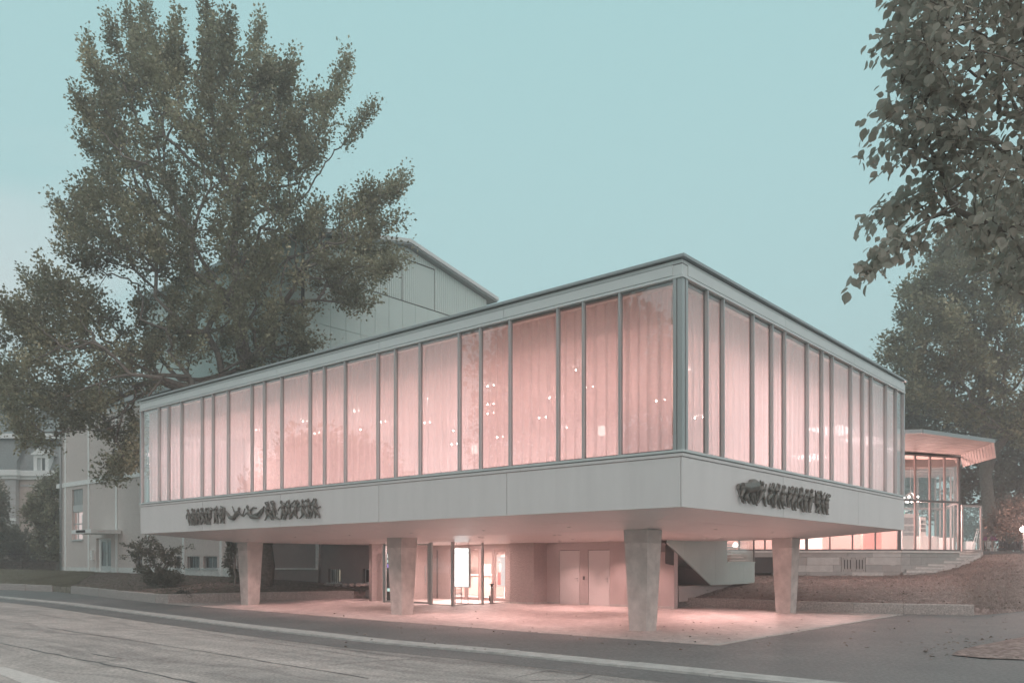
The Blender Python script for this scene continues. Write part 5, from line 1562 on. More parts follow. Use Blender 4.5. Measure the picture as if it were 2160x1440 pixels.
# ------------------------------------------------------------------ stone steps up to the terrace
stp = thing('stone_steps', 'eight pale stone steps climbing along the pavilion base to the terrace', 'steps', at(1940, 1205, 38.3))
lft = [(1905, 1205.5, 1212), (1912, 1199.5, 1205), (1920, 1192.5, 1199), (1948, 1186.5, 1192), (1956, 1180.5, 1186), (1984, 1174.5, 1180), (1992, 1168, 1174), (2001, 1161, 1167)]
rgt = [1986, 1990, 1996, 2032, 2038, 2059, 2066, 2075]
for k, ((xl_, yt, yb), xr_) in enumerate(zip(lft, rgt)):
    Yd = 37.7 + .30 * k
    z1 = zfl - .02 - (7 - k) * (zfl - 1.18) / 8
    x0_, x1_ = (xl_ - 1080) / F * Yd, (xr_ - 1080) / F * Yd
    sl = .17                                             # fronts follow the pavilion side
    d_ = .9 + .3
    MB().hexa([(x0_, Yd + sl * 0, z1 - .40), (x1_, Yd + sl * 1.5, z1 - .40), (x1_ + .1, Yd + sl * 1.5 + d_, z1 - .40), (x0_ + .3, Yd + d_, z1 - .40)],
              [(x0_, Yd, z1 - .035), (x1_, Yd + sl * 1.5, z1 - .035), (x1_ + .1, Yd + sl * 1.5 + d_, z1 - .035), (x0_ + .3, Yd + d_, z1 - .035)]).build('riser', M_step, stp)
    MB().hexa([(x0_ - .02, Yd - .04, z1 - .033), (x1_ + .03, Yd + sl * 1.5 - .04, z1 - .033), (x1_ + .1, Yd + sl * 1.5 + d_, z1 - .033), (x0_ + .3, Yd + d_, z1 - .033)],
              [(x0_ - .02, Yd - .04, z1), (x1_ + .03, Yd + sl * 1.5 - .04, z1), (x1_ + .1, Yd + sl * 1.5 + d_, z1), (x0_ + .3, Yd + d_, z1)]).build('tread', M_gut, stp)
tz = zfl - .02
tr_ = prism([(20.6, 40.1), (22.6, 40.4), (23.2, 41.4), (26.5, 42.4), (30, 44), (45, 50), (45, 80), (22, 80), (22, 47)], tz - .35, tz, 'terrace', M_pad)
tag(tr_, kind='structure')
MB().hexa([(22.7, 41.1, tz - .2), (26.6, 42.2, tz - .2), (26.6, 42.38, tz - .2), (22.7, 41.28, tz - .2)], [(22.7, 41.1, tz + .04), (26.6, 42.2, tz + .04), (26.6, 42.38, tz + .04), (22.7, 41.28, tz + .04)]).build('terrace_edge', M_pfr, tr_)

# ------------------------------------------------------------------ terrace furniture
def A_ladder(px, Yd):
    b0, b1, tp = at(px - 12, 1159, Yd), at(px + 6, 1159, Yd + .5), at(px + 1, 1118, Yd + .2)
    t = thing('step_ladder', 'pale step ladder standing in the open pavilion doorway', 'ladder', b0)
    zt_ = tp[2]
    for o in (0, .14):
        MB().tube([(b0[0] + o, b0[1], tz), (tp[0] + o * .5, tp[1], zt_)], .022, 6).build('stile', M_white, t)
        MB().tube([(b1[0] + o, b1[1], tz), (tp[0] + o * .5, tp[1], zt_)], .018, 6).build('stile', M_steel, t)
    for k in range(5):
        f_ = (k + .6) / 5.4
        p = Vector((b0[0], b0[1], tz)).lerp(Vector((tp[0], tp[1], zt_)), f_)
        MB().wbox(p.x - .01, p.x + .15 - .07 * f_, p.y - .03, p.y + .05, p.z - .015, p.z + .015).build('step', M_white, t)
A_ladder(2060, 41.0)
def wtable(px0, px1, py, Yd, label, m):
    a, b = at(px0, py, Yd), at(px1, py, Yd); z = a[2]
    t = thing('terrace_table', label, 'table', (a[0], Yd, tz), 0)
    MB().wbox(a[0], b[0], Yd, Yd + .8, z - .04, z).build('table_top', m, t)
    for x in (a[0] + .08, b[0] - .08):
        for y in (Yd + .08, Yd + .72): MB().tube([(x, y, tz), (x, y, z - .04)], .03, 6).build('leg', m, t)
wtable(2073, 2097, 1139, 52, 'wooden terrace table carrying two purple boxes', M_tablewood)
a = at(2083, 1139, 52)
def pbox(px0, px1, y0, y1, Yd, label):
    a, b = at(px0, y1, Yd), at(px1, y0, Yd)
    t = thing('purple_box', label, 'box', (a[0], Yd, a[2]), 0, 'purple boxes on the terrace')
    MB().wbox(a[0], b[0], Yd, Yd + .3, a[2] + .001, b[2] - .03).build('body', M_purple, t)
    MB().wbox(a[0] - .01, b[0] + .01, Yd - .01, Yd + .31, b[2] - .029, b[2]).build('lid', M_purple, t)
pbox(2095.5, 2104.5, 1130, 1138.9, 52.2, 'larger purple box at the right end of the terrace table')
pbox(2076, 2082, 1131, 1138.9, 52.2, 'smaller purple box in the middle of the terrace table')
ta = at(2037, 1141, 49); tb_ = at(2056, 1141, 49)
linen_table(ta[0], tb_[0], 49, 49.8, ta[2] - .75, 'white clothed table out on the terrace beyond the open door')
ca = at(2041, 1141, 48); cb = at(2049, 1128, 48)
t = thing('slatted_stand', 'dark crossed-frame stand on the white terrace table', 'stand', (ca[0], 49.2, ta[2]))
mb = MB(); z0_, z1_ = ta[2] + .002, cb[2] + .02
for q in ((ca[0], z0_, ca[0], z1_), (cb[0], z0_, cb[0], z1_), (ca[0], z1_, cb[0], z1_), (ca[0], z0_ + .03, cb[0], z0_ + .03)): mb.tube([(q[0], 49.3, q[1]), (q[2], 49.3, q[3])], .02, 6)
mb.build('frame', M_tablewood, t)
MB().tube([(ca[0], 49.3, z0_), (cb[0], 49.3, z1_)], .015, 6).build('brace', M_dark, t); MB().tube([(ca[0], 49.3, z1_), (cb[0], 49.3, z0_)], .015, 6).build('brace', M_dark, t)

# ------------------------------------------------------------------ people on the terrace
def remeshed(name, mb, voxel, mats_, paint, parent, loc_base=None):
    o = mesh(name, mb.V, mb.F, None, None)
    md = o.modifiers.new('r', 'REMESH'); md.mode = 'VOXEL'; md.voxel_size = voxel
    bpy.context.view_layer.update()
    me = bpy.data.meshes.new_from_object(o.evaluated_get(bpy.context.evaluated_depsgraph_get()))
    n = len(me.vertices); co = np.empty(n * 3); me.vertices.foreach_get('co', co)
    co = co.reshape(-1, 3) + np.array(o.location)
    Fc = [tuple(p.vertices) for p in me.polygons]
    bpy.data.objects.remove(o)
    r = mesh(name, co, Fc, None, parent, True)
    for m_ in mats_: r.data.materials.append(m_)
    if paint:
        cen = [np.mean(co[list(f)], axis=0) for f in Fc]
        r.data.polygons.foreach_set('material_index', [paint(c) for c in cen])
    return r
def person(label, x, y, z, face, cloth, seated=True, lean=0.0, arm=0.0, shirt=True, bald=False):
    """face: heading in radians; z: floor"""
    c, s = math.cos(face), math.sin(face)
    def P(f, r, u): return (x + c * f - s * r, y + s * f + c * r, z + u)
    hip = .48 if seated else .92
    nk = hip + .52
    hd = nk + .20
    fl_ = lean
    mb = MB()
    mb.tube([P(-.02, 0, hip - .06), P(fl_ * .4, 0, hip + .18), P(fl_ * .85, 0, hip + .40), P(fl_, 0, nk - .02), P(fl_ + .02, 0, nk + .08)], [.15, .145, .17, .12, .055], 12)
    mb.tube([P(fl_ * .9, -.15, hip + .44), P(fl_ * .9, .15, hip + .44)], .075, 10)
    mb.ball(P(fl_ + .03, 0, hd), (.085, .085, .115), 12, 9)
    mb.ball(P(fl_ + .125, 0, hd - .015), .022, 6, 5)
    for k in (-1, 1):
        mb.ball(P(fl_ + .02, k * .085, hd - .005), (.02, .02, .035), 6, 5)
        sh_ = P(fl_ * .9, k * .19, hip + .43)
        el = P(fl_ * .7 + .08 + arm * .2, k * .24, hip + .16 + arm * .1); ha = P(fl_ * .7 + .30 + arm * .15, k * .14, hip + .14 + arm * .2)
        mb.tube([sh_, el, ha], [.058, .046, .034], 8); mb.ball(ha, .045, 7, 5)
        for q in range(5):
            hp = Vector(ha); tip = Vector(P(fl_ * .7 + .40 + arm * .15 - .02 * abs(q - 1.5), k * (.14 - .018 * (q - 2)), hip + .10 + arm * .2))
            mb.tube([tuple(hp), tuple(tip)], [.014, .009], 5)
        if seated:
            mb.tube([P(0, k * .09, hip - .02), P(.42, k * .11, hip + .0), P(.44, k * .11, .09)], [.095, .07, .048], 8); mb.tube([P(.40, k * .11, .05), P(.60, k * .12, .04)], [.05, .035], 7)
        else:
            mb.tube([P(0, k * .09, hip - .02), P(.02, k * .10, .48), P(0, k * .10, .07)], [.095, .065, .045], 8); mb.tube([P(-.04, k * .10, .045), P(.19, k * .11, .035)], [.05, .035], 7)
    t = thing('person', label, 'person', (x, y, z))
    hz_ = z + nk + .055
    body = remeshed('body', mb, .022, [cloth, M_skin], lambda q: 1 if (q[2] > hz_ or (math.hypot(q[0] - ha[0], q[1] - ha[1]) < .1 and abs(q[2] - ha[2]) < .09)) else 0, t)
    if not bald: MB().ball(P(fl_ + .012, 0, hd + .03), (.092, .092, .10), 12, 8).build('hair', M_hair, t, True)
    if shirt: MB().tube([P(fl_ + .05, 0, nk + .02), P(fl_ * .8 + .17, 0, hip + .26)], [.05, .03], 6).build('shirt_front', M_shirt, t)
    if seated:
        pass
    return t
def chair(x, y, z, face, label):
    c, s = math.cos(face), math.sin(face)
    def fr_(f, r, u): return (x + c * f - s * r, y + s * f + c * r, z + u)
    t = thing('terrace_chair', label, 'chair', (x, y, z), 0, 'dark chairs on the terrace')
    MB().fbox(fr_, -.2, .22, -.2, .2, .40, .44).build('seat', M_dark, t)
    MB().fbox(fr_, -.24, -.2, -.2, .2, .44, .86).build('backrest', M_dark, t)
    for f in (-.18, .2):
        for r_ in (-.18, .18): MB().tube([fr_(f, r_, 0), fr_(f, r_, .40)], .015, 6).build('leg', M_iron, t)
YP = 60.0
ppl = [(2111, 'person with short dark hair in a grey jacket seated left of the two talking men', M_suit2, R(-160), False),
       (2121, 'person in a dark suit and white collar seated upright between two others', M_suit, R(185), False),
       (2141, 'person in a dark suit leaning towards a bald neighbour', M_suit, R(20), False),
       (2150, 'bald person in a dark suit seated at the right end of the terrace', M_suit, R(150), True)]
for px, lab, m_, fc, bald in ppl:
    X = (px - 1080) / F * YP
    person(lab, X, YP, tz, fc, m_, True, .06, 0, True, bald)
    chair(X, YP, tz - .0, fc, 'dark terrace chair under the ' + ('bald person' if bald else lab.split(' seated')[0].split(' leaning')[0].split(' between')[0]))
X = (2092 - 1080) / F * 58
person('person in a pale patterned top seated behind the dark crate', X, 58, tz, R(-100), M_shirt, True, .05, 0, False)
chair(X, 58, tz, R(-100), 'dark chair under the person in the pale patterned top')
X = (2067 - 1080) / F * 50
person('person in a white shirt and dark waistcoat bending over beside the ladder', X, 50, tz, R(10), M_suit2, False, .35, 1.0, True)
X = (2083 - 1080) / F * 57
person('person in a pale top seated behind the table with the purple boxes', X, 57, tz, R(-80), M_shirt, True, .05, 0, False)
chair(X, 57, tz, R(-80), 'dark chair under the person behind the table with purple boxes')

# ------------------------------------------------------------------ lamp at the right edge of the garden
lp = at(2159, 1116, 46)
sl_ = thing('garden_lamp', 'bright garden lamp glowing at the right edge beside the copper bush', 'lamp', (lp[0], lp[1], tz))
MB().tube([(lp[0], lp[1], tz - .3), (lp[0], lp[1], lp[2] - .15)], [.05, .035], 10).build('post', M_iron, sl_)
MB().ball(lp, (.17, .17, .15), 14, 9).build('globe', emit('garden_lamp_glow', (1, .92, .86), 14), sl_, True)
pl2 = bpy.data.lights.new('garden_lamp_light', 'POINT'); pl2.energy = 650; pl2.color = (1, .62, .55); pl2.shadow_soft_size = .2
lo = bpy.data.objects.new('garden_lamp_light', pl2); COL.objects.link(lo); lo.parent = sl_
lo.location = Vector((0, -.35, lp[2] - tz + .15))
# ================================================================== OLD VILLA at the far left
VY0 = 78.0
vl = thing('villa', 'old villa with slate mansard roof and white dormer half hidden by trees', 'building', at(40, 1195, VY0))
vx = lambda px: (px - 1080) / F * VY0
vzv = lambda y: CAMZ + (HOR - y) / F * VY0
zb0 = 1.3
ce0, ce1 = vzv(1003), vzv(991)
xL, xM, xR = vx(-160), vx(33), vx(150)
ZO = .55                                                       # the right part stands back a little
MB().wbox(xL, xM, VY0, VY0 + 10, zb0 - .5, ce0).build('wall', M_villa, vl)
MB().wbox(xM + .002, xR, VY0 + ZO, VY0 + 10, zb0 - .5, ce0).build('wall', M_villa, vl)
MB().wbox(xL, xM + .35, VY0 - .45, VY0 + 10, ce0 + .001, ce1).wbox(xL, xM + .25, VY0 - .25, VY0 + 10, ce0 - .3, ce0).build('cornice', M_trim, vl)
MB().wbox(xM + .351, xR, VY0 + ZO - .45, VY0 + 10, ce0 + .001, ce1 - .02).wbox(xM + .26, xR, VY0 + ZO - .25, VY0 + 10, ce0 - .3, ce0).build('cornice', M_trim, vl)
for k in range(8):                                             # corner stones
    z0 = ce0 - .32 - .62 * (k + 1)
    MB().wbox(xM - .95 + (k % 2) * .2, xM + .03, VY0 - .06, VY0 + .5, z0 + .02, z0 + .60).build('corner_stone', M_quoin, vl)
MB().wbox(xM + .1, xR, VY0 + ZO - .06, VY0 + ZO - .001, ce0 - .95, ce0 - .75).build('string_course', M_quoin, vl)
MB().wbox(xL, xM + .1, VY0 - .10, VY0 - .061, vzv(1098), vzv(1092)).build('string_course', M_trim, vl)
rt = vzv(918)
def slates(x0, x1, y0, z0, z1, dep, name):                     # slope of separate slate courses
    n = 15
    mb = MB()
    for k in range(n):
        t0, t1 = k / n, (k + 1) / n
        za, zb2 = z0 + (z1 - z0) * t0, z0 + (z1 - z0) * (t1 + .012)
        ya, yb3 = y0 + dep * t0, y0 + dep * (t1 + .012)
        x = x0 - (k % 2) * .16
        while x < x1:
            a, b = max(x, x0), min(x + .31, x1)
            if b - a > .03:
                j = random.uniform(0, .012)
                mb.add([(a, ya - .03 - j, za), (b, ya - .03 - j, za), (b, yb3, zb2), (a, yb3, zb2)], [(0, 1, 2, 3)])
            x += .32
    o = mb.build(name, M_slate, vl); o['kind'] = 'stuff'
    return o
MB().hexa([(xL, VY0 - .1, ce1), (xM + .1, VY0 - .1, ce1), (xM + .1, VY0 + 9, ce1), (xL, VY0 + 9, ce1)], [(xL, VY0 + 2.2, rt), (xM - .9, VY0 + 2.2, rt), (xM - .9, VY0 + 9, rt), (xL, VY0 + 9, rt)]).build('mansard', M_slate, vl)
MB().hexa([(xM + .102, VY0 + ZO - .0, ce1), (xR, VY0 + ZO - .0, ce1), (xR, VY0 + 9, ce1), (xM + .102, VY0 + 9, ce1)], [(xM - .898, VY0 + 2.5, rt), (xR, VY0 + 2.5, rt), (xR, VY0 + 9, rt), (xM - .898, VY0 + 9, rt)]).build('mansard', M_slate, vl)
slates(xL, xM - .15, VY0 - .13, ce1, rt, 2.3, 'slates')
slates(xM + .1, xR, VY0 + ZO - .05, ce1, rt, 2.5, 'slates')
MB().wbox(xL, xR, VY0 + 1.7, VY0 + 9, rt + .001, rt + .45).build('roof_edge', M_trim, vl)
MB().hexa([(xL, VY0 + 2, rt + .451), (xR, VY0 + 2, rt + .451), (xR, VY0 + 9, rt + .451), (xL, VY0 + 9, rt + .451)], [(xL, VY0 + 4.4, rt + 2.2), (xR, VY0 + 4.4, rt + 2.2), (xR, VY0 + 6, rt + 2.2), (xL, VY0 + 6, rt + 2.2)]).build('roof', M_slate, vl)
# dormer
dx0, dx1, dz0, dz1 = vx(66), vx(98), vzv(996), vzv(958)
yd_ = VY0 + ZO - .2
dm = MB().wbox(dx0, dx0 + .32, yd_, yd_ + 2, dz0, dz1).wbox(dx1 - .32, dx1, yd_, yd_ + 2, dz0, dz1).wbox(dx0 + .32, dx1 - .32, yd_, yd_ + 2, dz1 - .28, dz1).wbox(dx0 + .32, dx1 - .32, yd_, yd_ + 2, dz0, dz0 + .14)
dm.wbox((dx0 + dx1) / 2 - .05, (dx0 + dx1) / 2 + .05, yd_ + .06, yd_ + .14, dz0 + .14, dz1 - .28)
dm = dm.build('dormer', M_trim, vl)
xm_ = (dx0 + dx1) / 2
V = [(dx0 - .25, yd_ - .15, dz1 + .001), (dx1 + .25, yd_ - .15, dz1 + .001), (xm_, yd_ - .15, dz1 + .75)]
V += [(p[0], p[1] + 2.3, p[2]) for p in V]
mesh('pediment', V, [(0, 1, 2), (5, 4, 3), (0, 3, 4, 1), (1, 4, 5, 2), (2, 5, 3, 0)], M_trim, dm)
MB().wbox(dx0 + .32, dx1 - .32, yd_ + .15, yd_ + .17, dz0 + .14, dz1 - .28).build('pane', M_dglass, dm)
MB().wbox(dx0 + .32, dx0 + .75, yd_ + .12, yd_ + .14, dz0 + .2, dz1 - .35).build('curtain', M_blind, dm)
# lower window, chimney, red awning
wx0, wx1, wz0_, wz1_ = vx(77), vx(92), vzv(1159), vzv(1118)
wd = MB().wbox(wx0, wx0 + .1, VY0 + ZO - .05, VY0 + ZO + .05, wz0_, wz1_).wbox(wx1 - .1, wx1, VY0 + ZO - .05, VY0 + ZO + .05, wz0_, wz1_).wbox(wx0 + .1, wx1 - .1, VY0 + ZO - .05, VY0 + ZO + .05, wz1_ - .12, wz1_).wbox(wx0 + .1, wx1 - .1, VY0 + ZO - .05, VY0 + ZO + .05, (wz0_ + wz1_) / 2 - .05, (wz0_ + wz1_) / 2 + .05).build('window', M_trim, vl)
MB().wbox(wx0 + .1, wx1 - .1, VY0 + ZO - .03, VY0 + ZO - .02, wz0_, wz1_ - .12).build('pane', M_dglass, wd)
MB().wbox(vx(46), vx(56), VY0 + 1.2, VY0 + 2.2, vzv(924), vzv(917)).build('awning', mat('red_awning', (.55, .12, .10), .7), vl)
MB().wbox(vx(110), vx(124), VY0 + 3, VY0 + 4, rt + .4, rt + 2.6).build('chimney', M_trim, vl)
for k in range(9):
    MB().tube([(vx(0 + k * 5), VY0 + 3, rt + 2.2), (vx(0 + k * 5), VY0 + 3, rt + 3.4)], .05, 5).build('baluster', M_trim, vl)
MB().wbox(vx(-3), vx(43), VY0 + 2.9, VY0 + 3.1, rt + 3.401, rt + 3.6).build('railing', M_trim, vl)

# iron fence
fn = thing('iron_fence', 'black iron picket fence behind the clipped hedge at the far left', 'fence', at(30, 1190, 66))
fz0 = 1.3
pick = None
for k in range(62):
    x = (-60 + k * 3.1 - 1080) / F * 66
    if pick is None:
        pick = MB().tube([(x, 66, fz0), (x, 66, fz0 + 1.35), (x, 66, fz0 + 1.5)], [.016, .016, .003], 6).build('picket', M_iron, fn); px0 = x; pl0 = pick.location.copy()
    else:
        dup(pick, fn, pl0 + Vector((x - px0, 0, 0)))
MB().wbox((-60 - 1080) / F * 66, (132 - 1080) / F * 66, 66.02, 66.05, fz0 + 1.15, fz0 + 1.2).wbox((-60 - 1080) / F * 66, (132 - 1080) / F * 66, 66.02, 66.05, fz0 + .15, fz0 + .2).build('rail', M_iron, fn)

# wooded hill far behind
V, nxh = [], 40
for j in range(14):
    for i in range(nxh):
        X = -150 + 190 * i / (nxh - 1); Y = 102 + 4 * j
        h = 31 * smooth(0, 9, j) * (0.35 + .65 * smooth(30, -60, X)) + 1.2 * math.sin(i * 1.7 + j) * smooth(0, 4, j) + random.uniform(-1.2, 1.2)
        V.append((X, Y, h))
tag(mesh('hill', V, [(j * nxh + i, j * nxh + i + 1, (j + 1) * nxh + i + 1, (j + 1) * nxh + i) for j in range(13) for i in range(nxh - 1)], M_hill, smooth=True), kind='structure')

# ================================================================== BRONZE RELIEFS
def relief(label, side, ox, oy, sc, figs, hd_h, name='bronze_relief', t=None, off=.055):
    """figs: joints read off an enlargement (ox, oy, sc), put on the facade plane"""
    def pt(p):
        px, py = ox + p[0] / sc, oy + p[1] / sc
        if side == 'L':
            y, z = on_x(px, py, 0.0); return W(-off, y, z)
        x, z = on_y(px, py, 0.0); return W(x, -off, z)
    if t is None:
        t = thing('bronze_relief', label, 'relief', pt(figs[len(figs) // 2]['P']), ANG)
    nrm = Vector(W(-1, 0, 0)) - Vector(W(0, 0, 0)) if side == 'L' else Vector(W(0, -1, 0)) - Vector(W(0, 0, 0))
    for fi, f in enumerate(figs):
        r = random.Random(fi + int(ox))
        q = {k: Vector(pt(v)) for k, v in f.items() if k != 's'}
        s = f.get('s', 1.0) * hd_h / .13
        # limbs alternate in depth so the figure is in the round
        for k, d in (('LK', .015), ('LF', .0), ('RK', -.01), ('RF', -.015), ('LE', .03), ('LH', .035), ('RE', -.01), ('RH', .0), ('H', .02)):
            if k in q: q[k] = q[k] + nrm * d
        mb = MB()
        H, N, P_ = q['H'], q['N'], q['P']
        ax_ = (H - N)
        mb.ball(tuple(H), (.052 * s, .052 * s, .066 * s), 9, 7)
        mb.tube([tuple(H), tuple(N)], [.030 * s, .036 * s], 8)
        c = N.lerp(P_, .30); w_ = N.lerp(P_, .62)
        mb.tube([tuple(N.lerp(P_, -.02)), tuple(c + nrm * .015), tuple(w_), tuple(P_)], [.060 * s, .085 * s, .064 * s, .082 * s], 9)
        for a in ('L', 'R'):
            if a + 'K' in q:
                mb.tube([tuple(P_), tuple(P_.lerp(q[a + 'K'], .5)), tuple(q[a + 'K'])], [.066 * s, .058 * s, .040 * s], 8)
                if a + 'F' in q:
                    mb.tube([tuple(q[a + 'K']), tuple(q[a + 'K'].lerp(q[a + 'F'], .4)), tuple(q[a + 'F'])], [.040 * s, .042 * s, .024 * s], 8)
                    mb.ball(tuple(q[a + 'F'] + nrm * .02), (.036 * s, .036 * s, .024 * s), 7, 5)
            if a + 'E' in q:
                mb.tube([tuple(N.lerp(P_, .10)), tuple(q[a + 'E'])], [.040 * s, .030 * s], 7)
                if a + 'H' in q:
                    mb.tube([tuple(q[a + 'E']), tuple(q[a + 'H'])], [.030 * s, .021 * s], 7)
                    mb.ball(tuple(q[a + 'H']), .030 * s, 6, 5)
        if 'C0' in q:
            mb.tube([tuple(q['C0']), tuple(q['C0'].lerp(q['C1'], .5)), tuple(q['C1'])], [.05 * s, .075 * s, .05 * s], 8)
        remeshed('figure', mb, .0135, [M_bronze], None, t)
    return t
def fg(H, N, P, LK=None, LF=None, RK=None, RF=None, LE=None, LH=None, RE=None, RH=None, C0=None, C1=None, s=1.0):
    d = dict(H=H, N=N, P=P, LK=LK, LF=LF, RK=RK, RF=RF, LE=LE, LH=LH, RE=RE, RH=RH, C0=C0, C1=C1)
    d = {k: v for k, v in d.items() if v}
    d['s'] = s
    return d
t1 = relief('dark bronze relief of dancing and floating figures on the long fascia', 'L', 380, 1035, 18, [
    fg((365, 745), (375, 830), (400, 1010), (400, 1160), (430, 1290), (470, 1140), (490, 1280), (320, 930), (330, 1050), (450, 900), (480, 960)),
    fg((530, 715), (545, 820), (590, 1000), (545, 1090), (545, 1280), (610, 1120), (600, 1290), (490, 880), (500, 970), (600, 890), (660, 820)),
    fg((610, 740), (630, 830), (640, 990), (650, 1130), (690, 1280), (690, 1130), (720, 1270), (600, 900), (640, 950), (690, 800), (700, 720)),
    fg((760, 715), (755, 820), (780, 1000), (720, 1140), (700, 1270), (800, 1140), (820, 1260), (700, 900), (710, 1000), (820, 900), (830, 1000)),
    fg((880, 690), (900, 780), (900, 950), (960, 1100), (870, 1260), (1000, 1150), (980, 1230), (950, 720), (960, 660), (980, 840), (1050, 880)),
    fg((1060, 690), (1060, 790), (1050, 960), (1090, 1120), (1080, 1260), (1030, 1080), (1040, 1200), (960, 900), (900, 930), (1110, 850), (1150, 900)),
    fg((1150, 680), (1200, 760), (1180, 1010), (1120, 1140), (1160, 1260), (1150, 1130), (1190, 1250), (1110, 860), (1100, 960), (1290, 700), (1220, 640)),
    fg((1470, 680), (1420, 790), (1400, 960), (1390, 1090), (1370, 1220), (1450, 1080), (1470, 1220), (1370, 720), (1480, 590), (1450, 890), (1540, 870), s=1.12),
    fg((1620, 720), (1620, 830), (1590, 980), (1660, 1060), (1600, 1210), (1640, 1080), (1720, 1210), (1540, 880), (1480, 900), (1720, 640), (1600, 590), (1710, 620), (1690, 1080), s=1.12)], .115)
relief('', 'L', 470, 1030, 18, [
    fg((690, 770), (650, 880), (440, 1130), (310, 1110), (190, 860), (300, 1060), (230, 930), (520, 880), (460, 700), (800, 1030), (890, 780), s=1.1),
    fg((1010, 700), (1040, 880), (1150, 1070), (1420, 1100), (1600, 790), (1390, 940), (1620, 690), (960, 960), (890, 1050), (1200, 720), (1320, 740), s=1.1)], .115, t=t1)
relief('', 'L', 555, 1040, 16, [
    fg((235, 370), (220, 450), (180, 630), (200, 770), (130, 900), (290, 790), (340, 880), (140, 320), (260, 290), (280, 570), (330, 600)),
    fg((430, 330), (410, 420), (400, 600), (300, 690), (390, 880), (430, 800), (590, 870), (320, 290), (420, 260), (470, 560), (520, 690)),
    fg((680, 300), (710, 410), (740, 620), (690, 750), (670, 860), (790, 740), (740, 870), (640, 480), (590, 580), (780, 420), (850, 280)),
    fg((930, 280), (920, 400), (920, 590), (840, 720), (780, 870), (970, 700), (940, 860), (830, 420), (790, 330), (1030, 340), (1110, 245)),
    fg((1180, 290), (1160, 400), (1140, 570), (1020, 700), (980, 850), (1140, 740), (1210, 840), (1080, 440), (1060, 460), (1260, 330), (1210, 230)),
    fg((1395, 260), (1390, 370), (1380, 560), (1400, 720), (1310, 840), (1480, 700), (1510, 830), (1290, 470), (1290, 580), (1460, 420), (1480, 490)),
    fg((1590, 230), (1580, 350), (1610, 560), (1600, 690), (1610, 830), (1700, 640), (1650, 830), (1520, 220), (1490, 290), (1700, 300), (1760, 190)),
    fg((1840, 230), (1830, 350), (1790, 550), (1830, 660), (1820, 820), (1900, 680), (1950, 810), (1700, 370), (1670, 460), (1880, 500), (1980, 450))], .115, t=t1)
t2 = relief('dark bronze relief of a horse led by a crowd of figures on the short fascia', 'R', 1540, 1000, 16, [
    fg((1000, 310), (1000, 430), (1000, 680), (900, 850), (800, 1040), (1090, 830), (1120, 1070), (930, 560), (900, 230), (1110, 590), (1140, 350)),
    fg((1360, 360), (1300, 480), (1290, 720), (1190, 820), (1220, 1010), (1340, 880), (1390, 1120), (1200, 480), (1240, 330), (1400, 600), (1420, 330)),
    fg((1540, 390), (1490, 500), (1480, 720), (1430, 900), (1410, 1110), (1560, 900), (1620, 1150), (1420, 560), (1480, 330), (1600, 500), (1610, 370)),
    fg((1740, 440), (1720, 570), (1680, 820), (1660, 960), (1710, 1150), (1740, 980), (1810, 1060), (1640, 620), (1660, 400), (1820, 650), (1880, 720))], .115)
relief('', 'R', 1640, 1010, 16, [
    fg((410, 310), (350, 430), (320, 660), (270, 700), (270, 930), (330, 760), (330, 930), (270, 430), (270, 270), (430, 430), (330, 280)),
    fg((550, 340), (530, 480), (480, 680), (400, 800), (430, 1040), (520, 850), (540, 1050), (490, 420), (490, 310), (610, 500), (600, 350)),
    fg((720, 340), (710, 480), (690, 690), (600, 750), (600, 970), (720, 860), (800, 1100), (640, 560), (640, 330), (780, 500), (790, 330)),
    fg((890, 400), (900, 520), (870, 760), (840, 900), (840, 1090), (900, 920), (900, 1100), (820, 550), (790, 700), (960, 520), (980, 370)),
    fg((1070, 400), (1070, 530), (1050, 770), (1000, 920), (980, 1110), (1060, 930), (1040, 1110), (990, 650), (1000, 400), (1120, 640), (1150, 770)),
    fg((1280, 460), (1260, 560), (1270, 850), (1330, 930), (1210, 1120), (1370, 920), (1330, 1150), (1190, 520), (1160, 400), (1400, 560), (1370, 440)),
    fg((1370, 460), (1430, 620), (1440, 850), (1440, 980), (1460, 1150), (1500, 980), (1500, 1170), (1480, 500), (1490, 470)),
    fg((1660, 570), (1600, 640), (1580, 860), (1560, 1000), (1580, 1190), (1610, 1000), (1640, 1190), (1540, 540), (1580, 510), (1650, 800), (1650, 980))], .115, t=t2)
def hp(p, d=.0):
    x, z = on_y(1540 + p[0] / 16, 1000 + p[1] / 16, 0.0); return W(x, -.05 - d, z)
mb = MB()
mb.tube([hp((330, 400)), hp((440, 470), .02), hp((600, 430), .03), hp((720, 400), .03), hp((800, 480), .03)], [.09, .125, .13, .15, .10], 10)
mb.tube([hp((560, 360), .01), hp((640, 270), .01), hp((730, 270), .01), hp((800, 380), .02)], [.06, .075, .08, .08], 9)
mb.tube([hp((760, 360), .03), hp((840, 520), .04), hp((870, 660), .04), hp((860, 800), .04)], [.10, .075, .05, .035], 9)
mb.tube([hp((290, 350)), hp((210, 360)), hp((180, 500)), hp((225, 680))], [.04, .035, .03, .015], 7)
for P in (((330, 430), (330, 600), (270, 740), (320, 900), (370, 980)), ((440, 520), (470, 660), (410, 790), (440, 975)), ((430, 780), (510, 850), (540, 985)), ((640, 520), (620, 650), (650, 860), (695, 1020)), ((690, 520), (690, 700), (730, 900), (755, 1015)), ((740, 560), (790, 700), (790, 790), (810, 880))):
    n = len(P)
    mb.tube([hp(p, .02) for p in P], [.075 - .055 * k / (n - 1) for k in range(n)], 8)
remeshed('horse', mb, .014, [M_bronze], None, t2)

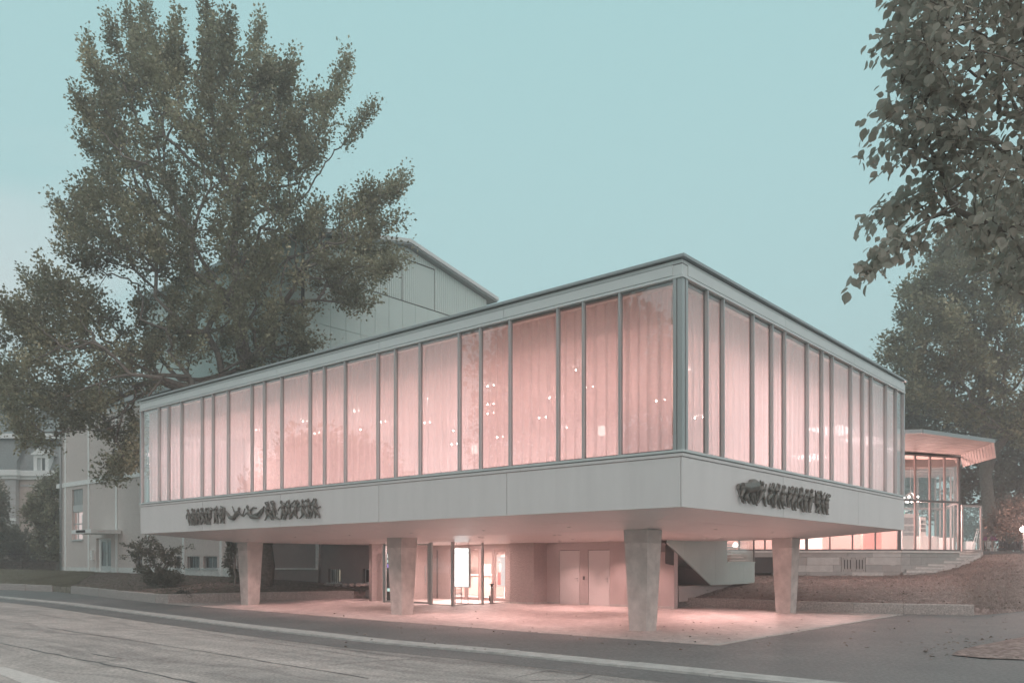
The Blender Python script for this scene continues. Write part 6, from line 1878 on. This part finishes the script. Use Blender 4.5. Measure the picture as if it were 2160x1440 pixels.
# ================================================================== PLANTS
def inpoly(px, py, poly):
    poly = np.asarray(poly, float)
    x1, y1 = poly[:, 0], poly[:, 1]; x2, y2 = np.roll(x1, -1), np.roll(y1, -1)
    inside = np.zeros(len(px), bool); dist = np.full(len(px), 1e9)
    for a, b, c, d in zip(x1, y1, x2, y2):
        cond = ((b > py) != (d > py)) & (px < (c - a) * (py - b) / (d - b + 1e-9) + a)
        inside ^= cond
        L2_ = (c - a) ** 2 + (d - b) ** 2 + 1e-9
        t = np.clip(((px - a) * (c - a) + (py - b) * (d - b)) / L2_, 0, 1)
        dist = np.minimum(dist, np.hypot(px - a - t * (c - a), py - b - t * (d - b)))
    return inside, dist
def px3(px, py, Y):
    px, py, Y = np.asarray(px, float), np.asarray(py, float), np.asarray(Y, float)
    return np.stack([(px - 1080) / F * Y, Y, CAMZ + (HOR - py) / F * Y], -1)
def crown_points(r, poly, n, Yc, thick, dpx, marg=8):
    poly = np.asarray(poly, float); lo, hi = poly.min(0), poly.max(0)
    out = []
    got = 0
    while got < n:
        q = lo + r.random((n * 3, 2)) * (hi - lo)
        ins, d = inpoly(q[:, 0], q[:, 1], poly)
        k = ins & (d > marg)
        q, d = q[k], d[k]
        t = thick * np.sqrt(np.clip(d / dpx, 0.02, 1))
        out.append(px3(q[:, 0], q[:, 1], Yc + r.uniform(-1, 1, len(q)) * t)); got += len(q)
    return np.concatenate(out)[:n]
def skeleton(pts, trunk, bf=.4):
    """grow a branching tree: each point joins the node that is near and on a short way down to the root"""
    T = len(trunk); P = np.concatenate([np.asarray(trunk, float), pts]); n = len(P)
    par = np.full(n, -1); L_ = np.zeros(n)
    for i in range(1, T):
        par[i] = i - 1; L_[i] = L_[i - 1] + np.linalg.norm(P[i] - P[i - 1])
    best = np.full(n, 1e9); bp = np.zeros(n, int); todo = np.ones(n, bool); todo[:T] = False
    order = list(range(T))
    def relax(i):
        d = np.linalg.norm(P - P[i], axis=1); c = d + bf * L_[i]
        m_ = todo & (c < best); best[m_] = c[m_]; bp[m_] = i
    for i in range(T // 3, T): relax(i)
    for _ in range(n - T):
        i = int(np.argmin(np.where(todo, best, 1e12)))
        todo[i] = False; par[i] = bp[i]; L_[i] = L_[par[i]] + np.linalg.norm(P[i] - P[par[i]]); order.append(i); relax(i)
    cnt = np.ones(n)
    for i in reversed(order):
        if par[i] >= 0: cnt[par[i]] += cnt[i]
    return P, par, cnt
def wood(name, P, par, rad, m, parent, n=6):
    V, Fc = [], []
    k = np.arange(n) * 2 * math.pi / n
    for i in range(len(P)):
        if par[i] < 0: continue
        a, b = P[par[i]], P[i]
        d = b - a; l = np.linalg.norm(d)
        if l < 1e-6: continue
        d = d / l
        u = np.cross(d, (0, 0, 1.0)); u = np.array((1.0, 0, 0)) if np.linalg.norm(u) < 1e-3 else u / np.linalg.norm(u)
        v = np.cross(d, u)
        # a bend in the middle
        mid = (a + b) / 2 + np.array((math.sin(i * 7.1), math.sin(i * 3.3), .6 * math.sin(i * 1.9))) * l * .06
        ra, rb = min(rad[par[i]], rad[i] * 1.6 + .004), rad[i]
        o = len(V)
        for c, r_ in ((a, ra), (mid, (ra + rb) / 2), (b, rb * .92)):
            for t in k: V.append(c + (u * math.cos(t) + v * math.sin(t)) * r_)
        for s in range(2):
            for q in range(n):
                q2 = (q + 1) % n
                Fc.append((o + s * n + q, o + s * n + q2, o + (s + 1) * n + q2, o + (s + 1) * n + q))
    return fast_mesh(name, np.array(V), np.array(Fc), 4, m, parent, True)
LEAF_SIMPLE = (np.array([(0, -.5, 0), (.5, .0, .10), (0, .5, -.05), (-.5, .0, .10)]), np.array([(0, 1, 2, 3)]))
def place(template, C, D, Nn, length, width):
    tv, tf = template
    D = D / np.linalg.norm(D, axis=1, keepdims=True)
    S = np.cross(D, Nn); S /= np.linalg.norm(S, axis=1, keepdims=True) + 1e-9
    Nn = np.cross(S, D)
    n, k = len(C), len(tv)
    V = C[:, None, :] + S[:, None, :] * (tv[None, :, 0:1] * width[:, None, None]) + D[:, None, :] * (tv[None, :, 1:2] * length[:, None, None]) + Nn[:, None, :] * (tv[None, :, 2:3] * length[:, None, None])
    Fi = (tf[None] + (np.arange(n) * k)[:, None, None]).reshape(-1, tf.shape[1])
    return V.reshape(-1, 3), Fi
def leaf_clusters(r, P, par, idx, per, along, across, L0, up=.35, droop=0.0):
    C, D, Nn = [], [], []
    for i in idx:
        a, b = P[par[i]], P[i]
        d = b - a; l = np.linalg.norm(d); d = d / (l + 1e-9)
        d2 = d + np.array((0, 0, up)); d2 /= np.linalg.norm(d2)
        m_ = per if np.isscalar(per) else int(per[i])
        t = np.clip(r.normal(0, 1, m_), -1.7, 1.7)
        off = np.clip(r.normal(0, 1, (m_, 3)), -1.8, 1.8) * across
        cen = b + d2 * (t[:, None] * along) + off
        C.append(cen)
        dd = off / (np.linalg.norm(off, axis=1, keepdims=True) + 1e-6) * .7 + d2 * .6 + r.normal(0, .45, (m_, 3)); dd[:, 2] -= droop
        D.append(dd)
        nn = r.normal(0, .55, (m_, 3)) + np.array((0, 0, 1.0)); Nn.append(nn)
    C, D, Nn = map(np.concatenate, (C, D, Nn))
    s = L0 * r.uniform(.65, 1.3, len(C))
    return C, D, Nn, s
def tree(name, label, cat, poly, Yc, thick, dpx, npts, trunk, per, along, across, L0, m, seed, r0=.013, spikes=(), group=None, up=.35, leafmin=6, bf=.4, wr=.75, marg=8, rmax=.45):
    r = np.random.default_rng(seed)
    pts = crown_points(r, poly, npts, Yc, thick, dpx, marg)
    ex = []
    for (x0, y0, x1, y1) in spikes:
        n = max(3, int(math.hypot(x1 - x0, y1 - y0) / 13))
        Ys = Yc + r.uniform(-.6, .6) * thick
        tt = np.linspace(0, 1, n)
        bend = r.normal(0, 5)
        ex.append(px3(x0 + (x1 - x0) * tt + bend * np.sin(tt * math.pi) + r.normal(0, 3, n), y0 + (y1 - y0) * tt + r.normal(0, 2.5, n), np.full(n, Ys) + r.normal(0, .15, n)))
    if ex: pts = np.concatenate([pts] + ex)
    P, par, cnt = skeleton(pts, trunk, bf)
    t = thing(name, label, cat, tuple(trunk[0]), 0, group)
    rad = np.minimum(r0 * np.sqrt(cnt), rmax)
    wood('trunk', P, par, rad, M_bark, t)
    idx = [i for i in range(len(trunk), len(P)) if cnt[i] < leafmin]
    C, D, Nn, s = leaf_clusters(r, P, par, idx, per, along, across, L0, up)
    V, Fi = place(LEAF_SIMPLE, C, D, Nn, s, s * wr)
    cr = fast_mesh('crown', V, Fi, 4, m, t)
    return t, len(C)

# the big maple behind the foyer
maple_poly = [(0, 900), (-30, 760), (0, 660), (60, 590), (100, 570), (150, 600), (200, 596), (236, 640), (284, 690), (276, 585), (200, 565), (130, 545), (118, 440), (165, 390), (215, 350), (165, 305), (160, 205), (210, 190), (185, 110), (240, 150), (232, 60), (262, 110), (280, 45), (322, 75), (355, 70), (378, 60), (395, 130), (420, 120), (432, 25), (488, 45), (480, 95), (520, 115), (545, 60), (556, 140), (600, 130), (630, 145), (640, 190), (680, 205), (728, 130), (738, 180), (690, 260), (786, 230), (722, 290), (700, 350), (640, 392), (655, 440), (760, 395), (848, 365), (853, 395), (780, 432), (838, 470), (830, 492), (760, 503), (838, 535), (845, 575), (778, 596), (782, 650), (720, 648), (690, 635), (652, 680), (682, 730), (640, 770), (520, 800), (300, 860), (285, 900), (292, 990), (240, 1015), (212, 970), (225, 925), (150, 915), (100, 945), (40, 940)]
mt = [tuple(px3(557, 1245, 37.8)), tuple(px3(556, 1150, 37.8)), tuple(px3(550, 1000, 37.8)), tuple(px3(540, 880, 37.9)), tuple(px3(525, 780, 38.0)), tuple(px3(508, 690, 38.1)), tuple(px3(500, 600, 38.1)), tuple(px3(496, 500, 38.2)), tuple(px3(496, 400, 38.2))]
mt[0] = (mt[0][0], mt[0][1], .55)
sp_ = [(182, 98, 270, 330), (228, 52, 290, 260), (276, 32, 330, 260), (303, 12, 345, 200), (372, 46, 380, 240), (436, 16, 440, 220), (486, 42, 470, 230), (546, 46, 525, 240), (572, 118, 560, 260), (616, 132, 580, 300), (734, 124, 640, 350), (788, 230, 650, 400), (856, 380, 690, 500), (838, 470, 680, 520), (842, 560, 690, 560), (780, 645, 660, 590), (682, 730, 610, 660), (162, 205, 260, 330), (166, 295, 280, 400), (122, 432, 260, 520), (135, 540, 290, 600), (62, 592, 180, 700), (4, 650, 150, 740), (100, 575, 200, 720), (20, 870, 170, 800), (100, 940, 200, 830), (218, 1008, 290, 900), (250, 1012, 285, 880), (290, 985, 300, 860), (850, 400, 760, 420), (835, 535, 740, 520)]
maple, nl = tree('maple_tree', 'huge olive green tree with upswept plumes rising behind the foyer', 'tree', maple_poly, 38.2, 6.2, 170, 1250, mt, 125, .42, .19, .15, M_leafA, 11, .0105, sp_, up=.75, leafmin=7, bf=.38)

# trees behind the pavilion and at the right edge
tr1 = [(1912, 605), (1950, 560), (1982, 510), (2030, 450), (2090, 410), (2170, 390), (2330, 400), (2330, 900), (2160, 940), (2060, 900), (1960, 880), (1905, 860), (1862, 770), (1868, 720), (1900, 690), (1885, 650)]
P0 = px3(2080, 1150, 58); tree('plane_tree', 'tall fine leaved tree rising behind the garden pavilion roof', 'tree', tr1, 57, 6.5, 120, 760, [(P0[0], P0[1], 1.9), tuple(px3(2078, 1000, 58)), tuple(px3(2070, 860, 57.6)), tuple(px3(2062, 740, 57.4)), tuple(px3(2056, 640, 57.2))], 120, .42, .34, .24, M_leafB, 21, .015, [(1865, 760, 1960, 720), (1872, 722, 1980, 680), (1912, 615, 2000, 660), (1955, 560, 2030, 640), (1988, 515, 2040, 600), (2050, 475, 2070, 560)], group='trees behind the pavilion')
tr2 = [(1880, 830), (1960, 800), (2060, 850), (2170, 860), (2330, 850), (2330, 1150), (2150, 1160), (2090, 1152), (2040, 1140), (1990, 1120), (1900, 1040), (1870, 930)]
P0 = px3(2120, 1160, 70); tree('dark_tree', 'dark dense tree filling the space right of the pavilion door', 'tree', tr2, 70, 5.0, 100, 520, [(P0[0], P0[1], 1.9), tuple(px3(2115, 1080, 70)), tuple(px3(2100, 980, 70))], 120, .5, .42, .28, M_leafD, 22, .02, group='trees behind the pavilion')
tr3 = [(2085, 1128), (2075, 1105), (2100, 1070), (2130, 1045), (2200, 1020), (2330, 1010), (2330, 1165), (2200, 1160), (2150, 1140)]
P0 = px3(2230, 1170, 50); tree('copper_bush', 'copper tinted bush lit by the garden lamp at the right edge', 'bush', tr3, 50, 2.0, 60, 200, [(P0[0], P0[1], 2.0), tuple(px3(2225, 1120, 50)), tuple(px3(2215, 1080, 50))], 80, .28, .2, .17, M_leafE, 23, .012)
tr4 = [(1560, 900), (1700, 860), (1840, 830), (1900, 850), (1960, 900), (1960, 1080), (1560, 1080)]
P0 = px3(1760, 1150, 75); tree('background_tree', 'dim tree standing directly behind the pavilion rooms', 'tree', tr4, 75, 5, 80, 200, [(P0[0], P0[1], 1.9), tuple(px3(1760, 1050, 75)), tuple(px3(1760, 960, 75))], 90, .6, .5, .34, M_leafD, 24, .02, group='trees behind the pavilion')

# bushes before the villa
b1 = [(-40, 1010), (-10, 1000), (18, 1040), (22, 1110), (10, 1150), (30, 1185), (-60, 1190)]
P0 = px3(-20, 1195, 64); tree('conifer_bush', 'dark bush cut by the left edge in front of the villa', 'bush', b1, 64, 2, 30, 110, [(P0[0], P0[1], 1.3), tuple(px3(-18, 1120, 64)), tuple(px3(-16, 1060, 64))], 70, .3, .24, .2, M_leafD, 31, .012)
b2 = [(45, 1075), (75, 1030), (110, 985), (140, 975), (165, 1000), (165, 1190), (100, 1185), (60, 1170), (72, 1120), (48, 1100)]
P0 = px3(112, 1195, 62); tree('garden_tree', 'round leafy garden tree between the villa and the roughcast annex', 'tree', b2, 62, 2.4, 40, 200, [(P0[0], P0[1], 1.3), tuple(px3(110, 1130, 62)), tuple(px3(112, 1070, 62))], 90, .3, .22, .2, M_leafA, 32, .012)
b3 = [(-40, 1130), (20, 1105), (60, 1120), (90, 1150), (100, 1190), (-40, 1192)]
P0 = px3(35, 1196, 68); tree('low_bush', 'low dim bush below the villa wall behind the iron fence', 'bush', b3, 68.5, 1.5, 30, 130, [(P0[0], P0[1], 1.2), tuple(px3(32, 1165, 68)), tuple(px3(30, 1140, 68))], 80, .3, .25, .2, M_leafD, 33, .012)
# clipped hedge
hd = thing('hedge', 'low clipped hedge at the back of the far left lawn', 'hedge', at(60, 1200, 58.5))
r = np.random.default_rng(41)
hx0, hx1 = (-300 - 1080) / F * 58.5, (124 - 1080) / F * 58.5
n = 26000
C = np.stack([r.uniform(hx0, hx1, n), 58.5 + r.uniform(-.5, .5, n), r.uniform(1.25, 1.93, n)], -1)
C[:, 2] += .05 * np.sin(C[:, 0] * 3)
V, Fi = place(LEAF_SIMPLE, C, r.normal(0, 1, (n, 3)), r.normal(0, 1, (n, 3)), r.uniform(.07, .14, n), r.uniform(.05, .1, n))
fast_mesh('foliage', V, Fi, 4, M_hedge, hd)
MB().wbox(hx0, hx1, 58.1, 58.9, 1.0, 1.82).build('stem_core', M_bark, hd)
# shrub on the bed in front of the annex
s1 = [(262, 1152), (300, 1132), (330, 1135), (352, 1158), (398, 1152), (372, 1172), (385, 1190), (365, 1205), (345, 1225), (310, 1222), (285, 1205), (292, 1185), (272, 1168)]
P0 = px3(330, 1238, 37.5)
tree('serviceberry_shrub', 'spreading loose shrub on the planting bed in front of the barred annex windows', 'shrub', s1, 37.5, 1.1, 25, 150, [(P0[0], P0[1], .78), tuple(px3(330, 1215, 37.5)), tuple(px3(328, 1190, 37.5))], 24, .13, .06, .10, M_leafD, 51, .006, [(258, 1150, 310, 1165), (400, 1152, 345, 1172), (384, 1192, 340, 1200), (262, 1172, 310, 1180), (330, 1130, 330, 1170)], up=-.05, marg=3)
g1 = [(330, 1205), (345, 1200), (385, 1212), (392, 1226), (350, 1234), (318, 1232), (300, 1226)]
P0 = px3(352, 1240, 37.2); tree('ground_shrub', 'low dark shrub at the foot of the spreading shrub', 'shrub', g1, 37.2, .6, 15, 90, [(P0[0], P0[1], .74), tuple(px3(350, 1228, 37.2)), tuple(px3(350, 1220, 37.2))], 40, .10, .08, .09, M_leafD, 52, .005, marg=2)
g2 = [(372, 1252), (385, 1246), (402, 1250), (408, 1260), (380, 1262), (366, 1259)]
P0 = px3(388, 1263, 34.0); tree('lavender_clump', 'small grey clump near the corner of the planting bed kerb', 'plant', g2, 34.0, .35, 10, 50, [(P0[0], P0[1], .5), tuple(px3(388, 1258, 34)), tuple(px3(388, 1254, 34))], 40, .06, .05, .06, M_hedge, 53, .004, marg=1)
g3 = [(478, 1120), (492, 1110), (500, 1130), (497, 1175), (501, 1225), (488, 1228), (484, 1195), (474, 1190), (482, 1160)]
P0 = px3(495, 1240, 37.0); tree('climbing_plant', 'thin climbing plant at the corner of the annex left of the front column', 'plant', g3, 38.5, .5, 10, 80, [(P0[0], P0[1], .7), tuple(px3(494, 1200, 38)), tuple(px3(492, 1150, 38.5))], 30, .12, .08, .11, M_leafD, 54, .005, marg=1)

# trees across the street, seen only as reflections in the long window front
def street_tree(x, y, h, w, seed, label):
    r = np.random.default_rng(seed)
    q = r.normal(0, 1, (260, 3)); q /= np.linalg.norm(q, axis=1, keepdims=True)
    q = q * (r.random((260, 1)) ** .4)
    z0 = g(y)
    pts = np.stack([x + q[:, 0] * w / 2, y + q[:, 1] * w / 2, z0 + h * .58 + q[:, 2] * h * .41], -1)
    trunk = [(x, y, z0 - .1), (x + .1, y, z0 + h * .15), (x, y + .1, z0 + h * .3), (x - .1, y, z0 + h * .45)]
    P, par, cnt = skeleton(pts, trunk, .4)
    t = thing('street_tree', label, 'tree', trunk[0], 0, 'trees across the street')
    wood('trunk', P, par, np.minimum(.02 * np.sqrt(cnt), .35), M_bark, t)
    idx = [i for i in range(len(trunk), len(P)) if cnt[i] < 8]
    C, D, Nn, s = leaf_clusters(r, P, par, idx, 110, .7, .6, .42, .3)
    V, Fi = place(LEAF_SIMPLE, C, D, Nn, s, s * .8)
    fast_mesh('crown', V, Fi, 4, M_leafA, t)
street_tree(-49, 27, 11.5, 13, 81, 'lower street tree mirrored in the left half of the long window front')
street_tree(-37, 10, 22, 14, 82, 'tall street tree mirrored in the middle of the long window front')
street_tree(-30, -1, 20, 14, 83, 'street tree mirrored in the long front next to the near corner')

# ------------------------------------------------------------------ the lime tree that hangs in from the right, large leaves
def leaf_template():
    out = [(0, -.5, .0)]
    L_, Rr = [], []
    for t, w in ((-.36, .26), (-.12, .42), (.12, .36), (.32, .17)):
        L_.append((-w, t, .10 - .10 * abs(t)))
        Rr.append((w, t, .10 - .10 * abs(t)))
    mid = [(0, t, .0 - .10 * max(t, 0)) for t in (-.36, -.12, .12, .32)]
    tip = (0.02, .52, -.09)
    V = [(0, -.5, 0)] + L_ + mid + Rr + [tip]
    Fq = []
    Fq.append((0, 5, 1, 1)); Fq.append((0, 9, 5, 5))
    for k in range(3):
        Fq.append((1 + k, 5 + k, 6 + k, 2 + k)); Fq.append((5 + k, 9 + k, 10 + k, 6 + k))
    Fq.append((4, 8, 13, 13)); Fq.append((8, 12, 13, 13))
    tri = []
    for f in Fq:
        tri.append(f[:3])
        if f[3] != f[2]: tri.append((f[0], f[2], f[3]))
    return np.array(V, float), np.array(tri)
LT = leaf_template()
r = np.random.default_rng(61)
lime_poly = [(1880, -40), (1878, 60), (1850, 110), (1895, 125), (1890, 175), (1900, 200), (1870, 255), (1905, 275), (1880, 330), (1915, 345), (1960, 330), (1968, 400), (1925, 440), (1955, 470), (1985, 430), (2012, 450), (2018, 520), (2050, 560), (2085, 590), (2120, 625), (2165, 645), (2300, 640), (2560, 560), (2560, -160), (1960, -160)]
Yl = 9.6
pts = crown_points(r, lime_poly, 1060, Yl, 1.5, 120, 4)
ex = []
for (x0, y0, x1, y1) in [(1845, 112, 1960, 70), (1880, 20, 1990, -20), (1828, 335, 1990, 235), (1850, 270, 1980, 190), (1880, 362, 2000, 280), (1838, 465, 1975, 395), (1845, 480, 1930, 420), (1815, 590, 1900, 520), (1830, 570, 2020, 430), (1870, 525, 2000, 450), (1920, 535, 2030, 470), (1960, 375, 2040, 300), (1900, 140, 2000, 60), (1890, 205, 2010, 120)]:
    n = 8; tt = np.linspace(0, 1, n)
    ex.append(px3(x0 + (x1 - x0) * tt, y0 + (y1 - y0) * tt - 14 * np.sin(tt * math.pi), Yl + r.uniform(-.7, .7) + r.normal(0, .05, n)))
pts = np.concatenate([pts] + ex)
trunk = [(8.2, 10.6, g(10.6) - .05), (8.2, 10.6, 2.2), (8.1, 10.5, 4.0), (7.9, 10.4, 6.0), (7.6, 10.2, 7.8), (7.2, 10.0, 9.0)]
P, par, cnt = skeleton(pts, trunk, .35)
lime = thing('lime_tree', 'near tree with large drooping leaves hanging into the top right corner', 'tree', trunk[0])
rad = np.minimum(.0034 * np.sqrt(cnt), .2); rad[:3] = .2
wood('trunk', P, par, rad, M_bark, lime)
idx = [i for i in range(len(trunk), len(P)) if cnt[i] < 12]
C, D, Nn, s = leaf_clusters(r, P, par, idx, 11, .10, .085, .113, up=-.1, droop=.8)
w_ = s * r.uniform(.75, 1.0, len(s))
vis = (C[:, 0] / C[:, 1] * F + 1080 < 2175) & (HOR - (C[:, 2] - CAMZ) / C[:, 1] * F > -30)
score = np.where(vis, s / C[:, 1], 0)
big = np.argsort(-score)[:300]
rest = np.setdiff1d(np.arange(len(C)), big)
V, Fi = place(LT, C[rest], D[rest], Nn[rest], s[rest], w_[rest])
o = fast_mesh('foliage', V, Fi, 3, M_leafC, lime, False); o['kind'] = 'stuff'
lme = bpy.data.meshes.new('leaf'); lme.from_pydata(LT[0].tolist(), [], LT[1].tolist()); lme.materials.append(M_leafC)
base_l = np.array(lime.location)
for i in big:
    d = D[i] / np.linalg.norm(D[i]); sx_ = np.cross(d, Nn[i]); sx_ /= np.linalg.norm(sx_); nn = np.cross(sx_, d)
    o = bpy.data.objects.new('leaf', lme); o.parent = lime
    o.matrix_local = Matrix(((sx_[0] * w_[i], d[0] * s[i], nn[0] * s[i], C[i][0] - base_l[0]), (sx_[1] * w_[i], d[1] * s[i], nn[1] * s[i], C[i][1] - base_l[1]), (sx_[2] * w_[i], d[2] * s[i], nn[2] * s[i], C[i][2] - base_l[2]), (0, 0, 0, 1)))
    COL.objects.link(o)

# ------------------------------------------------------------------ grass and fallen leaves
BLADE = (np.array([(-.5, 0, 0), (.5, 0, 0), (0.1, 1, .25)]), np.array([(0, 1, 2)]))
def sow(name, VG, w, n, m, h, seed, label_kind='stuff'):
    r = np.random.default_rng(seed)
    rows = len(VG) // w
    G_ = VG.reshape(rows, w, 3)
    a, b = r.uniform(0, rows - 1.001, n), r.uniform(0, w - 1.001, n)
    i, j = a.astype(int), b.astype(int); fa, fb = (a - i)[:, None], (b - j)[:, None]
    C = G_[i, j] * (1 - fa) * (1 - fb) + G_[i + 1, j] * fa * (1 - fb) + G_[i, j + 1] * (1 - fa) * fb + G_[i + 1, j + 1] * fa * fb
    C[:, 2] -= .01
    D = r.normal(0, .55, (n, 3)); D[:, 2] = 1
    V, Fi = place(BLADE, C, D, r.normal(0, 1, (n, 3)), r.uniform(.5, 1.4, n) * h, np.full(n, .022))
    o = fast_mesh(name, V, Fi, 3, m); tag(o, kind='stuff')
sow('grass', VL, wL, 42000, M_grassL, .09, 71)
sow('grass', VB, wB, 26000, M_leafD, .06, 72)
sow('grass', VR, wR, 70000, M_grassR, .065, 73)
r = np.random.default_rng(74)
pxs = np.concatenate([r.uniform(700, 2150, 150), r.uniform(1950, 2160, 90)]); pys = np.concatenate([r.uniform(1285, 1375, 150), r.uniform(1345, 1395, 90)])
C = np.array([gp(a, b) for a, b in zip(pxs, pys)]); C[:, 2] += .03
n = len(C)
V, Fi = place(LT, C, np.stack([r.normal(0, 1, n), r.normal(0, 1, n), r.normal(0, .15, n)], -1), np.stack([r.normal(0, .3, n), r.normal(0, .3, n), np.ones(n)], -1), r.uniform(.05, .10, n), r.uniform(.04, .08, n))
tag(fast_mesh('fallen_leaves', V, Fi, 3, M_leafE), kind='stuff')
G_ = VR.reshape(-1, wR, 3); n = 900
ii, jj = r.integers(0, len(G_), n), r.integers(0, wR, n)
C = G_[ii, jj] + np.stack([r.normal(0, .3, n), r.normal(0, .15, n), np.full(n, .06)], -1)
V, Fi = place(LT, C, np.stack([r.normal(0, 1, n), r.normal(0, 1, n), r.normal(0, .3, n)], -1), np.stack([r.normal(0, .5, n), r.normal(0, .5, n), np.ones(n)], -1), r.uniform(.06, .13, n), r.uniform(.05, .10, n))
tag(fast_mesh('fallen_leaves', V, Fi, 3, M_leafE), kind='stuff')

# ------------------------------------------------------------------ haze volume added to lift the dark tones
hz = bpy.data.materials.new('haze'); hz.use_nodes = True
t = hz.node_tree; t.nodes.clear()
o_ = t.nodes.new('ShaderNodeOutputMaterial'); v_ = t.nodes.new('ShaderNodeVolumePrincipled')
v_.inputs['Color'].default_value = (0.97, 0.95, 0.94, 1); v_.inputs['Density'].default_value = HAZE; v_.inputs['Anisotropy'].default_value = 0.0
t.links.new(v_.outputs[0], o_.inputs['Volume'])
hb = MB().wbox(-165, 135, -48, 172, -2.2, 36).build('haze', hz)
tag(hb, kind='stuff')
